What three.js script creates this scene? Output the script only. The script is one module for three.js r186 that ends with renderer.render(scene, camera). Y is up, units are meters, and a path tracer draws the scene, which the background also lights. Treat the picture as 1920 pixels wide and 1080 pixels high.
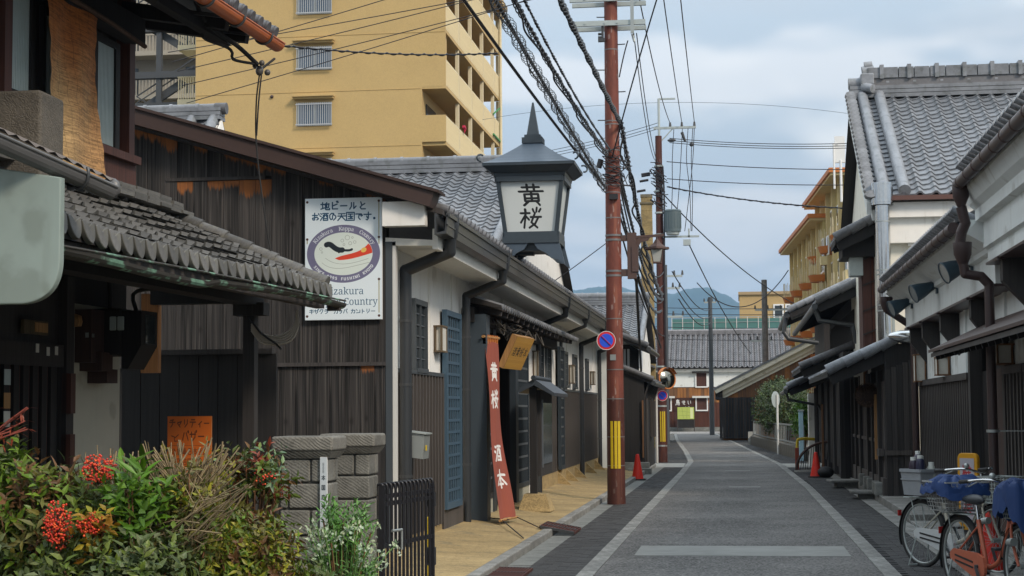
import * as THREE from 'three';
import { mergeGeometries } from 'three/addons/utils/BufferGeometryUtils.js';
import { RoundedBoxGeometry } from 'three/addons/geometries/RoundedBoxGeometry.js';

// ---------------------------------------------------------------- camera, sky, sun, exposure
const scene = new THREE.Scene();
const camera = new THREE.PerspectiveCamera(19.16, 16 / 9, 0.1, 9000);
const EYE = new THREE.Vector3(0, 1.6, 0), RAD = Math.PI / 180;
camera.position.copy(EYE);
camera.rotation.set(4.18 * RAD, 7.57 * RAD, -0.42 * RAD, 'YXZ');
camera.updateMatrixWorld(true); camera.updateProjectionMatrix();
const renderer = new THREE.WebGLRenderer({ antialias: true });
renderer.toneMapping = THREE.LinearToneMapping;
renderer.toneMappingExposure = 1.9;
renderer.shadowMap.enabled = true;
const SUN = new THREE.Vector3(0.56, 0.58, 0.52).normalize();
const sun = new THREE.DirectionalLight(0xffeedb, 1.5);
sun.name = 'sun'; sun.position.copy(SUN).multiplyScalar(80).add(new THREE.Vector3(0, 0, -30)); sun.target.position.set(0, 0, -30);
sun.castShadow = true; sun.shadow.radius = 24; sun.shadow.mapSize.set(4096, 4096);
Object.assign(sun.shadow.camera, { left: -60, right: 60, top: 60, bottom: -60, near: 1, far: 240 });
scene.add(sun, sun.target);

// ---------------------------------------------------------------- noise and helpers
let seed = 20241;
const rnd = () => { seed = (seed + 0x6d2b79f5) | 0; let t = Math.imul(seed ^ (seed >>> 15), 1 | seed); t = (t + Math.imul(t ^ (t >>> 7), 61 | t)) ^ t; return ((t ^ (t >>> 14)) >>> 0) / 4294967296; };
const rr = (a, b) => a + (b - a) * rnd();
const pick = (a) => a[Math.floor(rnd() * a.length)];
const hash = (x, y, s) => { let h = (x * 374761393 + y * 668265263 + s * 1442695041) | 0; h = Math.imul(h ^ (h >>> 13), 1274126177); return ((h ^ (h >>> 16)) >>> 0) / 4294967296; };
const wrap = (a, n) => ((a % n) + n) % n;
function vnoise(u, v, px, py, s) {           // u, v in 0..1, tiles, px by py cells
  const x = u * px, y = v * py, ix = Math.floor(x), iy = Math.floor(y), fx = x - ix, fy = y - iy, sx = fx * fx * (3 - 2 * fx), sy = fy * fy * (3 - 2 * fy);
  const h = (i, j) => hash(wrap(ix + i, px), wrap(iy + j, py), s);
  return (h(0, 0) * (1 - sx) + h(1, 0) * sx) * (1 - sy) + (h(0, 1) * (1 - sx) + h(1, 1) * sx) * sy;
}
function fbm(u, v, px, py, s, oct = 4) { let a = 0, w = 0.5, t = 0; for (let i = 0; i < oct; i++) { a += w * vnoise(u, v, px << i, py << i, s + i); t += w; w *= 0.5; } return a / t; }
const mix = (a, b, t) => a + (b - a) * t, clamp = (x, a = 0, b = 1) => Math.min(b, Math.max(a, x)), sstep = (a, b, x) => { const t = clamp((x - a) / (b - a)); return t * t * (3 - 2 * t); };
const mix3 = (a, b, t) => [mix(a[0], b[0], t), mix(a[1], b[1], t), mix(a[2], b[2], t)];
const toS = (x) => Math.round(255 * (x <= 0.0031308 ? 12.92 * clamp(x) : 1.055 * Math.pow(clamp(x), 1 / 2.4) - 0.055));
function tex(w, h, metresU, metresV, fn, srgb = true) {   // fn(u, v) gives linear rgb (or one grey value)
  const d = new Uint8Array(w * h * 4);
  for (let j = 0; j < h; j++) for (let i = 0; i < w; i++) {
    const c = fn((i + 0.5) / w, (j + 0.5) / h), o = (j * w + i) * 4;
    for (let k = 0; k < 3; k++) { const x = Array.isArray(c) ? c[k] : c; d[o + k] = srgb ? toS(x) : Math.round(255 * clamp(x)); }
    d[o + 3] = 255;
  }
  const t = new THREE.DataTexture(d, w, h);
  t.wrapS = t.wrapT = THREE.RepeatWrapping; t.magFilter = THREE.LinearFilter; t.minFilter = THREE.LinearMipmapLinearFilter; t.generateMipmaps = true;
  if (srgb) t.colorSpace = THREE.SRGBColorSpace;
  t.repeat.set(1 / metresU, 1 / metresV); t.needsUpdate = true;
  return t;
}
// the overcast sky: soft grey-blue layers with paler breaks, brighter toward the sun
{
  const W = 2048, H = 1024, d = new Float32Array(W * H * 4);
  for (let j = 0; j < H; j++) for (let i = 0; i < W; i++) {
    const up = ((j + 0.5) / H - 0.5) * Math.PI, az = ((i + 0.5) / W) * 2 * Math.PI, y = Math.sin(up), o = (j * W + i) * 4;
    const dx = Math.cos(az), dz = Math.sin(az), toSun = Math.cos(up) * (dx * SUN.x + dz * SUN.z) + y * SUN.y;
    const k = 1 / (Math.max(y, 0) + 0.16);                  // cloud layers seen on a high plane
    const cu = (dx * Math.cos(up) * k) * 0.24 + 0.5, cv = (dz * Math.cos(up) * k) * 0.24 + 0.5;
    const big = fbm(cu, cv, 7, 7, 11, 5), fine = fbm(cu, cv, 23, 19, 31, 4), bank = fbm(i / W, j / H, 44, 66, 51, 4);
    const n = 0.5 * big + 0.22 * fine + 0.28 * bank;
    let c = mix3([0.40, 0.475, 0.545], [0.67, 0.70, 0.71], sstep(0.41, 0.57, n));
    c = mix3(c, [0.41, 0.47, 0.53], 0.7 * sstep(0.5, 0.64, fbm(i / W, j / H, 28, 74, 71, 5)));
    c = mix3(c, [0.74, 0.74, 0.74], 0.5 * sstep(0.53, 0.66, fbm(i / W, j / H, 40, 80, 91, 5)));
    c = mix3(c, [0.64, 0.68, 0.71], 0.5 * sstep(0.16, 0.0, y));
    const g = (0.49 + 1.1 * Math.max(0, y)) * (1 + 0.3 * Math.pow(Math.max(0, toSun), 3));
    for (let q = 0; q < 3; q++) d[o + q] = c[q] * g * (y < 0 ? 0.55 : 1);
    d[o + 3] = 1;
  }
  const t = new THREE.DataTexture(d, W, H, THREE.RGBAFormat, THREE.FloatType);
  t.mapping = THREE.EquirectangularReflectionMapping; t.magFilter = t.minFilter = THREE.LinearFilter; t.wrapS = THREE.RepeatWrapping; t.needsUpdate = true;
  scene.background = t; scene.environment = t;
}
const SKYI = 1.0; scene.backgroundIntensity = SKYI; scene.environmentIntensity = SKYI;

const V = (x, y, z) => new THREE.Vector3(x, y, z);
const ID = new THREE.Matrix4(), HOUSE = new THREE.Matrix4().makeRotationY(-3 * RAD).setPosition(-3.78, 0, -15.5);
let FRAME = ID;
const inFrame = (m, f) => { const k = FRAME; FRAME = m; f(); FRAME = k; };
const used = {};
const numbered = (n) => { used[n] = (used[n] ?? -1) + 1; return used[n] ? n + '_' + String(used[n]).padStart(3, '0') : n; };
function tag(o, label, category, group) { o.userData.label = label; o.userData.category = category; if (group) o.userData.group = group; return o; }
function thing(name, label, category, p = [0, 0, 0], group) {
  const o = new THREE.Group(); o.name = numbered(name); o.position.set(...p).applyMatrix4(FRAME); scene.add(o); o.updateMatrixWorld(true);
  return tag(o, label, category, group);
}
function structure(o, label, category) { o.userData.kind = 'structure'; if (label) tag(o, label, category); return o; }
function cloneThing(src, label, pos, turn = 0) {
  const c = src.clone(); c.name = numbered(src.name.replace(/_\d{3}$/, '')); scene.add(c);
  c.position.set(...pos); c.rotation.y = turn; c.userData = { ...src.userData }; if (label) c.userData.label = label;
  return c;
}
const plainGeo = (g) => { const q = g.parameters, flat = (g.type === 'CylinderGeometry' && q.radialSegments <= 5) || (g.type === 'LatheGeometry' && q.segments <= 5), n = g.index ? g.toNonIndexed() : g; if (flat) n.computeVertexNormals(); for (const k of Object.keys(n.attributes)) if (!['position', 'normal', 'uv'].includes(k)) n.deleteAttribute(k); if (!n.attributes.normal) n.computeVertexNormals(); if (!n.attributes.uv) n.setAttribute('uv', new THREE.BufferAttribute(new Float32Array(n.attributes.position.count * 2), 2)); n.morphAttributes = {}; n.clearGroups(); return n; };
function boxUV(g) {
  const p = g.attributes.position, n = g.attributes.normal, uv = g.attributes.uv;
  const a = V(), b = V(), c = V();
  for (let i = 0; i < p.count; i += 3) {
    a.fromBufferAttribute(p, i); b.fromBufferAttribute(p, i + 1).sub(a); c.fromBufferAttribute(p, i + 2).sub(a); b.cross(c);
    const x = Math.abs(b.x), y = Math.abs(b.y), z = Math.abs(b.z);
    for (let k = i; k < i + 3; k++) {
      const X = p.getX(k), Y = p.getY(k), Z = p.getZ(k);
      if (y >= x && y >= z) uv.setXY(k, X, Z); else if (x >= z) uv.setXY(k, Z, Y); else uv.setXY(k, X, Y);
    }
  }
}
class MB {                                  // collects pieces, then makes ONE named mesh of them
  constructor() { this.g = []; this.own = []; }
  add(g, ownUV) { this.g.push(plainGeo(g)); this.own.push(!!ownUV); return this; }
  box(x0, y0, z0, x1, y1, z1) { return this.add(new THREE.BoxGeometry(Math.abs(x1 - x0), Math.abs(y1 - y0), Math.abs(z1 - z0)).translate((x0 + x1) / 2, (y0 + y1) / 2, (z0 + z1) / 2)); }
  rbox(x0, y0, z0, x1, y1, z1, r = 0.01) { return this.add(new RoundedBoxGeometry(Math.abs(x1 - x0), Math.abs(y1 - y0), Math.abs(z1 - z0), 1, r).translate((x0 + x1) / 2, (y0 + y1) / 2, (z0 + z1) / 2)); }
  bar(p, q, w, h = w, roll = 0) {           // a square bar from p to q
    const a = V(...p), b = V(...q), d = b.clone().sub(a), L = d.length(), z = d.normalize(), up = Math.abs(z.y) > 0.98 ? V(1, 0, 0) : V(0, 1, 0), x = up.clone().cross(z).normalize(), y = z.clone().cross(x);
    const m = new THREE.Matrix4().makeBasis(x, y, z).setPosition(a.add(b).multiplyScalar(0.5)), g = new THREE.BoxGeometry(w, h, L);
    if (roll) g.rotateZ(roll);
    return this.add(g.applyMatrix4(m));
  }
  cyl(p, q, r0, r1 = r0, seg = 10, open = false) {
    const a = V(...p), b = V(...q), d = b.clone().sub(a), g = new THREE.CylinderGeometry(r1, r0, d.length(), seg, 1, open);
    g.applyQuaternion(new THREE.Quaternion().setFromUnitVectors(V(0, 1, 0), d.clone().normalize())).translate((a.x + b.x) / 2, (a.y + b.y) / 2, (a.z + b.z) / 2);
    return this.add(g);
  }
  tube(pts, r, seg = 6, n = pts.length * 4, closed = false) { return this.add(new THREE.TubeGeometry(new THREE.CatmullRomCurve3(pts.map((p) => V(...p)), closed, 'catmullrom', 0.5), n, r, seg, closed)); }
  pipe(pts, r, seg = 8) { for (let i = 0; i < pts.length - 1; i++) { this.cyl(pts[i], pts[i + 1], r, r, seg); if (i) this.sph(pts[i], r * 1.03, seg, 6); } return this; }
  sph(c, r, ws = 10, hs = 8, s = [1, 1, 1]) { return this.add(new THREE.SphereGeometry(r, ws, hs).scale(...s).translate(...c)); }
  prism(poly, axis, a, b) {                 // polygon extruded along an axis: 'z' takes (x, y), 'x' takes (z, y), 'y' takes (x, z)
    const g = new THREE.ExtrudeGeometry(new THREE.Shape(poly.map(([x, y]) => new THREE.Vector2(x, y))), { depth: b - a, bevelEnabled: false });
    g.translate(0, 0, a);
    if (axis === 'x') { g.applyMatrix4(new THREE.Matrix4().set(0, 0, 1, 0, 0, 1, 0, 0, 1, 0, 0, 0, 0, 0, 0, 1)); flip(g); }
    if (axis === 'y') { g.applyMatrix4(new THREE.Matrix4().set(1, 0, 0, 0, 0, 0, 1, 0, 0, 1, 0, 0, 0, 0, 0, 1)); flip(g); }
    return this.add(g);
  }
  lathe(c, pts, seg = 16) { return this.add(new THREE.LatheGeometry(pts.map(([r, y]) => new THREE.Vector2(r, y)), seg).translate(...c)); }
  quad(a, b, c, d, ownUV) {
    const g = new THREE.BufferGeometry(); g.setAttribute('position', new THREE.Float32BufferAttribute([...a, ...b, ...c, ...a, ...c, ...d], 3));
    g.setAttribute('uv', new THREE.Float32BufferAttribute([0, 0, 1, 0, 1, 1, 0, 0, 1, 1, 0, 1], 2)); g.computeVertexNormals();
    return this.add(g, ownUV);
  }
  each(name, mat, parent) { this.g.forEach((g, i) => { const b = new MB(); b.add(g, this.own[i]); b.build(name, mat, parent); }); }
  build(name, mat, parent) {
    this.g.forEach((g, i) => { if (!this.own[i]) boxUV(g); });
    const g = this.g.length > 1 ? mergeGeometries(this.g) : this.g[0];
    g.applyMatrix4(FRAME);
    return put(name, g, mat, parent);
  }
}
function flip(g) { const n = g.toNonIndexed ? g : g; if (n.index) { const i = n.index; for (let k = 0; k < i.count; k += 3) { const t = i.getX(k); i.setX(k, i.getX(k + 1)); i.setX(k + 1, t); } } else for (const at of Object.values(n.attributes)) for (let k = 0; k < at.count; k += 3) for (let c = 0; c < at.itemSize; c++) { const a = at.array, i = k * at.itemSize + c, j = i + at.itemSize, t = a[i]; a[i] = a[j]; a[j] = t; } g.computeVertexNormals(); }
function put(name, g, mat, parent) {        // g in world coordinates; the mesh hangs under parent
  const m = new THREE.Mesh(g, mat); m.name = parent ? name : numbered(name); m.castShadow = m.receiveShadow = true;
  if (parent) { parent.updateWorldMatrix(true, false); g.applyMatrix4(parent.matrixWorld.clone().invert()); parent.add(m); } else scene.add(m);
  return m;
}
const frustum = new THREE.Frustum().setFromProjectionMatrix(new THREE.Matrix4().multiplyMatrices(camera.projectionMatrix, camera.matrixWorldInverse));
// many alike pieces: list of { m: world matrix, g: geometry number, c: material number }; up to `most` that show largest become meshes of their own, the rest one part
function pieces(parent, name, geos, mats, list, most = 300, stuffName = name + '_field') {
  parent.updateWorldMatrix(true, false);
  const inv = parent.matrixWorld.clone().invert(), p = V();
  for (const t of list) { t.m.premultiply(FRAME); p.setFromMatrixPosition(t.m); t.d = p.distanceTo(EYE) + (frustum.containsPoint(p) ? 0 : 1e4); t.m.premultiply(inv); }
  list.sort((a, b) => a.d - b.d);
  for (const t of list.slice(0, most)) {
    const o = new THREE.Mesh(geos[t.g ?? 0], mats[t.c ?? 0]); o.name = name; o.castShadow = o.receiveShadow = true;
    t.m.decompose(o.position, o.quaternion, o.scale); parent.add(o);
  }
  const rest = list.slice(most);
  if (rest.length) {
    const o = new THREE.InstancedMesh(geos[0], mats[0], rest.length); o.name = stuffName; o.userData.kind = 'stuff'; o.castShadow = o.receiveShadow = true;
    const c = new THREE.Color();
    rest.forEach((t, i) => { o.setMatrixAt(i, t.m); const k = 0.85 + 0.3 * hash(i, 3, 9); o.setColorAt(i, c.setRGB(k, k, k)); });
    parent.add(o);
  }
}
const basis = (x, y, z, p) => new THREE.Matrix4().makeBasis(x, y, z).setPosition(p);
function tileGeo(w, e, A, th = 0.028) {     // one S-curved clay tile: u across, v up the slope, n out; front edge stands proud of the row below
  const N = 8, top = [], L = e * 1.12, pos = [], idx = [];
  const h = (s) => A * (0.75 * Math.cos(2 * Math.PI * (s - 0.04)) + 0.3 * Math.cos(4 * Math.PI * (s - 0.08)));
  for (let i = 0; i <= N; i++) { const s = i / N; pos.push(s * w, 0, h(s) + th + 0.006, s * w, L, h(s) + 0.004, s * w, 0, h(s) + th + 0.006, s * w, 0.002, h(s) - 0.01); }
  for (let i = 0; i < N; i++) { const a = i * 4, b = a + 4; idx.push(a, b, a + 1, b, b + 1, a + 1, a + 3, b + 3, a + 2, b + 3, b + 2, a + 2); }
  const g = new THREE.BufferGeometry(); g.setAttribute('position', new THREE.Float32BufferAttribute(pos, 3)); g.setIndex(idx);
  const uv = []; for (let i = 0; i < pos.length; i += 3) uv.push(pos[i], pos[i + 1]); g.setAttribute('uv', new THREE.Float32BufferAttribute(uv, 2));
  g.computeVertexNormals();
  return g;
}
// tiles over a slope: corner O, along the eave U, up the slope S (unit vectors)
function tileSlope(parent, O, U, S, nu, nv, w, e, mats, { A = 0.035, most = 300, name = 'roof_tile', skip, th } = {}) {
  const N = U.clone().cross(S).normalize(); if (N.y < 0) N.negate();
  const g = tileGeo(w, e, A, th), list = [];
  for (let j = 0; j < nv; j++) for (let i = 0; i < nu; i++) {
    if (skip && skip(i, j)) continue;
    const p = O.clone().addScaledVector(U, i * w).addScaledVector(S, j * e).addScaledVector(N, rr(-0.002, 0.004));
    list.push({ m: basis(U, S, N, p).multiply(new THREE.Matrix4().makeRotationZ(rr(-0.012, 0.012))), c: Math.floor(rnd() * mats.length) });
  }
  pieces(parent, name, [g], mats, list, most);
}
const M = (o) => new THREE.MeshStandardMaterial({ roughness: 0.8, ...o });
const lin = (r, g, b) => new THREE.Color().setRGB(r, g, b);
// ---------------------------------------------------------------- materials
const T = {
  speck: tex(1024, 1024, 5, 5, (u, v) => { const a = fbm(u, v, 5, 3, 1, 5), b = hash(Math.floor(u * 1024), Math.floor(v * 1024), 4), c = vnoise(u, v, 340, 340, 5), d = vnoise(u, v, 150, 150, 7), e = sstep(0.62, 0.66, fbm(u, v, 9, 5, 3, 5)) - 0.8 * sstep(0.66, 0.70, fbm(u, v, 7, 7, 13, 5)); const s = 0.118 + 0.085 * (a - 0.5) + 0.19 * (c - 0.5) + 0.06 * (d - 0.5) + 0.06 * (b - 0.5) + 0.018 * e; return [s * 1.03, s, s * 0.95]; }),
  speckB: tex(512, 512, 2.5, 2.5, (u, v) => 0.5 + 0.7 * (vnoise(u, v, 100, 100, 5) - 0.5) + 0.4 * (hash(Math.floor(u * 512), Math.floor(v * 512), 4) - 0.5), false),
  worn: tex(512, 512, 7, 7, (u, v) => { const a = fbm(u, v, 3, 3, 8, 5), b = fbm(u, v, 40, 40, 9, 3); const s = 1 * (0.78 + 0.5 * (a - 0.5) + 0.25 * (b - 0.5)); return [s * 0.98, s, s * 0.98]; }),
  stone: tex(512, 512, 1, 1, (u, v) => { const a = fbm(u, v, 4, 4, 21, 5), b = vnoise(u, v, 120, 120, 22), c = fbm(u, v, 14, 14, 23, 3); const s = 0.72 + 0.55 * (a - 0.5) + 0.3 * (b - 0.5) + 0.3 * (c - 0.5); return [s, s, s * 0.97]; }),
  stoneB: tex(512, 512, 1, 1, (u, v) => 0.5 + 0.6 * (vnoise(u, v, 120, 120, 22) - 0.5) + 0.5 * (fbm(u, v, 14, 14, 23, 3) - 0.5), false),
  sand: tex(512, 512, 1.6, 1.6, (u, v) => { const a = fbm(u, v, 3, 3, 31, 5), b = vnoise(u, v, 150, 150, 32), f = fbm(u + 0.02 * a, v, 10, 34, 33, 3), d = sstep(0.62, 0.72, fbm(u, v, 7, 7, 34, 4)); const s = 0.8 + 0.5 * (a - 0.5) + 0.5 * (b - 0.5) + 0.35 * (f - 0.5); return mix3([0.42 * s, 0.31 * s, 0.145 * s], [0.26 * s, 0.21 * s, 0.12 * s], 0.7 * d); }),
  plaster: tex(512, 512, 3, 3, (u, v) => { const a = fbm(u, v, 3, 3, 41, 5), b = fbm(u, v, 30, 30, 42, 3), st = sstep(0.6, 0.85, fbm(u, v, 26, 3, 43, 4)), m = sstep(0.66, 0.8, fbm(u, v, 9, 9, 44, 5)); const s = 0.80 + 0.10 * (a - 0.5) + 0.06 * (b - 0.5); let c = [s, s * 0.985, s * 0.93]; c = mix3(c, [0.44, 0.40, 0.32], 0.35 * st); return mix3(c, [0.36, 0.33, 0.27], 0.4 * m); }),
  tile: tex(256, 256, 1.1, 1.1, (u, v) => { const a = fbm(u, v, 4, 4, 51, 5), b = fbm(u, v, 24, 24, 52, 3), m = sstep(0.6, 0.75, fbm(u, v, 8, 8, 53, 4)); const s = 1 * (0.82 + 0.5 * (a - 0.5) + 0.3 * (b - 0.5)); return mix3([s, s * 1.0, s], [s * 0.62, s * 0.64, s * 0.58], 0.6 * m); }),
  oldtile: tex(256, 256, 0.9, 0.9, (u, v) => { const a = fbm(u, v, 5, 5, 55, 5), b = fbm(u, v, 28, 28, 56, 3), m = sstep(0.52, 0.7, fbm(u, v, 10, 10, 57, 4)); const s = 0.8 + 0.6 * (a - 0.5) + 0.4 * (b - 0.5); return mix3([s, s, s], [s * 1.25, s * 1.2, s * 0.98], 0.75 * m); }),
  // six charred boards side by side (one board per sixth of the width); the wood shows orange where the char has come off near the top
  char: tex(1024, 1024, 1, 1, (u, v) => {
    const k = Math.floor(u * 6), f = u * 6 - k, knot = Math.exp(-((f - 0.35 - 0.3 * hash(k, 2, 7)) ** 2) * 60 - ((v - hash(k, 5, 7)) ** 2) * 5000) + Math.exp(-((f - 0.6) ** 2) * 80 - ((v - hash(k, 9, 7)) ** 2) * 6000);
    const g = fbm(u + 0.004 * Math.sin(v * 19 + k * 3) + 0.004 * knot, v, 90, 3, 61, 4), l = fbm(u, v, 26, 2, 62, 4), w = fbm(u, v, 200, 9, 66, 2), pale = sstep(0.54, 0.72, fbm(u, v, 70, 3, 63, 4));
    const s = 0.022 + 0.085 * (g - 0.45) + 0.03 * (l - 0.5) + 0.018 * (w - 0.5) + 0.012 * hash(k, 1, 64);
    let c = [s * 1.03, s, s * 0.985];
    c = mix3(c, [0.112, 0.106, 0.102], 0.55 * pale);
    const dpt = [0.05, 0.02, 0.034, 0.0, 0.024, 0.0][k] * (0.5 + 1.3 * fbm(u, v, 60, 3, 65, 3)), top = 1 - v;     // v = 1 is the top of the board
    c = mix3(c, mix3([0.42, 0.155, 0.035], [0.22, 0.085, 0.03], g), sstep(dpt + 0.008, dpt - 0.012, top) * (dpt > 0.012 ? 1 : 0));
    return mix3(c, [0.012, 0.01, 0.009], clamp(knot));
  }),
  charB: tex(512, 512, 1, 1, (u, v) => fbm(u, v, 90, 3, 61, 4) * 0.6 + fbm(u, v, 200, 9, 66, 2) * 0.4, false),
  wood: tex(512, 512, 0.8, 2.4, (u, v) => { const g = fbm(u + 0.01 * Math.sin(v * 12.6), v, 60, 2, 71, 4), l = fbm(u, v, 12, 2, 72, 4), w = fbm(u, v, 200, 12, 73, 2); const s = 0.72 + 0.7 * (g - 0.5) + 0.5 * (l - 0.5) + 0.25 * (w - 0.5); return [s, s * 0.98, s * 0.96]; }),
  rust: tex(512, 512, 1, 1.6, (u, v) => { const a = fbm(u, v, 5, 3, 81, 5), b = fbm(u, v, 30, 18, 82, 3), st = sstep(0.55, 0.72, fbm(u, v, 16, 3, 83, 4)), wht = sstep(0.74, 0.80, fbm(u, v, 20, 7, 84, 5)); const s = 0.85 + 0.6 * (a - 0.5) + 0.3 * (b - 0.5); let c = [0.165 * s, 0.042 * s, 0.026 * s]; c = mix3(c, [0.26, 0.085, 0.045], 0.55 * st); return mix3(c, [0.33, 0.27, 0.24], 0.5 * wht); }),
  reed: tex(512, 1024, 0.9, 1.5, (u, v) => {
    const row = Math.floor(v * 170 + 0.5 * Math.sin(u * 9)), r = hash(row, Math.floor(u * 5 + hash(row, 1, 3) * 5), 91), n = fbm(u, v, 40, 130, 92, 3), thr = Math.abs(((u * 7 + 0.08 * Math.sin(v * 30)) % 1) - 0.5) < 0.02 ? 0.5 : 1;
    const fade = clamp(0.95 * sstep(0.95, 0.25, v + 0.35 * (fbm(u, v, 4, 4, 93, 4) - 0.5)) * (1.15 - 0.5 * u));
    const c = mix3([0.40, 0.125, 0.022], [0.50, 0.33, 0.15], fade), s = (0.55 + 0.5 * r + 0.5 * (n - 0.5)) * thr * (Math.abs(v * 170 % 1 - 0.5) > 0.42 ? 0.6 : 1);
    return [c[0] * s, c[1] * s, c[2] * s];
  }),
  stucco: tex(256, 256, 4, 4, (u, v) => { const a = fbm(u, v, 4, 4, 101, 4), b = vnoise(u, v, 100, 100, 102); const s = 0.95 + 0.1 * (a - 0.5) + 0.10 * (b - 0.5); return [s, s, s]; }),
  comb: tex(512, 512, 0.5, 0.5, (u, v) => { const w = fbm(u, v, 6, 6, 121, 3), s = Math.sin(2 * Math.PI * ((u * 14 + v * 22) + 1.2 * w)), r = fbm(u, v, 60, 60, 122, 3); return 0.5 + 0.22 * s * (0.4 + w) + 0.35 * (r - 0.5); }, false),
  copper: tex(256, 256, 1.4, 0.5, (u, v) => { const a = sstep(0.46, 0.62, fbm(u, v, 8, 6, 111, 5)), n = fbm(u, v, 40, 20, 112, 3); return mix3([0.035, 0.032, 0.026], [0.14 * (0.6 + n), 0.27 * (0.6 + n), 0.19 * (0.6 + n)], a); }),
};
const tone = (map, r, g, b, more = {}) => M({ map, color: lin(r, g, b), ...more });
const MAT = {
  asphalt: M({ map: T.speck, bumpMap: T.speckB, bumpScale: 0.006, roughness: 0.92 }),
  ground: tone(T.stone, 0.13, 0.12, 0.1),
  paver: [0.056, 0.065, 0.075].map((k) => tone(T.stone, k, k, k * 1.04, { bumpMap: T.stoneB, bumpScale: 0.002, roughness: 0.85 })),
  kerb: [0.26, 0.30, 0.34].map((k) => tone(T.stone, k, k, k * 0.96, { bumpMap: T.stoneB, bumpScale: 0.002 })),
  concrete: tone(T.stone, 0.25, 0.26, 0.25, { bumpMap: T.stoneB, bumpScale: 0.002 }),
  paleconc: tone(T.stone, 0.38, 0.38, 0.36),
  sand: M({ map: T.sand, bumpMap: T.stoneB, bumpScale: 0.003, roughness: 0.95 }),
  plaster: tone(T.plaster, 1, 1, 1, { roughness: 0.9 }),
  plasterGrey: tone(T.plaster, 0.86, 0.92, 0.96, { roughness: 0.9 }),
  soffit: tone(T.stucco, 0.80, 0.78, 0.71, { roughness: 0.85 }),
  mud: tone(T.plaster, 0.42, 0.42, 0.36, { roughness: 0.95 }),
  tile: [0.19, 0.225, 0.26, 0.208, 0.24].map((k) => tone(T.tile, k * 1.08, k * 1.15, k * 1.25, { roughness: 0.45 })),
  tileDark: [0.11, 0.135, 0.155].map((k) => tone(T.tile, k, k, k * 1.05, { roughness: 0.5 })),
  tileOld: [0.095, 0.125, 0.15].map((k) => tone(T.oldtile, k, k * 0.99, k * 0.94, { roughness: 0.65 })),
  char: M({ map: T.char, color: lin(0.80, 0.74, 0.70), bumpMap: T.charB, bumpScale: 0.004, roughness: 0.85 }),
  dark: tone(T.wood, 0.034, 0.031, 0.030, { roughness: 0.75 }),
  dark2: tone(T.wood, 0.058, 0.052, 0.050, { roughness: 0.75 }),
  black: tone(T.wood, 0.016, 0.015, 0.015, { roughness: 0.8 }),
  batten: tone(T.wood, 0.095, 0.085, 0.079, { roughness: 0.75 }),
  navy: M({ color: lin(0.022, 0.032, 0.042), roughness: 0.5 }),
  blueFrame: M({ color: lin(0.05, 0.095, 0.14), roughness: 0.5 }),
  greyFrame: M({ color: lin(0.055, 0.066, 0.075), roughness: 0.45 }),
  slat: M({ color: lin(0.12, 0.135, 0.15), roughness: 0.45, metalness: 0.3 }),
  brown: M({ map: T.stucco, color: lin(0.048, 0.026, 0.020), roughness: 0.55 }),
  redwood: tone(T.wood, 0.085, 0.03, 0.020, { roughness: 0.7 }),
  rust: M({ map: T.rust, bumpMap: T.stoneB, bumpScale: 0.001, roughness: 0.72 }),
  rustDark: M({ map: T.rust, color: lin(0.45, 0.42, 0.42), roughness: 0.7 }),
  rustBrown: M({ color: lin(0.075, 0.042, 0.034), roughness: 0.6 }),
  orangeWood: tone(T.wood, 0.36, 0.155, 0.045, { roughness: 0.8 }),
  midWood: tone(T.wood, 0.20, 0.10, 0.045, { roughness: 0.8 }),
  redBoard: tone(T.wood, 0.105, 0.034, 0.018, { roughness: 0.8 }),
  lightWood: tone(T.wood, 0.46, 0.25, 0.09, { roughness: 0.7 }),
  steel: M({ color: lin(0.36, 0.39, 0.38), roughness: 0.45, metalness: 0.6 }),
  galv: M({ map: T.stucco, color: lin(0.42, 0.47, 0.46), roughness: 0.5, metalness: 0.35 }),
  chrome: M({ map: T.stucco, color: lin(0.62, 0.63, 0.63), roughness: 0.16, metalness: 1 }),
  gutter: M({ color: lin(0.045, 0.048, 0.05), roughness: 0.35 }),
  pipeDark: M({ color: lin(0.028, 0.032, 0.036), roughness: 0.4 }),
  pipeBrown: M({ color: lin(0.045, 0.027, 0.026), roughness: 0.42 }),
  pipeWhite: M({ color: lin(0.6, 0.6, 0.57), roughness: 0.5 }),
  glass: M({ color: lin(0.03, 0.04, 0.045), roughness: 0.08 }),
  frost: M({ map: T.stucco, color: lin(0.40, 0.47, 0.46), roughness: 0.4 }),
  shoji: M({ map: T.stucco, color: lin(0.60, 0.59, 0.53), roughness: 0.6 }),
  apt: tone(T.stucco, 0.50, 0.355, 0.15, { roughness: 0.85 }),
  aptShade: tone(T.stucco, 0.5, 0.36, 0.15, { roughness: 0.85 }),
  cream: tone(T.stucco, 0.68, 0.60, 0.40, { roughness: 0.8 }),
  creamLight: tone(T.stucco, 0.64, 0.53, 0.28, { roughness: 0.8 }),
  white: M({ color: lin(0.72, 0.73, 0.72), roughness: 0.6 }),
  orange: M({ map: T.stucco, color: lin(0.50, 0.16, 0.03), roughness: 0.6 }),
  wire: M({ color: lin(0.016, 0.016, 0.020), roughness: 0.6 }),
  wireGrey: M({ color: lin(0.06, 0.07, 0.08), roughness: 0.6 }),
  rubber: M({ color: lin(0.018, 0.018, 0.018), roughness: 0.75 }),
  yellow: M({ map: T.stucco, color: lin(0.62, 0.44, 0.012), roughness: 0.5 }),
  coneRed: M({ map: T.stucco, color: lin(0.72, 0.028, 0.012), roughness: 0.5 }),
  copper: M({ map: T.copper, roughness: 0.7 }),
};
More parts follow.
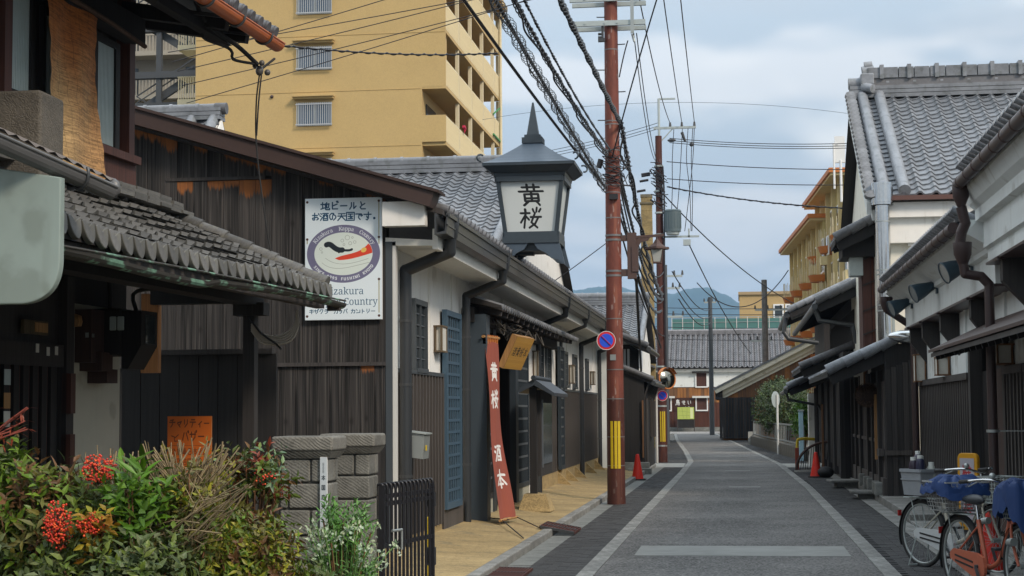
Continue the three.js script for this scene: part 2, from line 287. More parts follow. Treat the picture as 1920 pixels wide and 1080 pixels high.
function canvasMat(w, h, draw, more = {}) {
  const c = document.createElement('canvas'); c.width = w; c.height = h; draw(c.getContext('2d'), w, h);
  const t = new THREE.CanvasTexture(c); t.colorSpace = THREE.SRGBColorSpace; t.generateMipmaps = true;
  return M({ map: t, roughness: 0.6, ...more });
}
// stroke shapes of the written characters on a 16 by 16 grid: strokes apart by spaces, points as pairs of hex digits
const GLYPH = {
  'ー': '28d8', '。': '3b5b5d3d3b', 'と': '5278 c5784b6ede', 'ビ': '424ddd 48c5 d0e2 b0c2', 'ル': '53592e 939dd9', 'お': '25b5 616d3d2aa8dbad d2e4',
  'の': '84787c4d2a25529294d7da9e', 'で': '24c4 c4867a8cae b6c8 d5e7', 'す': '15e5 919c7f5e 989a7b68', 'キ': '24d3 19e8 728e', 'ザ': '15c5 424a b2b96e d0d2 e0e2', 'ク': '522746 5252c2b76e', 'ラ': '42b2 26c6ba5e', 'カ': '25d5cd9d 625a2e', 'ッ': '4658 7587 b5ab6e', 'パ': '532d 93dd c1c2d2d1c1', 'ン': '2356 2ddcd4', 'ト': '525e 57b9', 'リ': '4249 b2b85e',
  'チ': 'b233 16e6 828a4e', 'ャ': '47d59a 5648ae', 'テ': '42c2 16e6 86795e', 'ィ': 'c55a 888e', 'バ': '532d 93dd c1d3 d0e2', 'せ': '16e6 626cbede b2ba9a', 'い': '33396d5b c3da', '地': '0565 323c 0d6b 76e4dacb a2ab 848d9efefc', '酒': '1233 0627 1e49 52f2 656eeee565 9288 c2c8d8 6beb', '天': '23e3 17f7 83781f 88ff', '国': '111ffff111 44c4 48c8 4ccc 848c a9bb', '本': '14f4 808f 851c 85fc 5cbc', '店': '8082 22f2 22290f 9499 96e6 595fdfd959', '黄': '32d2 6064 a0a4 15f5 474c 47c7cc 4aca 4ccc 858c 6c3f acdf', '桜': '0464 313f 350b 3669 8193 b0b3 e1d3 77f7 a48bdf d7bc7f', '日': '414fcfc141 48c8', '鳥': '8062 424a 42c2c6 44c4 46c6 48e8 4aeadfbf 2c1f 5c5e 8c8e acbd', '駐': '1119 1171 4149 1464 1666 19796e5e 0b0d 2b2d 4b4d b0c2 84f4 99e9 b4be 8efe', '車': '32d2 353bdbd535 38d8 1dfd 808f',
};
function glyph(c, ch, x, y, s, lw) {
  c.lineWidth = lw; c.lineCap = 'round'; c.lineJoin = 'round';
  for (const st of (GLYPH[ch] ?? '').split(' ')) {
    if (st.length < 4) continue;
    c.beginPath();
    for (let i = 0; i + 1 < st.length; i += 2) { const px = x + (parseInt(st[i], 16) / 16) * s, py = y + (parseInt(st[i + 1], 16) / 16) * s; i ? c.lineTo(px, py) : c.moveTo(px, py); }
    c.stroke();
  }
}
function write(c, str, x, y, s, lw, step = s) { for (const ch of str) { if (ch !== ' ') glyph(c, ch, x, y, s, lw); x += ch === ' ' ? step * 0.6 : step; } }
// ---------------------------------------------------------------- the ground, the street and the hills
structure(new MB().box(-2500, -0.5, -5000, 2500, -0.03, 400).build('ground', MAT.ground), 'bare grey ground under the street and the town', 'ground');
// the street bends to the far left behind the junction; edge lines as [z, x]
const LEFT = [[-8, -1.45], [-45, -1.45], [-55, -1.5], [-68.6, -2.09], [-97, -3.48], [-124, -4.6]], RIGHT = [[-8, 1.37], [-36, 1.3], [-52, 1.05], [-65, 0.52], [-85, -0.3], [-124, -1.9]];
const edgeX = (E, z) => { for (let i = 0; i + 1 < E.length; i++) if (z <= E[i][0] && z >= E[i + 1][0]) return mix(E[i][1], E[i + 1][1], (z - E[i][0]) / (E[i + 1][0] - E[i][0])); return z > E[0][0] ? E[0][1] : E[E.length - 1][1]; };
const slab = (poly, y0, y1) => new MB().prism(poly, 'y', y0, y1);
const roadPoly = [...LEFT.map(([z, x]) => [x, z]), ...[...RIGHT].reverse().map(([z, x]) => [x, z])];
const road = structure(slab(roadPoly, -0.12, 0).build('road', MAT.asphalt), 'grey asphalt street running away between the old houses', 'road');
structure(slab([[-9, -124.02], [6, -124.02], [6, -137.2], [-9, -137.2]], -0.12, 0.004).build('side_street', M({ map: T.speck, color: lin(1.8, 1.8, 1.8), roughness: 0.9 })), 'pale cross street before the brown restaurant', 'road');
{ // a worn band of pale concrete across the carriageway and two short painted dashes
  new MB().box(-1.2, 0, -20.6, 1.18, 0.004, -19.2).build('concrete_band', tone(T.worn, 0.30, 0.30, 0.285), road);
  for (const [x, z] of [[0.06, -36.6], [-0.1, -46.5]]) new MB().box(x - 0.33, 0, z - 0.07, x + 0.33, 0.004, z + 0.07).build('painted_dash', M({ color: lin(0.3, 0.3, 0.29) }), road);
}
// flush edging stones
{
  const g = [0, 1, 2].map(() => new RoundedBoxGeometry(0.17, 0.13, 0.59, 1, 0.006));
  for (const [E, side, n, label] of [[LEFT, -1, 'edging_stones', 'row of pale stones edging the asphalt on the lantern side'], [RIGHT, 1, 'edging_stones', 'row of pale stones edging the asphalt on the bicycle side']]) {
    const k = structure(thing(n, label, 'kerb', [side * 1.5, 0, -16]), null), list = [];
    for (let z = -11; z > -123; z -= 0.6) {
      const x = edgeX(E, z) + side * 0.09, dx = edgeX(E, z - 0.3) - edgeX(E, z + 0.3);
      list.push({ m: new THREE.Matrix4().makeRotationY(Math.atan2(-dx, 0.6) * -1).setPosition(x, -0.059 + rr(-0.001, 0.002), z), g: 0, c: Math.floor(rnd() * 3) });
    }
    pieces(k, 'edging_stone', g, MAT.kerb, list);
  }
}
// dark clay pavers beside the asphalt
function pavers(label, xa, xb, z0, z1, skip) {
  const k = structure(thing('pavement', label, 'pavement', [(xa + xb) / 2, 0, -16]), null), list = [], w = 0.198, d = 0.098;
  new MB().box(xa, -0.2, z1, xb, -0.012, z0).build('mortar_bed', tone(T.stone, 0.03, 0.03, 0.03), k);
  const g = [new RoundedBoxGeometry(0.194, 0.05, 0.095, 1, 0.004)];
  for (let z = z0 - 0.05, r = 0; z > z1; z -= 0.1, r++) for (let x = xa + 0.1 - (r % 2) * 0.1; x < xb + 0.1; x += 0.2) {
    const lo = Math.max(x - 0.1, xa), hi = Math.min(x + 0.1, xb);
    if (hi - lo < 0.03 || (skip && skip(x, z))) continue;
    list.push({ m: new THREE.Matrix4().makeScale((hi - lo) / 0.2, 1, 1).setPosition((lo + hi) / 2, -0.024 + rr(-0.003, 0.003), z), c: Math.floor(rnd() * 3) });
  }
  pieces(k, 'paver', g, MAT.paver, list);
}
const onRoad = (x, z) => x > edgeX(LEFT, z) - 0.17 && x < edgeX(RIGHT, z) + 0.17;
pavers('dark pavers between the asphalt and the brewery gutter', -2.2, -1.62, -13, -49.5);
pavers('dark pavers beyond the junction, before the second wooden pole', -4.4, -1.4, -53.6, -96, (x, z) => onRoad(x, z) || x < edgeX(LEFT, z) - 1.1);
pavers('dark pavers between the asphalt and the black houses', 1.2, 2.12, -13, -49, (x, z) => onRoad(x, z));
pavers('dark pavers beside the railing and the round bush', -1.7, 2.0, -53, -100, (x, z) => onRoad(x, z) || x > edgeX(RIGHT, z) + 1.15);
structure(slab([[-6, -49.55], [-1.66, -49.55], [-1.7, -53.55], [-6, -53.55]], -0.2, -0.004).build('junction_apron', MAT.paleconc), 'pale concrete apron of the side lane behind the first pole', 'pavement');
structure(slab([[1.3, -49.1], [4, -49.1], [4, -52.9], [1.22, -52.9]], -0.2, -0.004).build('junction_apron', MAT.paleconc), 'pale concrete apron beside the yellow barrier', 'pavement');
// gutter strips, kerb, and the sandy apron along the brewery wall
{
  const gut = structure(thing('gutter_channel', 'smooth concrete gutter strip along the brewery kerb', 'gutter', [-2.33, 0, -30]), null);
  const segs = []; for (let z = -12; z > -49; z -= 2) segs.push([z, z - 2 + 0.012]);
  for (const [a, b] of segs) new MB().box(-2.452, -0.2, b, -2.208, -0.006 + rr(-0.002, 0.002), a).build('channel_segment', MAT.concrete, gut);
  const kb = structure(thing('kerb', 'raised concrete kerb between gutter strip and sandy apron', 'kerb', [-2.52, 0, -30]), null);
  for (const [a, b] of segs) { const z0 = a; for (let q = 0; q < 2; q++) { const zz = z0 - q; if (zz > -22.0 && zz - 1 < -23.3) continue; new MB().rbox(-2.585, -0.2, zz - 0.99, -2.455, 0.085 + rr(-0.004, 0.004), zz, 0.02).build('kerb_stone', pick(MAT.kerb), kb); } }
  const ap = new MB(), P = [[-3.76, -0.2], [-2.588, -0.2], [-2.588, 0.075], [-3.0, 0.09], [-3.76, 0.17]];
  ap.prism(P, 'z', -48.9, -12);
  structure(ap.build('apron', MAT.sand), 'sandy ochre concrete apron sloping up to the brewery wall', 'pavement');
  const st = structure(thing('gutter_channel', 'concrete ledge and gutter at the feet of the black houses', 'gutter', [2.4, 0, -30]), null);
  for (let z = -10; z > -49; z -= 1.5) {
    new MB().rbox(2.13, -0.2, z - 1.48, 2.36, 0.0 + rr(-0.004, 0.002), z, 0.006).build('channel_segment', pick(MAT.kerb.slice(0, 2)), st);
    if (z < -24 && z > -46) new MB().rbox(2.37, -0.2, z - 1.48, 3.2, 0.12 + rr(-0.008, 0.004), z, 0.012).build('ledge_stone', pick(MAT.kerb.slice(0, 2)), st);
    else new MB().rbox(2.37, -0.2, z - 1.48, 3.2, 0.03 + rr(-0.004, 0.002), z, 0.012).build('ledge_stone', pick(MAT.kerb.slice(0, 2)), st);
  }
}
// hills beyond the town
function hill(label, x0, x1, z, prof, mat) {
  const g = new THREE.PlaneGeometry(1, 1, 400, 14), p = g.attributes.position;
  for (let i = 0; i < p.count; i++) {
    const u = p.getX(i) + 0.5, v = p.getY(i) + 0.5, e = prof(u) * (0.985 + 0.03 * fbm(u, 0.5, 90, 3, 77, 3));
    p.setXYZ(i, mix(x0, x1, u), e * Math.sin(v * 1.571) - 2, z - 500 * v + 60 * (fbm(u, v, 12, 6, 78, 3) - 0.5));
  }
  g.computeVertexNormals();
  const m = new THREE.Mesh(g, mat); m.name = numbered('hill'); scene.add(m); structure(m, label, 'hill');
}
{
  const hm = M({ map: T.worn, color: lin(0.04, 0.075, 0.055), roughness: 1 });
  // outline of the wooded ridge: distance along it and height, in metres
  const R = [[-1100, 230], [-700, 270], [-510, 322], [-452, 340], [-394, 348], [-335, 350], [-276, 336], [-225, 316], [-185, 327], [-130, 339], [-85, 341], [-41, 325], [3, 301], [80, 270], [300, 210], [700, 150]];
  hill('blue wooded ridge rising behind the green netting and the tiled roofs', -1100, 700, -4200, (u) => { const x = mix(-1100, 700, u); let k = 0; while (k < R.length - 2 && x > R[k + 1][0]) k++; const t = clamp((x - R[k][0]) / (R[k + 1][0] - R[k][0])); return mix(R[k][1], R[k + 1][1], t * t * (3 - 2 * t)); }, hm);
}
// ---------------------------------------------------------------- brewery wing on the lantern side
const X0 = -3.72;
const brewery = thing('brewery_wing', 'long low white-plastered brewery wing with charred board gable and deep white eaves', 'building', [X0, 0, -18]);
// planks of charred wood; uv picks one board of the texture, v = 1 at the top
function plankGeo(w, h, k, vTop = 1, t = 0.022) {
  const g = new THREE.BoxGeometry(w, h, t).toNonIndexed(), p = g.attributes.position, uv = g.attributes.uv;
  for (let i = 0; i < p.count; i++) uv.setXY(i, (k + 0.04 + 0.92 * (p.getX(i) / w + 0.5)) / 6, vTop - (0.5 - p.getY(i) / h) * h / 2.9);
  return g;
}
function plank(parent, x, w, y0, yTopL, yTopR, z, k, vTop) {       // slanted top: the box is sheared to follow the barge board
  const h = Math.max(yTopL, yTopR) - y0, g = plankGeo(w - 0.005, h, k, vTop), p = g.attributes.position;
  for (let i = 0; i < p.count; i++) { const s = p.getX(i) / w + 0.5, up = p.getY(i) / h + 0.5; p.setY(i, y0 + up * (mix(yTopL, yTopR, s) - y0)); p.setX(i, p.getX(i) + x + w / 2); p.setZ(i, p.getZ(i) + z); }
  g.computeVertexNormals();
  put('plank', g, MAT.char, parent);
}
const gTop = (x) => 3.80 + (-3.23 - x) * 0.2995;                   // underside line of the barge board
{
  const gw = new MB().prism([[-7.6, 0], [-3.76, 0], [-3.76, gTop(-3.76) - 0.02], [-7.6, gTop(-7.6) - 0.02]], 'z', -18.16, -18.03).build('gable_wall', MAT.black, brewery);
  let i = 0;
  for (let x = -7.6; x < -3.8; i++) {
    const w = Math.min(rr(0.15, 0.19), -3.765 - x), z = -18.0 + rr(-0.004, 0.004);
    if (w < 0.05) break;
    const k = pick([0, 1, 2, 3, 4, 5, 2, 4]), inHatch = x > -6.25 && x < -5.2;
    if (inHatch) { plank(gw, x, w, 4.2, gTop(x), gTop(x + w), z, k); plank(gw, x, w, 2.15, 4.16, 4.16, z, pick([0, 2, 3, 4, 1])); }
    else plank(gw, x, w, 2.15, gTop(x), gTop(x + w), z, x < -6.25 ? pick([0, 2]) : x < -4.7 ? k : pick([1, 3, 5]));
    x += w;
  }
  for (let x = -7.6; x < -3.8;) { const w = Math.min(rr(0.15, 0.2), -3.765 - x); if (w < 0.05) break; plank(gw, x, w, 0.05, 2.12, 2.12, -18.012 + rr(-0.004, 0.004), pick([1, 3, 5, 5, 3]), 1); x += w; }
  new MB().box(-7.6, 2.115, -18.03, -3.765, 2.155, -17.968).build('drip_rail', MAT.dark2, gw); new MB().box(-6.22, 4.165, -18.03, -5.1, 4.2, -17.975).build('drip_rail', MAT.dark2, gw);
  new MB().box(-3.765, 0.1, -18.15, -3.69, 3.45, -17.99).build('corner_post', MAT.greyFrame, brewery);
  new MB().box(-3.69, 0.1, -18.1, -3.655, 3.45, -18.0).build('corner_trim', MAT.pipeWhite, brewery);
  const br = new MB(), a = V(-7.6, gTop(-7.6) + 0.075, -17.86), b = V(-3.2, gTop(-3.2) + 0.075, -17.86);
  br.bar(a.toArray(), b.toArray(), 0.36, 0.17).build('barge_board', MAT.brown, brewery);
  new MB().bar([-7.6, gTop(-7.6) + 0.175, -17.85], [-3.12, gTop(-3.12) + 0.175, -17.85], 0.4, 0.03).build('verge_flashing', MAT.brown, brewery);
  new MB().box(-3.76, 3.6, -17.97, -3.3, 3.86, -17.80).build('eave_end_box', MAT.plaster, brewery);
}
// street wall
const PL = 2.05;                                                    // top of the dark boards
{
  new MB().box(X0 - 0.2, 0.1, -22.75, X0, 3.5, -18.15).box(X0 - 0.2, 0.1, -44.6, X0, 3.5, -29.6).box(X0 - 0.2, 3.02, -29.6, X0, 3.5, -22.75).build('street_wall', MAT.plaster, brewery);
  for (const z of [-20.35, -22.0, -33.9, -36.9, -40.2, -43.6]) new MB().box(X0 - 0.02, PL, z - 0.09, X0 + 0.02, 3.42, z + 0.09).build('plaster_pilaster', MAT.plaster, brewery);
  new MB().prism([[X0 - 0.1, 3.41], [-3.24, 3.40], [-3.24, 3.46], [X0 - 0.1, 3.5]], 'z', -44.7, -18.0).build('soffit', MAT.soffit, brewery);
  new MB().box(-3.25, 3.36, -44.7, -3.19, 3.58, -17.99).build('fascia', MAT.soffit, brewery);
  // roof behind the eave
  new MB().prism([[-3.12, 3.78], [-3.12, 3.72], [-7.6, 5.06], [-7.6, 5.12]], 'z', -44.7, -17.9).build('roof_deck', MAT.dark2, brewery);
  const cap = new MB(); for (let z = -18.05; z > -44.6; z -= 0.3) cap.cyl([-3.08, 3.785, z], [-3.5, 3.91, z], 0.055, 0.055, 8); cap.build('eave_tiles', MAT.tileDark[1], brewery);
  // box gutter: an open channel with a rolled lip
  const gt = new MB(); gt.prism([[-3.185, 3.49], [-3.185, 3.72], [-3.165, 3.72], [-3.165, 3.51], [-3.075, 3.53], [-3.055, 3.70], [-3.04, 3.70], [-3.055, 3.5]], 'z', -44.7, -17.75).prism([[-3.06, 3.68], [-3.06, 3.72], [-3.02, 3.72], [-3.02, 3.68]], 'z', -44.7, -17.75).prism([[-3.06, 3.585], [-3.06, 3.6], [-3.038, 3.6], [-3.038, 3.585]], 'z', -44.7, -17.75);
  gt.build('gutter', MAT.gutter, brewery);
  const wedge = (z) => new MB().prism([[X0, 0.12], [-3.40, 0.12], [X0, 0.44]], 'z', z - 0.035, z + 0.035);
  for (const z of [-34.6, -36.3, -38.2, -41.0, -43.4]) wedge(z).build('buttress', MAT.sand, brewery);
  new MB().box(X0 - 0.05, 0.0, -22.6, X0 + 0.025, 0.34, -18.2).box(X0 - 0.05, 0.0, -44.6, X0 + 0.035, 0.42, -30.9).build('plinth', MAT.sand, brewery);
}
// dark ribbed boards under a rail
{
  const run = (z0, z1, y0) => {
    const bk = new MB().box(X0, y0, z1, X0 + 0.03, PL, z0).build('board_panel', MAT.dark, brewery);
    new MB().box(X0, PL, z1, X0 + 0.06, PL + 0.045, z0).build('rail', MAT.greyFrame, bk);
    const b = new MB(); for (let z = z0 - 0.03; z > z1; z -= 0.2) b.box(X0 + 0.03, y0, z - 0.05, X0 + 0.055, PL, z); b.build('batten_rows', MAT.batten, bk);
  };
  run(-18.4, -21.05, 0.24); run(-31.0, -34.4, 0.42); run(-35.5, -39.25, 0.42); run(-39.55, -44.2, 0.42);
  new MB().box(X0, 0.1, -22.55, X0 + 0.05, 0.42, -21.05).build('board_panel', MAT.batten, brewery);
}
// windows, lattice screens
{
  const tallWin = (z0, z1, y0, y1) => {
    const f = new MB().box(X0 - 0.02, y0, z1, X0 + 0.05, y1, z1 + 0.06).box(X0 - 0.02, y0, z0 - 0.06, X0 + 0.05, y1, z0).box(X0 - 0.02, y1 - 0.06, z1 + 0.06, X0 + 0.05, y1, z0 - 0.06).box(X0 - 0.02, y0, z1 + 0.06, X0 + 0.07, y0 + 0.05, z0 - 0.06).build('window', MAT.greyFrame, brewery);
    new MB().box(X0 + 0.003, y0 + 0.05, z1 + 0.06, X0 + 0.01, y1 - 0.06, z0 - 0.06).build('pane', MAT.glass, f);
    new MB().box(X0 + 0.012, y0 + 0.05, (z0 + z1) / 2 - 0.02, X0 + 0.04, y1 - 0.06, (z0 + z1) / 2 + 0.02).build('mullion', MAT.greyFrame, f);
    const sl = new MB(); for (let y = y0 + 0.16; y < y1 - 0.1; y += 0.13) sl.box(X0 + 0.012, y, z1 + 0.07, X0 + 0.026, y + 0.012, z0 - 0.07); sl.build('glazing_bar', MAT.slat, f);
  };
  tallWin(-19.2, -20.0, 2.07, 2.92);
  for (const [a, b] of [[-31.4, -32.2], [-32.7, -33.5], [-36.1, -36.8], [-38.1, -38.9], [-41.3, -41.9]]) tallWin(a, b, 2.12, 2.9);
  const lattice = (name, z0, z1, y0, y1, x, mv, step, rows) => {
    const f = new MB().box(x, y0, z1, x + 0.06, y1, z1 + 0.07).box(x, y0, z0 - 0.07, x + 0.06, y1, z0).box(x, y1 - 0.07, z1 + 0.07, x + 0.06, y1, z0 - 0.07).box(x, y0, z1 + 0.07, x + 0.06, y0 + 0.08, z0 - 0.07).build(name, mv, brewery);
    new MB().box(x - 0.01, y0 + 0.08, z1 + 0.07, x + 0.005, y1 - 0.07, z0 - 0.07).build('pane', MAT.glass, f);
    const b = new MB(); for (let z = z0 - 0.07 - step; z > z1 + 0.08; z -= step) b.box(x + 0.028, y0 + 0.08, z - 0.018, x + 0.04, y1 - 0.07, z + 0.018); b.build('bars', mv, f);
    const n = rows; for (let i = 1; i < n; i++) { const y = mix(y0 + 0.08, y1 - 0.07, i / n); new MB().box(x + 0.034, y - 0.018, z1 + 0.07, x + 0.042, y + 0.018, z0 - 0.07).build('crossbar', mv === MAT.blueFrame ? MAT.blueFrame : MAT.slat, f); }
  };
  lattice('lattice_window', -21.08, -22.25, 0.40, 2.9, X0 + 0.03, MAT.blueFrame, 0.17, 16);
  lattice('lattice_window', -34.55, -35.35, 0.44, 2.94, X0 + 0.05, MAT.navy, 0.16, 12);
  lattice('lattice_door', -23.72, -25.0, 0.36, 2.84, X0 + 0.05, MAT.black, 0.13, 11);
  lattice('lattice_door', -27.75, -29.3, 0.36, 2.84, X0 + 0.05, MAT.navy, 0.13, 11);
}
// entrance recess, posts, beam, small tiled eave
{
  new MB().box(-5.3, 0.1, -29.6, -5.15, 3.2, -22.75).box(-5.3, 0.1, -22.85, X0 - 0.2, 3.2, -22.75).box(-5.3, 0.1, -29.7, X0 - 0.2, 3.2, -29.6).box(-5.3, 3.05, -29.6, X0 - 0.2, 3.2, -22.85).build('recess_wall', MAT.dark, brewery);
  new MB().box(-5.15, 0.1, -29.6, X0, 0.13, -22.85).build('recess_floor', MAT.concrete, brewery);
  new MB().box(-5.0, 0.15, -27.0, -4.9, 2.4, -25.2).build('inner_door', MAT.redBoard, brewery);
  new MB().box(X0 - 0.02, 0.12, -25.0, X0 + 0.1, 0.36, -23.72).box(X0 - 0.02, 0.12, -29.3, X0 + 0.1, 0.36, -27.75).each('door_sill', MAT.mud, brewery);
  for (const z of [-23.2, -25.1, -27.62]) new MB().box(X0 + 0.02, 0.1, z - 0.16, X0 + (z > -24 ? 0.30 : 0.12), 2.95, z + 0.16).build('gate_post', z > -24 ? M({ color: lin(0.045, 0.062, 0.078), roughness: 0.45 }) : MAT.navy, brewery);
  new MB().box(X0, 2.84, -33.7, X0 + 0.14, 3.04, -22.95).build('lintel', MAT.dark, brewery);
  const roof = new MB().prism([[X0, 3.22], [-3.2, 3.06], [-3.2, 3.02], [X0, 3.12]], 'z', -33.9, -22.95).build('entrance_eave', MAT.dark, brewery);
  const raft = new MB(); for (let z = -23.3; z > -33.8; z -= 0.62) raft.bar([X0, 3.06, z], [-3.24, 2.97, z], 0.07, 0.08); raft.each('rafter', MAT.dark2, roof);
  const list = []; const tg = new THREE.CylinderGeometry(0.045, 0.045, 0.5, 8).rotateZ(Math.PI / 2 - 0.31).translate(-0.24, 0.08, 0);
  for (let z = -23.05; z > -33.9; z -= 0.24) list.push({ m: new THREE.Matrix4().setPosition(-3.18, 3.03, z), c: Math.floor(rnd() * 3) });
  pieces(roof, 'cap_tile', [tg], MAT.tile, list);
  const gn = new MB(); for (let k = 0; k < 26; k++) { const z = rr(-28, -23.4), x = rr(-3.6, -3.3); gn.tube([[x, 2.92, z], [x + rr(-.1, .15), 2.78 + rr(-.1, .1), z - rr(.1, .3)], [x + rr(-.1, .1), 2.86, z - rr(.3, .6)]], 0.008, 5, 8); } gn.build('straw_rope', tone(T.wood, 0.13, 0.115, 0.095), brewery);
}
// downpipes
{
  const dp = (z, m, r = 0.05, foot = 0.12) => {
    const t = new MB().pipe([[-3.11, 3.5, z + 0.12], [-3.12, 3.36, z + 0.08], [X0 + 0.09, 3.17, z], [X0 + 0.09, foot, z]], r, 12); t.lathe([-3.11, 3.42, z + 0.12], [[0.045, 0], [0.085, 0.1], [0.1, 0.22], [0.1, 0.34], [0.09, 0.34]], 8);
    const d = t.build('downpipe', m, brewery); const cl = new MB(); for (const y of [0.9, 1.9, 2.6]) cl.cyl([X0 + 0.09, y, z], [X0 + 0.09, y + 0.03, z], r + 0.006, r + 0.006, 12); cl.build('clamp', MAT.gutter, d);
  };
  dp(-18.42, MAT.pipeDark, 0.068, 0.16); dp(-22.62, MAT.pipeDark, 0.055); dp(-30.9, MAT.pipeDark, 0.05); dp(-34.9, MAT.pipeDark, 0.035, 2.9); dp(-39.4, MAT.pipeDark, 0.055); dp(-44.5, MAT.pipeDark, 0.055);
}
// plaster end bay and the taller white gable rising over the eave behind
{
  const g = thing('white_storehouse', 'tall white plaster gable rising over the far end of the brewery eave', 'building', [-4.6, 0, -44.8]);
  new MB().prism([[-7.2, 0.1], [-3.2, 0.1], [-3.2, 3.3], [-3.5, 3.35], [-3.5, 4.05], [-7.2, 5.5]], 'z', -46.2, -44.75).build('wall', MAT.plasterGrey, g);
  new MB().bar([-7.3, 5.62, -44.85], [-3.3, 4.02, -44.85], 0.5, 0.09).build('roof_edge', MAT.tileDark[0], g);
  new MB().prism([[-7.3, 5.6], [-3.3, 4.0], [-3.3, 3.92], [-7.3, 5.52]], 'z', -52, -44.9).build('roof', MAT.tileDark[1], g);
  new MB().box(-3.24, 0.0, -46.25, -3.17, 0.45, -44.7).build('plinth', MAT.concrete, g);
}
// wall lamps of the brewery
const lampSpots = [[-20.82, 2.37, 2.66, 'paper-fronted wall lamp between the tall window and the blue lattice of the brewery'], [-30.9, 2.25, 2.7, 'paper-fronted wall lamp beside the tilted wooden shop board'], [-37.5, 2.25, 2.62, 'paper-fronted wall lamp between two narrow windows beyond the notice case'], [-42.8, 2.3, 2.6, 'paper-fronted wall lamp nearest the far end of the brewery wall']];
for (const [z, y0, y1, label] of lampSpots) {
  const t = thing('wall_lamp', label, 'wall lamp', [X0, y0, z], 'wall lamps of the brewery'), w = 0.17;
  const f = new MB(); for (const s of [-1, 1]) for (const x of [X0 + 0.01, X0 + 0.088]) f.box(x, y0, z + s * w - 0.015, x + 0.022, y1, z + s * w + 0.015);
  f.box(X0, y0 - 0.02, z - w - 0.02, X0 + 0.115, y0, z + w + 0.02).box(X0, y1, z - w - 0.02, X0 + 0.115, y1 + 0.02, z + w + 0.02).build('frame', tone(T.wood, 0.15, 0.11, 0.065), t);
  new MB().box(X0 + 0.02, y0, z - w + 0.016, X0 + 0.1, y1, z + w - 0.016).build('shade', MAT.shoji, t);
}
// the big painted sign on the gable
{
  const t = thing('shop_sign', 'tall white enamel sign with blue lettering and an oval emblem on the charred gable', 'sign', [-4.215, 2.61, -17.95]);
  const W = 680, H = 1056, ink = '#1d4a68';
  const face = canvasMat(W, H, (c) => {
    c.fillStyle = '#dce6ea'; c.fillRect(0, 0, W, H);
    c.strokeStyle = ink; write(c, '地ビールと', 140, 26, 82, 11); write(c, 'お酒の天国です。', 55, 122, 78, 10.5, 77);
    const cx = W / 2, cy = 485, oval = (rx, ry, col) => { c.fillStyle = col; c.beginPath(); c.ellipse(cx, cy, rx, ry, 0, 0, 7); c.fill(); };
    oval(324, 252, '#6e6c86'); oval(258, 186, '#d3dcd4');
    // a plain stand-in for the emblem's picture: dark and red brush sweeps with bubbles
    c.save(); c.beginPath(); c.ellipse(cx, cy, 256, 184, 0, 0, 7); c.clip();
    c.strokeStyle = '#232a30'; c.lineCap = 'round'; c.lineWidth = 46; c.beginPath(); c.moveTo(190, 405); c.bezierCurveTo(240, 380, 250, 460, 330, 452); c.stroke(); c.lineWidth = 20; c.beginPath(); c.moveTo(300, 470); c.bezierCurveTo(350, 440, 380, 470, 415, 448); c.stroke();
    c.fillStyle = '#d2452f'; c.beginPath(); c.moveTo(265, 525); c.bezierCurveTo(350, 480, 480, 500, 560, 400); c.lineTo(640, 470); c.bezierCurveTo(520, 500, 420, 540, 300, 540); c.fill(); c.fillStyle = '#e0b860'; c.beginPath(); c.ellipse(520, 455, 26, 20, -0.5, 0, 7); c.fill();
    c.strokeStyle = '#8d938c'; c.lineWidth = 3; c.beginPath(); c.moveTo(150, 560); c.bezierCurveTo(260, 660, 420, 590, 590, 560); c.stroke(); c.beginPath(); c.moveTo(180, 520); c.bezierCurveTo(280, 600, 400, 580, 560, 530); c.stroke();
    for (const [x, y, r] of [[330, 370, 13], [375, 345, 20], [400, 395, 14], [345, 405, 9], [440, 385, 12], [140, 440, 12], [150, 470, 7], [420, 345, 8]]) { c.beginPath(); c.arc(x, y, r, 0, 7); c.stroke(); }
    c.restore();
    const ring = (str, a0, a1, font, flipY) => { c.font = font; c.fillStyle = '#dfe4e6'; c.textAlign = 'center'; c.textBaseline = 'middle'; [...str].forEach((ch, i) => { const a = mix(a0, a1, i / (str.length - 1)), x = cx + 291 * Math.cos(a), y = cy + 219 * Math.sin(a); c.save(); c.translate(x, y); c.rotate(Math.atan2(219 * Math.cos(a), -291 * Math.sin(a)) + (flipY ? Math.PI : 0)); c.fillText(ch, 0, 0); c.restore(); }); };
    ring('Kizakura  Kappa  Country', Math.PI * 1.17, Math.PI * 1.86, '46px serif', false);
    ring('SINCE 1995 FUSHIMI KYOTO', Math.PI * 0.83, Math.PI * 0.17, 'bold 36px sans-serif', true);
    c.fillStyle = ink; c.textAlign = 'left'; c.textBaseline = 'alphabetic'; c.font = '84px serif'; c.fillText('Kizakura', 170, 838, 350); c.fillText('Kappa Country', 82, 930, 560);
    c.strokeStyle = ink; write(c, 'キザクラ', 36, 962, 46, 6, 44); write(c, 'カッパ', 252, 962, 46, 6, 42); write(c, 'カントリー', 404, 962, 46, 6, 44);
    for (const [x, y, l] of [[654, 30, 300], [654, 345, 60], [654, 710, 290], [18, 30, 0], [18, 355, 40], [18, 1025, 0], [654, 1025, 0]]) { const gr = '#8a7a3c'; c.fillStyle = gr; c.globalAlpha = 0.75; if (l) c.fillRect(x - 4, y, 8, l); c.globalAlpha = 1; c.fillStyle = '#4a2f26'; c.beginPath(); c.arc(x, y, 11, 0, 7); c.fill(); }
  }, { roughness: 0.35 });
  new MB().box(-4.64, 2.61, -17.96, -3.79, 3.93, -17.935).build('panel', MAT.white, t);
  new MB().quad([-4.638, 2.612, -17.932], [-3.792, 2.612, -17.932], [-3.792, 3.928, -17.932], [-4.638, 3.928, -17.932], true).build('face', face, t);
}
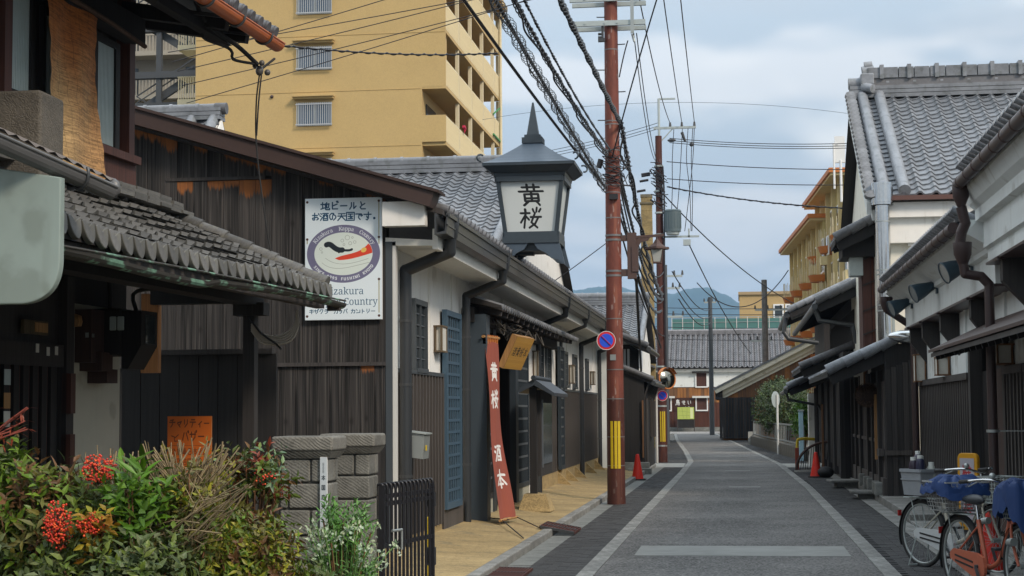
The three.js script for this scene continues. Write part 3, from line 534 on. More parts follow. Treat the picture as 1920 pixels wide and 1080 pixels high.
// small things on the wall near the gable
{
  const t = thing('mailbox', 'small stainless letter box with sloping lid on the ribbed boards', 'letter box', [-3.55, 1.1, -18.6]);
  new MB().prism([[-3.68, 1.13], [-3.46, 1.10], [-3.44, 1.36], [-3.68, 1.40]], 'z', -18.85, -18.5).build('body', MAT.steel, t);
  new MB().bar([-3.70, 1.41, -18.675], [-3.42, 1.375, -18.675], 0.39, 0.015).build('lid', MAT.galv, t);
  new MB().box(-3.69, 1.05, -18.88, -3.67, 1.55, -18.7).build('back_plate', MAT.pipeWhite, t);
  new MB().box(-3.439, 1.19, -18.60, -3.43, 1.25, -18.56).build('lock', MAT.yellow, t);
}
// ---------------------------------------------------------------- things at the brewery entrance
{ // the great square lantern over the eave
  const cx = -2.82, cz = -23.6, t = thing('roof_lantern', 'great square roofed lantern with black brushed characters above the brewery eave', 'lantern', [cx, 3.62, cz]);
  const fr = M({ map: T.stucco, color: lin(0.036, 0.05, 0.062), roughness: 0.45 }), rf = M({ map: T.stucco, color: lin(0.06, 0.085, 0.115), roughness: 0.42 });
  const y0 = 4.05, y1 = 4.92, wb = 0.37, wt = 0.475;
  const pyr = (b, a) => (y, h, rb, rt) => b.add(new THREE.CylinderGeometry(rt * Math.SQRT2, rb * Math.SQRT2, h, 4).rotateY(Math.PI / 4).translate(cx, y + h / 2, cz));
  const f = new MB();
  for (const sx of [-1, 1]) for (const sz of [-1, 1]) f.bar([cx + sx * wb, y0, cz + sz * wb], [cx + sx * wt, y1, cz + sz * wt], 0.06);
  for (const [y, w] of [[y0 + 0.03, wb + 0.02], [y1 - 0.03, wt + 0.015]]) for (const s of [-1, 1]) { f.bar([cx - w, y, cz + s * w], [cx + w, y, cz + s * w], 0.055, 0.075); f.bar([cx + s * w, y, cz - w], [cx + s * w, y, cz + w], 0.055, 0.075); }
  f.box(cx - wb - 0.05, y0 - 0.1, cz - wb - 0.05, cx + wb + 0.05, y0 - 0.005, cz + wb + 0.05);
  f.build('frame', fr, t);
  const paper = M({ map: T.stucco, color: lin(0.52, 0.56, 0.55), roughness: 0.5 });
  { const b = new MB(); pyr(b)(y0, y1 - y0, wb - 0.012, wt - 0.012); b.build('panes', paper, t); }
  // brushed characters as thin black paint on the front pane
  const face = canvasMat(512, 512, (c) => { c.fillStyle = '#c3c9c8'; c.fillRect(0, 0, 512, 512); c.strokeStyle = '#101316'; const two = (ch, x, y, s) => { glyph(c, ch, x, y, s, 20); glyph(c, ch, x + 3, y + 4, s, 17); }; two('黄', 138, 30, 226); two('桜', 142, 268, 216); }, { roughness: 0.5 });
  const q = (y, w) => [[cx - w, y, cz + w + 0.004], [cx + w, y, cz + w + 0.004]], lo = q(y0 + 0.07, wb - 0.005), hi = q(y1 - 0.07, wt - 0.022);
  new MB().quad(lo[0], lo[1], hi[1], hi[0], true).build('lettered_pane', face, t);
  const r = new MB(); pyr(r)(4.93, 0.05, 0.52, 0.53); pyr(r)(4.98, 0.09, 0.56, 0.665); pyr(r)(5.07, 0.04, 0.675, 0.675); r.build('eave', fr, t);
  const R = new MB(), N = 6; for (let i = 0; i < N; i++) { const a = i / N, b = (i + 1) / N, h = (s) => 5.11 + 0.36 * Math.pow(s, 1.25), w = (s) => mix(0.68, 0.13, s); pyr(R)(h(a), h(b) - h(a), w(a), w(b)); } R.build('roof', rf, t);
  const sp = new MB(); pyr(sp)(5.47, 0.085, 0.155, 0.155); pyr(sp)(5.55, 0.05, 0.12, 0.12); pyr(sp)(5.6, 0.5, 0.088, 0.012); sp.build('spire', fr, t);
  const cu = new MB(); for (const sx of [-1, 1]) for (const sz of [-1, 1]) { const c = []; for (let k = 0; k <= 6; k++) { const a = k * 0.62; c.push([cx + sx * (0.69 + 0.05 * Math.sin(a)), 5.13 + 0.05 - 0.05 * Math.cos(a), cz + sz * (0.69 + 0.05 * Math.sin(a))]); } cu.tube(c, 0.014, 6, 16); } cu.build('corner_curl', fr, t);
  // curved feet and the beam that carries it
  const ft = new MB(); for (const s of [-1, 1]) { const P = [[cx + s * 0.04, 3.95], [cx + s * 0.10, 3.86], [cx + s * 0.22, 3.80], [cx + s * 0.30, 3.72], [cx + s * 0.40, 3.70], [cx + s * 0.50, 3.62], [cx + s * 0.42, 3.95]]; for (const z of [cz - 0.4, cz + 0.36]) ft.prism(P, 'z', z, z + 0.04); }
  ft.each('foot', rf, t); t.scale.setScalar(0.94);
  new MB().box(cx - 0.3, 3.83, cz - 0.3, cx + 0.3, 3.95, cz + 0.3).bar([cx, 3.86, cz], [-3.9, 3.9, cz], 0.16, 0.14).bar([cx - 0.35, 3.80, cz - 0.25], [-3.9, 3.98, cz - 0.25], 0.1).build('support_beam', fr, t);
}
{ // long banner tied down to the kerb
  const t = thing('banner', 'long faded red cloth banner with white brushed characters, tied down to the kerb', 'banner', [-3.05, 0.1, -23.0]);
  const cloth = canvasMat(256, 1536, (c) => { const g = c; g.fillStyle = '#8f4a38'; g.fillRect(0, 0, 256, 1536); for (let i = 0; i < 900; i++) { g.globalAlpha = 0.2; g.fillStyle = i % 2 ? '#8a4440' : '#7a301e'; const x = rnd() * 256; g.fillRect(x, rnd() * 1536 - 300, 1 + rnd() * 3, 100 + rnd() * 400); } g.globalAlpha = 1; g.strokeStyle = '#dcdad6'; for (const [ch, y] of [['黄', 190], ['桜', 430], ['酒', 900], ['本', 1130]]) { glyph(g, ch, 52, y, 160, 21); } }, { roughness: 0.95 });
  const N = 40, K = 8, pos = [], uv = [], idx = [];
  for (let j = 0; j <= N; j++) for (let i = 0; i <= K; i++) {
    const v = j / N, u = i / K, y = mix(2.56, 0.17, v), fold = 0.05 * Math.sin(v * 5 + u * 2) + 0.03 * Math.sin(u * 7 + v * 9) * v;
    pos.push(mix(-3.45, -3.17, Math.pow(v, 0.9)) - 0.05 * Math.sin(v * 3.0) + u * 0.09 + fold * 0.5, y + 0.02 * Math.sin(u * 3.14), mix(-23.05, -22.67, v) - u * mix(0.55, 0.72, v)); uv.push(1 - (1 - u), 1 - v);
  }
  for (let j = 0; j < N; j++) for (let i = 0; i < K; i++) { const a = j * (K + 1) + i, b = a + 1, c = a + K + 1; idx.push(a, c, b, b, c, c + 1); }
  const g = new THREE.BufferGeometry(); g.setAttribute('position', new THREE.Float32BufferAttribute(pos, 3)); g.setAttribute('uv', new THREE.Float32BufferAttribute(uv, 2)); g.setIndex(idx); g.computeVertexNormals();
  const inv = g; put('cloth', inv, cloth, t);
  new MB().cyl([-3.46, 2.64, -22.98], [-3.34, 2.64, -23.7], 0.02, 0.02, 8).build('top_pole', MAT.lightWood, t);
  new MB().cyl([-3.19, 0.17, -22.6], [-3.07, 0.17, -23.46], 0.018, 0.018, 8).build('foot_pole', MAT.lightWood, t);
  const lp = new MB(); for (let i = 0; i < 6; i++) { const k = i / 5, z = -23.06 - k * 0.53, x = -3.45 + k * 0.09; lp.box(x - 0.02, 2.54, z - 0.02, x + 0.02, 2.67, z + 0.02); } lp.each('loop', MAT.orange, t);
  new MB().cyl([-3.16, 0.17, -22.66], [-2.62, 0.09, -20.6], 0.008, 0.008, 5).cyl([-3.07, 0.17, -23.42], [-2.6, 0.09, -22.3], 0.008, 0.008, 5).cyl([-3.1, 0.17, -22.85], [-3.6, 0.16, -23.6], 0.008, 0.008, 5).build('tie_rope', MAT.dark2, t);
}
{ // tilted shop board under the little eave
  const t = thing('shop_board', 'thick yellow wooden shop board with brushed writing, hung tilted under the entrance eave', 'sign', [-3.3, 2.3, -26.6]);
  const face = canvasMat(512, 320, (c) => { c.fillStyle = '#b98a3a'; c.fillRect(0, 0, 512, 320); for (let i = 0; i < 240; i++) { c.globalAlpha = 0.12; c.fillStyle = i % 2 ? '#8a5c1c' : '#d8ab58'; c.fillRect(0, rnd() * 320, 512, 1 + rnd() * 2.5); } c.globalAlpha = 0.85; c.strokeStyle = '#33240f'; ['酒', '黄', '桜', '本'].forEach((ch, i) => { glyph(c, ch, 50 + i * 106, 100, 96, 11); }); });
  const a = new THREE.Matrix4().makeBasis(V(0.1, 0, -0.995), V(0.42, 0.907, 0.042), V(0.1, 0, -0.995).cross(V(0.42, 0.907, 0.042)).normalize()).setPosition(-3.30, 2.50, -25.3);
  const g = new THREE.BoxGeometry(1.15, 0.52, 0.09).applyMatrix4(a); new MB().add(g).build('board', MAT.lightWood, t);
  const q = new THREE.PlaneGeometry(1.14, 0.51).translate(0, 0, 0.048).applyMatrix4(a); put('writing', q, face, t);
  const lg = new MB(); for (const x of [-0.5, 0.5]) { const p = V(x, 0.3, -0.05).applyMatrix4(a); lg.bar(p.toArray(), [-3.6, 2.98, p.z], 0.03); } lg.build('hanger', MAT.dark2, t);
}
{ // roofed notice case standing on a concrete block
  const t = thing('notice_case', 'narrow roofed dark notice case standing on a tapered concrete block', 'notice case', [-3.12, 0.1, -26.2]);
  new MB().add(new THREE.CylinderGeometry(0.17 * 1.414, 0.25 * 1.414, 0.26, 4).rotateY(Math.PI / 4).scale(1, 1, 1.15).translate(-3.12, 0.23, -26.15)).build('foot_block', MAT.sand, t);
  new MB().box(-3.22, 0.34, -26.25, -3.11, 1.98, -26.14).build('post', MAT.black, t);
  new MB().box(-3.2, 0.62, -27.9, -3.06, 1.95, -26.3).build('case', MAT.dark, t);
  new MB().box(-3.055, 0.8, -27.75, -3.045, 1.75, -26.45).build('pane', MAT.glass, t);
  new MB().box(-3.065, 0.75, -26.47, -3.04, 1.8, -26.43).build('glazing_edge', MAT.slat, t);
  new MB().prism([[-3.36, 1.97], [-3.13, 2.12], [-2.82, 1.9], [-2.82, 1.85], [-3.13, 2.02], [-3.36, 1.90]], 'z', -28.1, -26.0).build('roof', M({ color: lin(0.04, 0.05, 0.062), roughness: 0.4 }), t);
  new MB().cyl([-3.13, 2.13, -25.95], [-3.13, 2.13, -28.15], 0.04, 0.04, 8).build('ridge_roll', MAT.navy, t);
}
{ // small drain grate bridging kerb and gutter, and one nearer the camera
  const mk = (x0, x1, z0, z1, tilt, label) => {
    const t = thing('drain_grate', label, 'drain grate', [(x0 + x1) / 2, 0, (z0 + z1) / 2]), y = (x) => mix(0.1, 0.02, (x - x0) / (x1 - x0)) * tilt + 0.012;
    const b = new MB(); for (let i = 0; i <= 12; i++) { const x = mix(x0, x1, i / 12); b.bar([x, y(x), z0], [x, y(x), z1], 0.016, 0.03); } b.build('bars', MAT.rustDark, t);
    const f = new MB(); for (const z of [z0, z1, (z0 + z1) / 2]) f.bar([x0, y(x0), z], [x1, y(x1), z], 0.03, 0.034); f.build('rim', MAT.gutter, t);
  };
  mk(-2.62, -2.17, -22.3, -23.2, 1, 'rusty iron grate tilted from the kerb over the gutter strip by the banner');
  mk(-2.5, -2.12, -16.4, -17.35, 0.12, 'flat iron grate in the gutter strip nearest the gate');
}
// ---------------------------------------------------------------- old house nearest the camera, in its own slightly turned frame
// (x = 0 at the lean-to eave, z = 0 at its far end, wall at x = -1.65)
inFrame(HOUSE, () => {
  const house = thing('old_house', 'old dark timber house with a sagging tiled lean-to and an orange gutter above', 'house', [-1.65, 0, 3]);
  // lean-to roof
  const SL = V(-Math.cos(24.5 * RAD), Math.sin(24.5 * RAD), 0);
  const lean = new MB().prism([[0.0, 2.68], [0.0, 2.71], [-1.9, 3.58], [-1.9, 3.5]], 'z', 0.02, 6.1).build('lean_to_roof', MAT.dark, house);
  {
    const w = 0.2, e = 0.225, list = [], g = tileGeo(w, e, 0.03, 0.035);
    for (let j = 0; j < 8; j++) for (let i = 0; i < 30; i++) {
      const z = 6.02 - i * w, sag = 0.02 * Math.sin(z * 1.3) - 0.012 * Math.sin(z * 2.9), p = V(0, 2.745 + sag, z).addScaledVector(SL, j * e).add(V(0, rr(-0.006, 0.006), rr(-0.005, 0.005)));
      const N = V(Math.sin(24.5 * RAD), Math.cos(24.5 * RAD), 0), U = V(0, 0, -1);
      list.push({ m: basis(U, SL, N, p).multiply(new THREE.Matrix4().makeRotationZ(rr(-0.02, 0.02))).multiply(new THREE.Matrix4().makeRotationX(rr(-0.01, 0.02))), c: Math.floor(rnd() * 3) });
    }
    pieces(lean, 'roof_tile', [g], MAT.tileOld, list);
    // eave tiles with drooping round-shouldered faces
    const s = new THREE.Shape(); s.moveTo(-0.085, 0.03); s.quadraticCurveTo(-0.05, 0.055, 0, 0.0); s.quadraticCurveTo(0.05, 0.03, 0.085, 0.035); s.quadraticCurveTo(0.085, -0.075, 0.025, -0.1); s.quadraticCurveTo(-0.06, -0.09, -0.085, 0.03);
    const eg = new THREE.ExtrudeGeometry(s, { depth: 0.03, bevelEnabled: true, bevelSize: 0.004, bevelThickness: 0.004, bevelSegments: 1 }).rotateY(Math.PI / 2).translate(0.0, 0, 0), el = [];
    for (let i = 0; i < 30; i++) { const z = 5.92 - i * w, sag = 0.02 * Math.sin(z * 1.3) - 0.012 * Math.sin(z * 2.9); el.push({ m: new THREE.Matrix4().makeRotationZ(0.12 + rr(-0.06, 0.06)).setPosition(0.005, 2.765 + sag, z), c: Math.floor(rnd() * 3) }); }
    pieces(lean, 'eave_tile', [eg], MAT.tileOld, el);
    // verge roll at the far end and stacked flat tiles against the upper wall
    const vg = new THREE.CylinderGeometry(0.075, 0.085, 0.3, 10, 1, false, 0, Math.PI * 2), vl = [];
    for (let j = 0; j < 7; j++) { const p = V(-0.02, 2.80, 0.06).addScaledVector(SL, 0.14 + j * 0.27); vl.push({ m: new THREE.Matrix4().makeRotationZ(Math.PI / 2 - 24.5 * RAD + 0.03).setPosition(p), c: Math.floor(rnd() * 3) }); }
    pieces(lean, 'verge_tile', [vg], MAT.tileOld, vl);
    const fl = [new THREE.BoxGeometry(0.16, 0.03, 0.27)], ll = [];
    for (let r = 0; r < 4; r++) for (let i = 0; i < 21; i++) ll.push({ m: new THREE.Matrix4().makeRotationY(rr(-0.05, 0.05)).setPosition(-1.42 - r * 0.06 + rr(-0.015, 0.015), 3.5 + r * 0.045 + rr(0, 0.01), 0.1 + i * 0.29 + (r % 2) * 0.12), c: Math.floor(rnd() * 3) });
    pieces(lean, 'flat_tile', fl, MAT.tileOld, ll);
  }
  new MB().box(-0.12, 2.58, 0.02, -0.04, 2.68, 6.1).build('eave_board', MAT.dark2, house);
  { // green copper gutter: half pipe with brackets, sagging
    const g = new MB(); for (let i = 0; i < 24; i++) { const z = 6.1 - i * 0.26, y = (z) => 2.635 + 0.02 * Math.sin(z * 1.3) - 0.004 * z - (z > 3.3 ? 0.03 : 0), N = 7; for (let k = 0; k < N; k++) { const a = Math.PI + (k / N) * Math.PI, b = Math.PI + ((k + 1) / N) * Math.PI, P = (t, zz) => [0.075 + 0.055 * Math.cos(t), y(zz) + 0.05 * Math.sin(t), zz]; g.quad(P(a, z), P(b, z), P(b, z - 0.26), P(a, z - 0.26)); } }
    g.tube([[0.13, 2.60, 6.1], [0.13, 2.63, 4], [0.13, 2.645, 2], [0.13, 2.655, -0.1]], 0.009, 6, 30); g.build('copper_gutter', MAT.copper, house);
    new MB().box(-0.02, 2.56, -0.06, 0.10, 2.62, 0.0).build('gutter_end', MAT.dark2, house);
  }
  // rafters, beam, corner post
  const rf = new MB(); for (let z = 0.25; z < 6; z += 0.42) rf.bar([-0.05, 2.64, z], [-1.7, 3.36, z], 0.06, 0.08); rf.each('rafter', MAT.black, house);
  new MB().box(-0.85, 2.62, -0.05, -0.65, 2.8, 6.1).box(-1.7, 2.64, 0.02, -0.85, 2.78, 0.16).build('beam', MAT.black, house);
  new MB().box(-0.79, 0.2, 0.03, -0.68, 2.62, 0.14).box(-0.88, 2.52, 0.0, -0.58, 2.64, 0.17).build('corner_post', MAT.dark, house);
  // upper storey
  new MB().box(-3.6, 3.3, 1.2, -1.68, 6.0, 7).build('upper_wall', MAT.dark, house);
  new MB().box(-1.76, 3.3, 0.72, -1.63, 6.0, 0.84).box(-1.72, 3.3, 3.14, -1.61, 6, 3.26).each('wall_post', MAT.redwood, house);
  new MB().box(-3.6, 3.3, 0.75, -1.76, 6.0, 0.85).build('side_wall', MAT.dark2, house);
  new MB().box(-1.72, 3.86, 0.82, -1.52, 3.93, 2.9).box(-1.7, 3.5, 0.8, -1.58, 3.88, 1.9).build('sill', MAT.redwood, house);
  const wn = (z0, z1, y0, y1, dz) => { const f = new MB().box(-1.70, y0 - 0.06, z0 - dz, -1.64, y0, z1 + dz).box(-1.70, y1, z0 - dz, -1.64, y1 + 0.06, z1 + dz).box(-1.70, y0, z0 - dz, -1.64, y1, z0).box(-1.70, y0, z1, -1.64, y1, z1 + dz).build('window', MAT.black, house); const p = new MB().box(-1.69, y0, z0, -1.662, y1, z1).build('pane', MAT.frost, f); const s = new MB(); for (let z = z0 + 0.02; z < z1; z += 0.028) s.box(-1.662, y0, z, -1.657, y1, z + 0.010); s.build('reeded_glass', MAT.frost, f); };
  wn(1.12, 1.50, 3.98, 4.87, 0.09); wn(2.76, 3.12, 4.15, 5.9, 0.06); wn(1.6, 2.5, 3.98, 4.87, 0.05);
  // upper roof over it
  const up = new MB().prism([[-0.62, 5.16], [-0.62, 5.2], [-3.6, 6.5], [-3.6, 6.3]], 'z', 0.1, 7).build('upper_roof', MAT.dark, house);
  new MB().box(-1.68, 4.98, 0.8, -1.5, 5.2, 7).bar([-0.7, 5.12, 0.3], [-1.7, 5.3, 0.3], 0.1, 0.13).bar([-0.7, 5.12, 0.84], [-1.7, 5.3, 0.84], 0.1, 0.13).box(-1.0, 5.06, 0.2, -0.9, 5.16, 7).build('eave_beam', MAT.black, house);
  {
    const ul = [], ug = new THREE.CylinderGeometry(0.055, 0.055, 0.34, 10).rotateZ(Math.PI / 2 - 0.41), ul2 = [];
    for (let i = 0; i < 30; i++) { const z = 0.14 + i * 0.22; ul.push({ m: new THREE.Matrix4().setPosition(-0.63, 5.245, z), c: Math.floor(rnd() * 3) }); ul2.push({ m: new THREE.Matrix4().setPosition(-0.5, 5.185, z), c: Math.floor(rnd() * 3) }); }
    pieces(up, 'roll_tile', [ug], MAT.tileDark, ul);
    pieces(up, 'round_end', [new THREE.CylinderGeometry(0.062, 0.062, 0.03, 12).rotateZ(Math.PI / 2 - 0.1)], MAT.tileDark, ul2);
    tileSlope(up, V(-0.62, 5.22, 6.9), V(0, 0, -1), V(-Math.cos(0.41), Math.sin(0.41), 0), 31, 8, 0.22, 0.24, MAT.tileDark, { most: 60 });
  }
  { // orange plastic gutter with iron brackets
    const g = new MB(); for (let i = 0; i < 20; i++) { const z = 6.0 - i * 0.3, N = 10; for (let k = 0; k < N; k++) { const A = (q) => Math.PI * (1 + q / N), P = (q, r, zz) => [-0.51 + r * Math.cos(A(q)), 5.1 + r * Math.sin(A(q)), zz]; g.quad(P(k, 0.075, z), P(k + 1, 0.075, z), P(k + 1, 0.075, z - 0.3), P(k, 0.075, z - 0.3)); } }
    g.add(new THREE.CircleGeometry(0.075, 14, Math.PI, Math.PI).translate(-0.51, 5.1, 0.01)).cyl([-0.585, 5.1, 6.0], [-0.585, 5.1, 0.0], 0.009, 0.009, 6).cyl([-0.435, 5.1, 6.0], [-0.435, 5.1, 0.0], 0.009, 0.009, 6);
    g.build('orange_gutter', M({ map: T.stucco, color: lin(0.50, 0.125, 0.032), roughness: 0.45 }), house);
    for (const z of [0.4, 1.15, 1.9]) { const br = new MB(), c = []; for (let k = 0; k <= 8; k++) { const a = Math.PI * (0.95 + 1.1 * k / 8); c.push([-0.51 + 0.085 * Math.cos(a), 5.1 + 0.085 * Math.sin(a), z]); } br.tube(c, 0.012, 6, 16).bar([-0.59, 5.1, z], [-0.95, 5.16, z], 0.025).build('gutter_bracket', MAT.gutter, house); }
  }
  // lower walls: street front under the lean-to, with the dark sliding door and a mud wall beside it
  new MB().box(-1.85, 0, 2.0, -1.68, 3.3, 7).build('front_wall', MAT.dark, house);
  new MB().box(-1.72, 2.0, 2.15, -1.62, 2.18, 7).box(-1.74, 0.2, 2.0, -1.60, 2.75, 2.14).build('door_frame', MAT.dark, house);
  const dr = new MB().box(-1.70, 0.25, 2.2, -1.67, 2.0, 4.6).build('sliding_door', MAT.redwood, house); const ds = new MB(); for (let z = 2.25; z < 4.6; z += 0.16) ds.box(-1.67, 0.25, z, -1.64, 2.0, z + 0.09); ds.build('slats', MAT.black, dr);
  new MB().box(-1.85, 0, 0.84, -1.70, 2.75, 2.0).build('mud_wall', tone(T.plaster, 0.55, 0.55, 0.48), house);
  new MB().box(-1.85, 2.55, 0.8, -1.66, 3.3, 2.0).build('upper_beam', MAT.black, house);
  new MB().box(-1.64, 1.62, 2.05, -1.56, 1.95, 2.14).box(-1.64, 1.2, 2.05, -1.56, 1.45, 2.14).each('hinge_block', MAT.redwood, house);
  // far end wall stub with orange bare posts
  new MB().box(-1.83, 2.0, -0.02, -1.66, 2.75, 0.06).build('bare_post', MAT.orangeWood, house);
  { // small stickers and a name board on the dark wall
    const n = thing('name_board', 'small yellowed name board on the dark wall beside the door', 'sign', [-1.6, 2.3, 2.5]);
    new MB().box(-1.66, 2.25, 2.42, -1.63, 2.36, 2.84).build('board', tone(T.wood, 0.12, 0.095, 0.05), n); new MB().box(-1.628, 2.27, 2.44, -1.624, 2.345, 2.66).build('plate', MAT.lightWood, n);
    const st = [[2.3, 2.13, 'small white paper charm stuck above the sliding door, first of three'], [2.45, 2.12, 'small square paper charm stuck above the sliding door, middle one'], [2.64, 2.14, 'pale bird-shaped sticker above the sliding door']];
    for (const [z, y, l] of st) tag(new MB().box(-1.617, y - 0.035, z - 0.025, -1.612, y + 0.035, z + 0.025).build('sticker', MAT.shoji), l, 'sticker', 'paper charms above the door');
    for (const [z, y, l, m] of [[3.17, 1.9, 'long pale green charm hanging by the frame edge of the sliding door', MAT.frost], [3.17, 1.72, 'buff paper tag on the door edge above the red nandina shoots', MAT.lightWood], [3.17, 1.58, 'white paper tag on the door edge just above the red nandina shoots', MAT.shoji]]) tag(new MB().box(-1.60, y - 0.06, z - 0.05, -1.595, y + 0.06, z + 0.05).build('paper_tag', m), l, 'tag', 'tags on the door edge');
  }
  // reed blind hanging outside the upper window, its foot swung outward
  {
    const b = thing('reed_blind', 'long sun-faded orange reed blind hanging over the upper window', 'blind', [-1.5, 4, 2.3]), N = 34, K = 10, pos = [], uv = [], idx = [];
    for (let j = 0; j <= N; j++) for (let i = 0; i <= K; i++) { const v = j / N, u = i / K, y = mix(5.02, 3.47, v) - 0.05 * u * (1 - v) + (v > 0.97 ? rr(-0.015, 0.015) : 0); pos.push(-1.50 + 0.07 * v * v + 0.02 * Math.sin(u * 9 + v * 6), y, mix(2.80, 2.68, v) - u * mix(0.95, 0.88, v) + 0.012 * Math.sin(v * 40)); uv.push(u * 0.9, (1 - v) * 1.5); }
    for (let j = 0; j < N; j++) for (let i = 0; i < K; i++) { const a = j * (K + 1) + i, c = a + K + 1; idx.push(a, c, a + 1, a + 1, c, c + 1); }
    const g = new THREE.BufferGeometry(); g.setAttribute('position', new THREE.Float32BufferAttribute(pos, 3)); g.setAttribute('uv', new THREE.Float32BufferAttribute(uv, 2)); g.setIndex(idx); g.computeVertexNormals(); g.applyMatrix4(HOUSE);
    put('reeds', g, M({ map: T.reed, roughness: 0.9, bumpMap: T.reed, bumpScale: 0.004 }), b);
    const e = new MB().tube([[-1.49, 5.03, 2.85], [-1.48, 5.0, 1.8], [-1.46, 4.93, 0.9]], 0.022, 8, 16); e.build('bamboo_rod', tone(T.wood, 0.10, 0.055, 0.035), b);
  }
  { // electricity meter board with grey boxes on the mud wall
    const t = thing('meter_box', 'black electricity meter boxes with glass windows on the mud wall', 'meter', [-1.5, 2.2, 1.5]);
    new MB().rbox(-1.69, 2.12, 1.05, -1.40, 2.52, 1.52, 0.02).prism([[-1.40, 2.5], [-1.22, 2.5], [-1.22, 2.2], [-1.34, 2.0], [-1.40, 2.0]], 'z', 1.15, 1.50).build('case', MAT.black, t);
    new MB().box(-1.70, 2.05, 1.35, -1.55, 2.5, 1.78).box(-1.70, 1.98, 1.45, -1.5, 2.14, 1.68).box(-1.7, 1.88, 1.3, -1.52, 2.0, 1.52).build('back_board', tone(T.wood, 0.05, 0.026, 0.02), t);
    new MB().rbox(-1.50, 2.33, 1.51, -1.44, 2.45, 1.53, 0.008).rbox(-1.43, 2.33, 1.51, -1.37, 2.45, 1.53, 0.008).each('window', MAT.frost, t);
    new MB().box(-1.224, 2.22, 1.22, -1.213, 2.46, 1.42).build('glass_strip', MAT.glass, t);
    new MB().box(-1.60, 2.26, 1.785, -1.57, 2.3, 1.79).box(-1.54, 2.26, 1.785, -1.52, 2.29, 1.79).each('label_plate', MAT.steel, t);
    const cd = new MB().tube([[-1.35, 2.5, 1.3], [-1.4, 2.66, 1.25], [-1.3, 2.72, 1.0], [-0.9, 2.70, 0.6], [-0.75, 2.66, 0.3]], 0.018, 6, 24).tube([[-1.55, 2.5, 1.4], [-1.56, 2.8, 1.4], [-1.6, 3.2, 1.4]], 0.02, 6, 12); cd.each('conduit', MAT.rubber, t);
    new MB().lathe([-1.66, 2.41, 1.88], [[0, 0.05], [0.06, 0.03], [0.07, -0.02], [0.06, -0.06]], 12).build('dial', MAT.lightWood, t);
  }
  // looped cables hanging at the far corner of the lean-to
  { const c = thing('coiled_cable', 'loose loops of pale cable hanging from the corner post of the lean-to', 'cable', [-0.5, 2.5, 0.1]); const b = new MB(); for (let k = 0; k < 5; k++) b.tube([[-0.70, 2.44 - k * 0.015, 0.16], [-0.58, 2.34 - 0.02 * k, 0.17], [-0.42 + 0.02 * k, 2.33 - 0.015 * k, 0.15], [-0.30 + 0.01 * k, 2.42, 0.12], [-0.28, 2.56, 0.1]], 0.010, 5, 20); b.build('loops', M({ color: lin(0.42, 0.38, 0.32) }), c); new MB().tube([[-0.72, 2.5, 0.16], [-0.6, 2.36, 0.2], [-0.45, 2.25, 0.2], [-0.4, 2.2, 0.2]], 0.011, 6, 16).build('black_cable', MAT.rubber, c); }
  { // insulator knot and the service wires dropping from the upper gutter
    const c = thing('service_drop', 'knot of grey insulators and wires hanging from the end of the orange gutter', 'cable', [-0.55, 4.9, 0.3]), b = new MB();
    b.sph([-0.60, 4.80, 0.25], 0.05, 8, 6, [0.8, 1, 0.8]).sph([-0.66, 4.86, 0.2], 0.028).sph([-0.56, 4.86, 0.3], 0.028).sph([-0.54, 4.79, 0.2], 0.03); b.build('insulators', M({ color: lin(0.08, 0.075, 0.07), roughness: 0.4 }), c);
    new MB().tube([[-0.95, 5.5, 1.2], [-0.9, 5.15, 0.9], [-0.72, 4.98, 0.5], [-0.62, 4.86, 0.25]], 0.022, 6, 20).tube([[-0.92, 5.02, 0.9], [-0.9, 4.98, 0.85], [-0.8, 4.96, 0.6], [-0.76, 4.92, 0.55], [-0.76, 4.86, 0.5], [-0.62, 4.86, 0.25]], 0.015, 6, 24).cyl([-0.52, 4.95, 0.05], [-0.58, 4.83, 0.22], 0.012, 0.012, 6).build('thick_wire', MAT.rubber, c);
    new MB().tube([[-0.6, 4.76, 0.25], [-0.64, 4.5, 0.22], [-0.66, 4.1, 0.15], [-0.6, 3.5, 0.1], [-0.52, 3.0, 0.08], [-0.46, 2.85, 0.08]], 0.008, 5, 40).tube([[-0.58, 4.76, 0.25], [-0.61, 4.5, 0.24], [-0.65, 4.2, 0.18]], 0.008, 5, 20).build('thin_wire', MAT.rubber, c);
  }
  { // dark board fence behind the post, joining house and brewery gable
    const t = thing('board_fence', 'black board fence in the passage below the charred gable', 'fence', [-1.5, 0, -0.6]); for (let x = -2.3; x < -0.74; x += 0.2) new MB().box(x, 0, -0.62 + rr(-.006, .006), x + 0.192, 2.19 , -0.59).build('board', MAT.black, t); new MB().box(-2.3, 2.19, -0.66, -0.74, 2.24, -0.56).build('top_rail', MAT.dark, t);
  }
  { // orange poster
    const t = thing('poster', 'orange charity notice with embossed lettering in front of the black fence', 'poster', [-1.13, 1.2, 0.6]);
    const face = canvasMat(400, 420, (c) => { c.fillStyle = '#c4621a'; c.fillRect(0, 0, 400, 420); c.strokeStyle = '#5d2b12'; write(c, 'チャリティー', 14, 14, 62, 8, 63); write(c, 'バザー', 130, 92, 74, 9, 72); c.lineWidth = 7; c.beginPath(); c.moveTo(38, 125); c.lineTo(74, 135); c.lineTo(100, 118); c.moveTo(62, 132); c.lineTo(66, 160); c.lineTo(88, 158); c.stroke(); c.fillStyle = '#8a4214'; c.fillRect(10, 186, 380, 4); c.strokeStyle = '#6d3413'; for (let r = 0; r < 3; r++) for (let i = 0; i < 7; i++) glyph(c, pick([...'本日店国の車天']), 40 + i * 48, 204 + r * 66, 44, 5); });
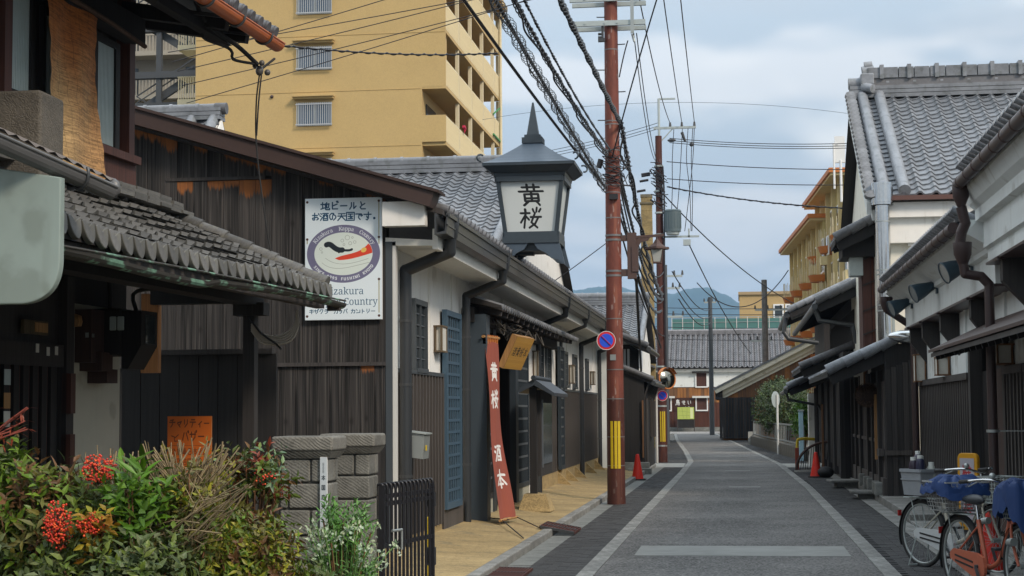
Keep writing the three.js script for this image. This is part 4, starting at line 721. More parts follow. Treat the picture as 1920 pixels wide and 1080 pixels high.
    new MB().box(-1.34, 1.0, 0.585, -0.92, 1.59, 0.6).build('sheet', M({ color: lin(0.42, 0.14, 0.03) }), t); new MB().quad([-1.338, 1.0, 0.604], [-0.922, 1.0, 0.604], [-0.922, 1.588, 0.604], [-1.338, 1.588, 0.604], true).build('face', face, t);
    new MB().box(-1.15, 0, 0.56, -1.11, 1.0, 0.59).build('stake', MAT.dark2, t);
  }
});
// tin porch roof with its own gutter and the pale rounded side plate, closest of all to the camera
{
  const t = thing('porch_roof', 'corrugated tin porch roof with grey gutter and pale rounded side plate', 'canopy', [-4.1, 2.4, -9.6]);
  const s = new THREE.Shape(); s.moveTo(-6.5, 2.25); s.lineTo(-4.06, 2.25); s.quadraticCurveTo(-3.85, 2.27, -3.85, 2.5); s.lineTo(-3.85, 2.96); s.lineTo(-6.5, 3.4); s.closePath();
  const g = new THREE.ExtrudeGeometry(s, { depth: 0.05, bevelEnabled: true, bevelSize: 0.008, bevelThickness: 0.008, bevelSegments: 2, curveSegments: 16 }).translate(0, 0, -9.35);
  new MB().add(g).build('side_plate', M({ map: T.plaster, color: lin(0.30, 0.375, 0.36), roughness: 0.45 }), t);
  const a = V(-4.5, 3.36, -8.3), b = V(-3.72, 2.96, -9.75), d = b.clone().sub(a), side = V(0, 1, 0).cross(d).normalize(), gt = new MB(), N = 10;
  for (let k = 0; k < N; k++) { const P = (q, o) => o.clone().addScaledVector(side, 0.065 * Math.cos(Math.PI * (1 + q / N))).add(V(0, 0.075 * Math.sin(Math.PI * (1 + q / N)), 0)).toArray(); gt.quad(P(k, a), P(k + 1, a), P(k + 1, b), P(k, b)); }
  for (const q of [-1, 1]) gt.cyl(a.clone().addScaledVector(side, q * 0.065).toArray(), b.clone().addScaledVector(side, q * 0.065).toArray(), 0.011, 0.011, 6);
  gt.sph(b.toArray(), 0.065, 10, 6, [1, 1, 0.5]).build('gutter', M({ map: T.stucco, color: lin(0.10, 0.10, 0.10), roughness: 0.4 }), t);
  const hk = [], hc = a.clone().lerp(b, 0.86); for (let k = 0; k <= 10; k++) { const q = Math.PI * (0.85 + 1.25 * k / 10); hk.push(hc.clone().addScaledVector(side, 0.075 * Math.cos(q)).add(V(0, 0.085 * Math.sin(q), 0)).toArray()); } new MB().tube(hk, 0.01, 6, 24).build('gutter_hook', MAT.gutter, t);
  // corrugated sheet rising away from the gutter
  const n = 60, pos = [], idx = [], up = V(-0.8, 0.36, -0.25);
  for (let i = 0; i <= n; i++) { const o = a.clone().lerp(b, i / n).addScaledVector(side, -0.03), y = 0.045 + 0.012 * Math.sin(i * 1.9); pos.push(o.x, o.y + y, o.z, o.x + up.x, o.y + y + up.y, o.z + up.z); if (i < n) idx.push(2 * i, 2 * i + 2, 2 * i + 1, 2 * i + 1, 2 * i + 2, 2 * i + 3); }
  const cg = new THREE.BufferGeometry(); cg.setAttribute('position', new THREE.Float32BufferAttribute(pos, 3)); cg.setIndex(idx); cg.computeVertexNormals(); new MB().add(cg).build('tin_sheet', M({ map: T.stucco, color: lin(0.16, 0.13, 0.11), roughness: 0.6, metalness: 0.3 }), t);
}
tag(new MB().rbox(-5.62, 3.1, -12.4, -5.1, 4.02, -11.95, 0.03).build('stone_block', tone(T.stone, 0.13, 0.115, 0.095, { bumpMap: T.stoneB, bumpScale: 0.006 })), 'weathered concrete block standing on the porch roof before the reed blind', 'block');
// ---------------------------------------------------------------- gate pillars, iron gate, planting
{
  const bm = [0.19, 0.22, 0.25].map((k) => tone(T.stone, k, k * 0.98, k * 0.88, { bumpMap: T.comb, bumpScale: 0.004 })), joint = tone(T.stone, 0.09, 0.088, 0.08);
  const pillar = (cx, cz, label) => {
    const t = thing('gate_pillar', label, 'gate pillar', [cx, 0, cz], 'stone gate pillars'), w = 0.17;
    new MB().box(cx - w + 0.02, 0, cz - w + 0.02, cx + w - 0.02, 1.28, cz + w - 0.02).build('core', joint, t);
    for (let j = 0; j < 7; j++) {
      const y0 = 0.02 + j * 0.184, y1 = Math.min(y0 + 0.172, 1.285), s = j % 2 ? 0.11 : -0.05;
      const add = (xa, xb, za, zb) => new MB().rbox(xa, y0, za, xb, y1, zb, 0.014).build('block', pick(bm), t);
      if (j % 2) { add(cx - w, cx - w + 0.055, cz + 0.0, cz + w); add(cx - w + 0.065, cx + w, cz, cz + w); add(cx - w, cx + w, cz - w, cz - 0.01); } else { add(cx - w, cx + 0.045, cz, cz + w); add(cx + 0.055, cx + w, cz - 0.06, cz + w); add(cx - w, cx + 0.045, cz - w, cz - 0.01); add(cx + 0.055, cx + w, cz - w, cz - 0.07); }
    }
    const c = new MB(); c.add(new THREE.CylinderGeometry(0.215 * 1.414, 0.18 * 1.414, 0.05, 4).rotateY(Math.PI / 4).translate(cx, 1.315, cz)); c.rbox(cx - 0.222, 1.34, cz - 0.222, cx + 0.222, 1.445, cz + 0.222, 0.02).build('cap', tone(T.stone, 0.22, 0.21, 0.185, { bumpMap: T.comb, bumpScale: 0.005 }), t);
    return t;
  };
  pillar(-3.05, -11.92, 'nearer stone block gate pillar with the white name plate');
  pillar(-3.05, -13.3, 'farther stone block gate pillar with the iron gate hung on it');
  const face = canvasMat(64, 512, (c) => { c.fillStyle = '#bcc4c8'; c.fillRect(0, 0, 64, 512); c.strokeStyle = '#3a4247'; [...'本国店天'].forEach((ch, i) => glyph(c, ch, 14, 130 + i * 70, 36, 6)); c.lineWidth = 3; for (let i = 0; i < 3; i++) glyph(c, '日', 20, 40 + i * 26, 22, 3); });
  const n = thing('name_plate', 'narrow upright white name plate on the corner of the nearer gate pillar', 'sign', [-2.82, 0.75, -11.74]);
  new MB().box(-2.925, 0.80, -11.75, -2.875, 1.30, -11.73).build('plate', MAT.white, n); new MB().quad([-2.924, 0.802, -11.727], [-2.876, 0.802, -11.727], [-2.876, 1.298, -11.727], [-2.924, 1.298, -11.727], true).build('lettering', face, n);
}
{ // black iron gate standing along the street front
  const t = thing('iron_gate', 'black iron bar gate swung open beside the farther pillar', 'gate', [-2.8, 0.1, -13.5]), a = V(-2.84, 0, -13.42), b = V(-2.645, 0, -14.55), m = M({ color: lin(0.014, 0.014, 0.017), roughness: 0.35 });
  const at = (s, y, o = 0) => { const p = a.clone().lerp(b, s); return [p.x + o, y, p.z]; };
  const f = new MB(); for (const y of [0.94, 0.88, 0.2, 0.55]) f.bar(at(0, y), at(1, y), 0.03, 0.035); f.bar(at(0, 0.1), at(0, 1.03), 0.045).bar(at(1, 0.1), at(1, 1.0), 0.045).build('frame', m, t);
  for (let i = 0; i <= 13; i++) { const s = i / 13, q = new MB(); q.cyl(at(s, 0.12, 0.012), at(s, 1.0, 0.012), 0.0125, 0.0125, 8).tube([at(s, 0.99, 0.012), at(s, 1.035, 0), at(s, 1.03, -0.04), at(s, 0.99, -0.05)], 0.0125, 6, 10); q.build('bar', m, t); }
  new MB().cyl(at(0.12, 0.66, 0.03), at(0.26, 0.66, 0.05), 0.012, 0.012, 6).cyl(at(0.26, 0.66, 0.05), at(0.26, 0.5, 0.05), 0.01, 0.01, 6).build('latch', MAT.steel, t);
  new MB().box(-2.70, 0.3, -14.62, -2.62, 0.45, -14.54).box(-2.70, 0.8, -14.62, -2.62, 0.92, -14.54).each('hinge', m, t);
}
{ // yellow-painted stub post behind the gate
  tag(new MB().rbox(-2.85, 0.1, -15.45, -2.80, 0.66, -15.40, 0.01).build('marker_post', MAT.yellow), 'slim yellow marker post just beyond the iron gate', 'post');
}
// leaves
class Leaves {
  constructor() { this.p = []; this.c = []; this.n = 0; }
  leaf(o, dir, nrm, L, W, col, bend = 0.2) {                        // a pointed blade folded along its midrib
    const d = dir.clone().normalize(), s = d.clone().cross(nrm).normalize(), n = s.clone().cross(d).normalize();
    const P = (t, x, h) => { const v = o.clone().addScaledVector(d, t * L).addScaledVector(s, x * W).addScaledVector(n, h * W - bend * t * t * L); return [v.x, v.y, v.z]; };
    const A = P(0, 0, 0), B = P(0.38, 0.5, 0.14), C = P(0.4, 0, 0), D = P(0.38, -0.5, 0.14), E = P(1, 0, 0), B2 = P(0.75, 0.27, 0.08), D2 = P(0.75, -0.27, 0.08), C2 = P(0.75, 0, 0);
    const tri = [A, C, B, A, D, C, C, C2, B2, C, B2, B, C, D2, C2, C, D, D2, C2, E, B2, C2, D2, E];
    for (const v of tri) { this.p.push(...v); this.c.push(col[0], col[1], col[2]); }
    this.n++;
  }
  build(name, mat, parent) {
    const g = new THREE.BufferGeometry(); g.setAttribute('position', new THREE.Float32BufferAttribute(this.p, 3)); g.setAttribute('color', new THREE.Float32BufferAttribute(this.c, 3)); g.computeVertexNormals();
    const m = new THREE.Mesh(g, mat); m.name = name; m.castShadow = m.receiveShadow = true; parent.updateWorldMatrix(true, false); g.applyMatrix4(parent.matrixWorld.clone().invert()); parent.add(m); m.userData.kind = 'stuff'; return m;
  }
}
const leafMat = new THREE.MeshPhysicalMaterial({ vertexColors: true, roughness: 0.42, transmission: 0.3, thickness: 0, specularIntensity: 0.45 });
const rdir = (up = 0) => V(rr(-1, 1), rr(-1, 1) + up, rr(-1, 1)).normalize();
const jit = (c, k = 0.25) => { const s = 1 + rr(-k, k); return [c[0] * s * rr(0.9, 1.1), c[1] * s, c[2] * s * rr(0.85, 1.15)]; };
// a bush of leafy sprays filling an ellipsoid; stems run from its foot
function bush(label, cat, c, r, n, cols, { L = 0.075, W = 0.024, per = 9, name = 'garden_shrub', stemM = MAT.midWood, spread = 0.5, base = 0.1, up = 0.3, filt } = {}) {
  const t = thing(name, label, cat, [c[0], base, c[2]]), lv = new Leaves(), st = new MB();
  for (let i = 0; i < n; i++) {
    const d = rdir(0.15), k = Math.pow(rnd(), 0.45) * (0.82 + 0.3 * fbm(d.x * 0.5 + 0.5, d.y * 0.5 + 0.5, 4, 4, 55 + i % 3, 2)), o = V(c[0] + d.x * r[0] * k, c[1] + d.y * r[1] * k, c[2] + d.z * r[2] * k);
    if (o.y < base + 0.02 || (filt && !filt(o))) continue;
    const stem = d.clone().multiplyScalar(0.7).add(V(0, up, 0)).add(rdir().multiplyScalar(0.5)).normalize(), len = per * L * 0.33, col0 = pick(cols);
    if (i % 5 === 0) st.tube([[c[0] + d.x * r[0] * 0.15, base, c[2] + d.z * r[2] * 0.15], [c[0] + d.x * r[0] * k * 0.5, mix(base, o.y, 0.55), c[2] + d.z * r[2] * k * 0.5], o.toArray()], 0.006, 4, 5);
    for (let q = 0; q < per; q++) {
      const s = q / per, p = o.clone().addScaledVector(stem, (s - 0.5) * len), a = q * 2.4 + rr(-0.4, 0.4), x = stem.clone().cross(V(0.3, 1, 0.2)).normalize(), y = stem.clone().cross(x);
      const out = x.clone().multiplyScalar(Math.cos(a)).addScaledVector(y, Math.sin(a)).multiplyScalar(spread + 0.3).addScaledVector(stem, 0.7);
      lv.leaf(p, out, stem.clone().add(rdir().multiplyScalar(0.4)), L * rr(0.5, 1.35), W * rr(0.8, 1.2) * 1.35, jit(col0), rr(0.05, 0.4));
    }
  }
  lv.build('foliage', leafMat, t); if (st.g.length) st.build('stems', stemM, t);
  return t;
}
const G = { dark: [0.085, 0.12, 0.03], grey: [0.13, 0.165, 0.07], mid: [0.13, 0.18, 0.032], fresh: [0.16, 0.27, 0.028], yellow: [0.28, 0.28, 0.025], olive: [0.16, 0.15, 0.04], red: [0.26, 0.06, 0.03], bronze: [0.16, 0.085, 0.035], pale: [0.17, 0.27, 0.14] };
bush('dense dark nandina bush with orange berry clusters in front of the mud wall', 'shrub', [-3.95, 0.62, -9.9], [0.62, 0.62, 0.5], 900, [G.dark, G.dark, G.grey, G.mid, G.olive], { name: 'nandina_bush' });
bush('grey-green nandina filling the lower corner beneath the berries', 'shrub', [-3.55, 0.5, -9.5], [0.62, 0.46, 0.45], 800, [G.dark, G.grey, G.grey, G.mid], { name: 'nandina_bush' });
bush('loose nandina with fresh green sprays by the dark sliding door', 'shrub', [-4.62, 0.95, -10.0], [0.42, 0.52, 0.4], 280, [G.fresh, G.mid, G.fresh, G.grey], { name: 'nandina_bush', L: 0.09, W: 0.028 });
bush('arching leafy nandina stems between the door and the berry bush', 'shrub', [-4.25, 0.95, -9.9], [0.42, 0.4, 0.4], 280, [G.mid, G.fresh, G.olive, G.grey, G.bronze], { name: 'nandina_bush', L: 0.085, W: 0.024 });
bush('bright broad-leaved evergreen shrub rising in the middle of the bed', 'shrub', [-3.48, 1.08, -9.6], [0.17, 0.21, 0.17], 40, [[0.085, 0.19, 0.015], [0.12, 0.24, 0.022], [0.075, 0.15, 0.02]], { name: 'evergreen_shrub', L: 0.12, W: 0.026, per: 9, up: 0.8 });
bush('yellow-green leafy bush at the foot of the nearer pillar', 'shrub', [-2.98, 0.58, -10.2], [0.34, 0.42, 0.36], 620, [G.yellow, G.olive, G.mid, G.yellow, G.fresh, G.bronze], { name: 'garden_shrub', L: 0.06, W: 0.018 });
bush('bronze and green nandina tips leaning on the nearer pillar', 'shrub', [-3.2, 1.18, -11.0], [0.26, 0.2, 0.25], 110, [G.mid, G.pale, G.bronze, G.red, G.dark], { name: 'nandina_bush', L: 0.07, W: 0.02 });
bush('olive tangle of small leaves behind the dry twigs', 'shrub', [-3.42, 1.0, -10.4], [0.42, 0.4, 0.3], 250, [G.olive, G.olive, G.dark, G.yellow], { name: 'garden_shrub', L: 0.055, W: 0.016 });
{ // red young shoots at the far left
  const t = thing('nandina_bush', 'bare red nandina shoots in front of the dark sliding door', 'shrub', [-4.75, 0.5, -9.8]), b = new MB(), lv = new Leaves();
  for (let k = 0; k < 9; k++) { const a = V(-4.7 + rr(-0.12, 0.1), 1.28, -9.8 + rr(-.1, .1)), e = V(-4.55 + rr(-0.2, 0.32), rr(1.5, 1.66), -9.8 + rr(-0.2, 0.2)); b.tube([a.toArray(), a.clone().lerp(e, 0.5).add(V(0, 0.04, 0)).toArray(), e.toArray()], 0.005, 4, 8); for (let q = 0; q < 7; q++) { const p = a.clone().lerp(e, 0.4 + 0.1 * q); lv.leaf(p, V(rr(-0.3, 1), rr(-0.7, 0.5), rr(-.5, .5)), V(0, 1, 0), 0.06, 0.014, jit([0.34, 0.075, 0.04]), 0.3); } }
  b.build('stems', M({ color: lin(0.25, 0.06, 0.04) }), t); lv.build('young_leaves', leafMat, t);
}
{ // dry cut twigs
  const t = thing('dry_bush', 'bush of dry bare tan twigs in the middle of the bed', 'shrub', [-3.3, 0.2, -10.1]), b = new MB();
  const tw = (x0, y0, z0, x1, y1, z1, r) => { const m = [(x0 + x1) / 2 + rr(-0.04, 0.04), (y0 + y1) / 2 + rr(0, 0.05), (z0 + z1) / 2 + rr(-.04, .04)]; b.tube([[x0, y0, z0], m, [x1, y1, z1]], r, 4, 6); if (rnd() < 0.7) b.cyl(m, [m[0] + rr(-0.12, 0.12), m[1] + rr(0.06, 0.16), m[2] + rr(-.08, .08)], r * 0.8, r * 0.5, 4); };
  for (let k = 0; k < 90; k++) { const x = -3.62 + rr(0, 0.6); tw(-3.35 + rr(-0.1, 0.1), 0.75 + rr(0, 0.3), -10 + rr(-.15, .15), x + rr(-.08, .12), rr(1.28, 1.48) - 0.12 * Math.abs(x + 3.4), -10 + rr(-0.25, 0.25), rr(0.003, 0.006)); }
  for (let k = 0; k < 60; k++) { const u = rnd(); tw(-3.4 + rr(-0.12, 0.15), 0.6 + rr(-0.1, 0.35), -9.75 + rr(-.1, .15), -3.3 + 0.5 * u + rr(-.1, .1), mix(0.68, 1.25, u) + rr(-0.06, 0.1), -9.7 + rr(-.1, .25), rr(0.0025, 0.0045)); }
  for (let k = 0; k < 40; k++) { const x = rr(-3.95, -3.6); tw(x, 0.95, -10, x + rr(-.06, .08), rr(1.22, 1.42), -10 + rr(-0.2, 0.2), rr(0.003, 0.006)); }
  b.build('twigs', tone(T.wood, 0.31, 0.24, 0.135), t);
}
bush('olive leaf sprays mixed through the dry twigs', 'shrub', [-3.22, 0.98, -9.75], [0.26, 0.3, 0.16], 120, [G.olive, G.mid, G.olive, G.yellow], { name: 'garden_shrub', L: 0.06, W: 0.017, base: 0.4 });
{ // (berry clusters follow), each a spray of its own
  const bm = [lin(0.62, 0.045, 0.018), lin(0.72, 0.10, 0.022), lin(0.50, 0.03, 0.018)].map((c) => M({ color: c, roughness: 0.35 }));
  const cl = (c, r, n, label) => { const t = thing('berry_cluster', label, 'berries', c, 'red nandina berries'); const g = bm.map(() => new MB()), s = new MB(); for (let k = 0; k < n; k++) { const d = rdir(), p = [c[0] + d.x * r[0] * rnd() ** .6, c[1] + d.y * r[1] * rnd() ** .6, c[2] + d.z * 0.08]; g[k % 3].sph(p, rr(0.005, 0.0078), 7, 5); if (k % 4 === 0) s.cyl(p, [c[0], p[1] - 0.05, c[2]], 0.002, 0.002, 3); } g.forEach((b, i) => { const m = b.build('berries', bm[i], t); m.userData.kind = 'stuff'; }); s.build('stalks', MAT.redwood, t); };
  cl([-3.72, 1.29, -9.6], [0.12, 0.10], 230, 'red berry cluster highest in the bed, before the dry twigs');
  cl([-3.86, 0.98, -9.35], [0.095, 0.16], 340, 'large hanging cluster of orange berries in the middle of the dark bush');
  cl([-3.66, 0.98, -9.35], [0.085, 0.09], 170, 'small orange berry cluster among yellow leaves');
  cl([-3.08, 1.2, -10.85], [0.12, 0.06], 40, 'sparse red berries hanging against the nearer pillar');
}
bush('yellow and orange tinted nandina leaves beneath the small berry cluster', 'shrub', [-3.64, 0.92, -9.38], [0.1, 0.1, 0.08], 22, [[0.34, 0.24, 0.02], [0.25, 0.26, 0.02], [0.32, 0.16, 0.02]], { name: 'nandina_bush', base: 0.6 });
{ // white-edged shrub before the pillars
  const t = bush('pale white-flecked herb bush in front of the two pillars', 'shrub', [-2.6, 0.72, -11.0], [0.24, 0.36, 0.22], 200, [[0.12, 0.26, 0.06], [0.16, 0.32, 0.10], [0.10, 0.24, 0.04]], { name: 'pale_herb', L: 0.05, W: 0.011, up: 1.6, spread: 0.3 });
  const lv = new Leaves(); const sh = new MB(); for (let k = 0; k < 46; k++) { const d = rdir(0.9), h = rr(0.75, 1.12) - 0.25 * Math.hypot(d.x, d.z), a = V(-2.6 + d.x * 0.1, 0.3, -11 + d.z * 0.1), e = V(-2.6 + d.x * rr(0.2, 0.4), h, -11 + d.z * 0.3); sh.tube([a.toArray(), a.clone().lerp(e, 0.6).add(V(0, 0.06, 0)).toArray(), e.toArray()], 0.004, 4, 6); for (let q = 0; q < 16; q++) { const o = e.clone().add(rdir().multiplyScalar(rr(0.005, 0.055))); o.y -= rr(0, 0.05); lv.leaf(o, rdir(0.6), rdir(0.4), rr(0.02, 0.04), rr(0.014, 0.024), jit([0.52, 0.62, 0.44], 0.15), 0.1); } } sh.build('shoots', M({ color: lin(0.14, 0.28, 0.07) }), t); lv.build('white_tips', leafMat, t);
  bush('low dark leaves at the foot of the pale herb', 'shrub', [-2.72, 0.42, -10.6], [0.3, 0.24, 0.2], 130, [G.dark, G.grey], { name: 'garden_shrub', L: 0.06, W: 0.02 });
}
tag(new MB().rbox(-4.75, 0.0, -10.6, -4.1, 0.62, -9.8, 0.02).build('planter', M({ map: T.stucco, color: lin(0.09, 0.03, 0.022) })), 'dull red planter box under the nandina by the door', 'planter');
structure(new MB().box(-6, -0.1, -14, -2.6, 0.1, -7).build('planting_bed', tone(T.stone, 0.06, 0.05, 0.035)), 'dark soil of the planted bed before the old house', 'soil');
// ---------------------------------------------------------------- poles, lamp, signs, wires
{
  const x = -2.165, z = -29.9, t = thing('utility_pole', 'tall red-brown utility pole with yellow guard strips and steel crossarms', 'utility pole', [x, 0, z]);
  const lathe = []; for (let i = 0; i <= 24; i++) { const y = i * 0.46; lathe.push([mix(0.158, 0.107, y / 11), y]); }
  const body = new THREE.LatheGeometry(lathe.slice(4).map(([r, y]) => new THREE.Vector2(r, y)), 20); new MB().add(body.translate(x, 0, z)).build('post', MAT.rust, t);
  new MB().lathe([x, 0, z], [[0.163, 0], [0.162, 0.1], [0.158, 0.12], [0.157, 0.62], [0.152, 0.64]], 20).lathe([x, 0, z], [[0.156, 0.6], [0.152, 1.84]], 20).build('base_sleeve', MAT.rustDark, t);
  const gs = [[-0.35, 0], [0.08, 0], [0.45, 0]]; for (const [a] of gs) { const g = new THREE.CylinderGeometry(0.163, 0.164, 0.82, 6, 1, true, a - 0.16, 0.3).translate(x, 1.03, z); new MB().add(g).build('guard_strip', MAT.yellow, t); }
  const bd = new MB(), band = (y, r, h = 0.018) => bd.cyl([x, y, z], [x, y + h, z], r - 0.003, r - 0.003, 20); for (const y of [0.66, 1.16, 1.82, 2.33, 3.22, 5.0, 5.45, 5.58, 5.75, 5.9, 6.2, 6.66, 6.72, 8.0]) band(y, mix(0.165, 0.113, y / 11)); for (const y of [3.97, 4.05, 4.6, 4.68]) band(y, 0.148, 0.035); bd.build('band', M({ color: lin(0.16, 0.16, 0.16), roughness: 0.5, metalness: 0.3 }), t);
  for (const y of [8.42, 8.86]) { const c = new MB().box(x - 0.72, y, z + 0.11, x + 0.62, y + 0.09, z + 0.17).box(x - 0.70, y - 0.03, z - 0.17, x + 0.62, y + 0.045, z - 0.11); for (const s of [-0.45, -0.1, 0.12, 0.4]) c.cyl([x + s, y + 0.045, z + 0.165], [x + s, y + 0.045, z + 0.185], 0.018, 0.018, 8); c.build('crossarm', MAT.galv, t); }
  new MB().box(x + 0.36, 8.26, z + 0.17, x + 0.42, 9.0, z + 0.21).cyl([x + 0.39, 8.26, z + 0.1], [x + 0.42, 8.12, z + 0.12], 0.03, 0.02, 8).build('arm_bracket', MAT.steel, t);
  const st = new MB(); for (const [y, s] of [[8.6, -1], [7.65, -1], [7.25, 1], [6.75, -1], [8.1, 1], [9.3, -1]]) st.cyl([x + s * 0.11, y, z + 0.03], [x + s * 0.25, y, z + 0.05], 0.011, 0.011, 6); st.each('step_bolt', MAT.gutter, t);
  const cl = new MB(); for (let k = 0; k < 16; k++) { const y = rr(5.4, 6.2), s = rr(-0.13, 0.13); cl.tube([[x - 0.17, y, z + 0.12], [x + s, y - rr(0, 0.15), z + 0.17], [x + 0.16, y - rr(-0.1, 0.2), z + 0.1], [x + rr(0.2, 0.35), y + rr(-0.2, 0.05), z]], 0.009, 5, 14); } cl.box(x - 0.05, 5.32, z + 0.13, x + 0.1, 5.42, z + 0.2).cyl([x - 0.24, 5.9, z + 0.06], [x - 0.2, 6.05, z + 0.06], 0.05, 0.05, 8).build('cable_clutter', MAT.wire, t);
  const bx = new MB().box(x - 0.16, 8.2, z + 0.1, x - 0.12, 8.44, z + 0.14).box(x - 0.22, 8.14, z + 0.08, x - 0.1, 8.2, z + 0.16); for (const y of [8.16, 8.22, 8.28]) bx.cyl([x - 0.22, y, z + 0.12], [x - 0.14, y, z + 0.12], 0.025, 0.025, 8); bx.build('insulator', MAT.gutter, t);
  new MB().box(x - 0.07, 2.5, z + 0.145, x + 0.03, 2.6, z + 0.155).build('number_plate', MAT.steel, t);
}
{ // lamp on its rust-brown bracket
  const t = thing('street_lamp', 'old-style street lamp with peaked hood on a rust-brown bracket of the first pole', 'street lamp', [-1.4, 4.2, -29.9]), z = -29.9;
  new MB().box(-2.03, 4.6, z - 0.05, -1.9, 4.7, z + 0.05).box(-2.03, 3.98, z - 0.05, -1.9, 4.1, z + 0.05).box(-1.92, 3.93, z - 0.07, -1.76, 4.74, z + 0.07).box(-1.84, 4.05, z - 0.09, -1.73, 4.5, z + 0.09).bar([-1.78, 4.665, z], [-1.28, 4.69, z], 0.05, 0.045).prism([[-1.76, 4.45], [-1.76, 4.64], [-1.52, 4.65], [-1.56, 4.6], [-1.68, 4.57]], 'z', z - 0.02, z + 0.02).build('bracket', MAT.rustBrown, t);
  const c = -1.40; new MB().lathe([c, 4.46, z], [[0.0, 0.16], [0.03, 0.155], [0.07, 0.085], [0.19, 0.0], [0.21, 0.02], [0.215, -0.015], [0.19, -0.03], [0.13, -0.03]], 4).cyl([c, 4.6, z], [c, 4.68, z], 0.02, 0.02, 8).build('hood', MAT.rustBrown, t);
  new MB().add(new THREE.CylinderGeometry(0.145, 0.088, 0.21, 4).rotateY(Math.PI / 4).translate(c, 4.325, z)).build('globe', M({ color: lin(0.42, 0.43, 0.40), roughness: 0.3 }), t);
  const r = new MB(); for (const sx of [-1, 1]) for (const sz of [-1, 1]) r.bar([c + sx * 0.065, 4.21, z + sz * 0.065], [c + sx * 0.106, 4.43, z + sz * 0.106], 0.012); r.box(c - 0.075, 4.195, z - 0.075, c + 0.075, 4.22, z + 0.075).build('frame', MAT.rustBrown, t);
}
function noParking(x, y, z, r, label) {
  const t = thing('no_parking_sign', label, 'road sign', [x, y, z], 'round no parking signs'); const red = M({ color: lin(0.58, 0.02, 0.03), roughness: 0.7 });
  new MB().cyl([x, y, z - 0.012], [x, y, z], r, r, 36).build('plate', red, t);
  new MB().add(new THREE.RingGeometry(r * 0.95, r, 36).translate(x, y, z + 0.002)).build('rim', MAT.white, t);
  new MB().cyl([x, y, z], [x, y, z + 0.004], r * 0.72, r * 0.72, 36).build('blue_field', M({ color: lin(0.015, 0.085, 0.66), roughness: 0.7 }), t);
  new MB().bar([x - r * 0.52, y + r * 0.52, z + 0.006], [x + r * 0.52, y - r * 0.52, z + 0.006], r * 0.17, 0.008).build('red_stripe', red, t);
  new MB().box(x + r * 0.3, y - 0.03, z - 0.12, x + r * 0.6, y + 0.03, z - 0.012).build('clamp', MAT.steel, t);
}
noParking(-2.29, 2.84, -29.62, 0.165, 'round blue and red no parking sign on the first pole');
noParking(-2.42, 2.1, -53.9, 0.17, 'round no parking sign half hidden behind the orange-rimmed mirror, on the second pole');
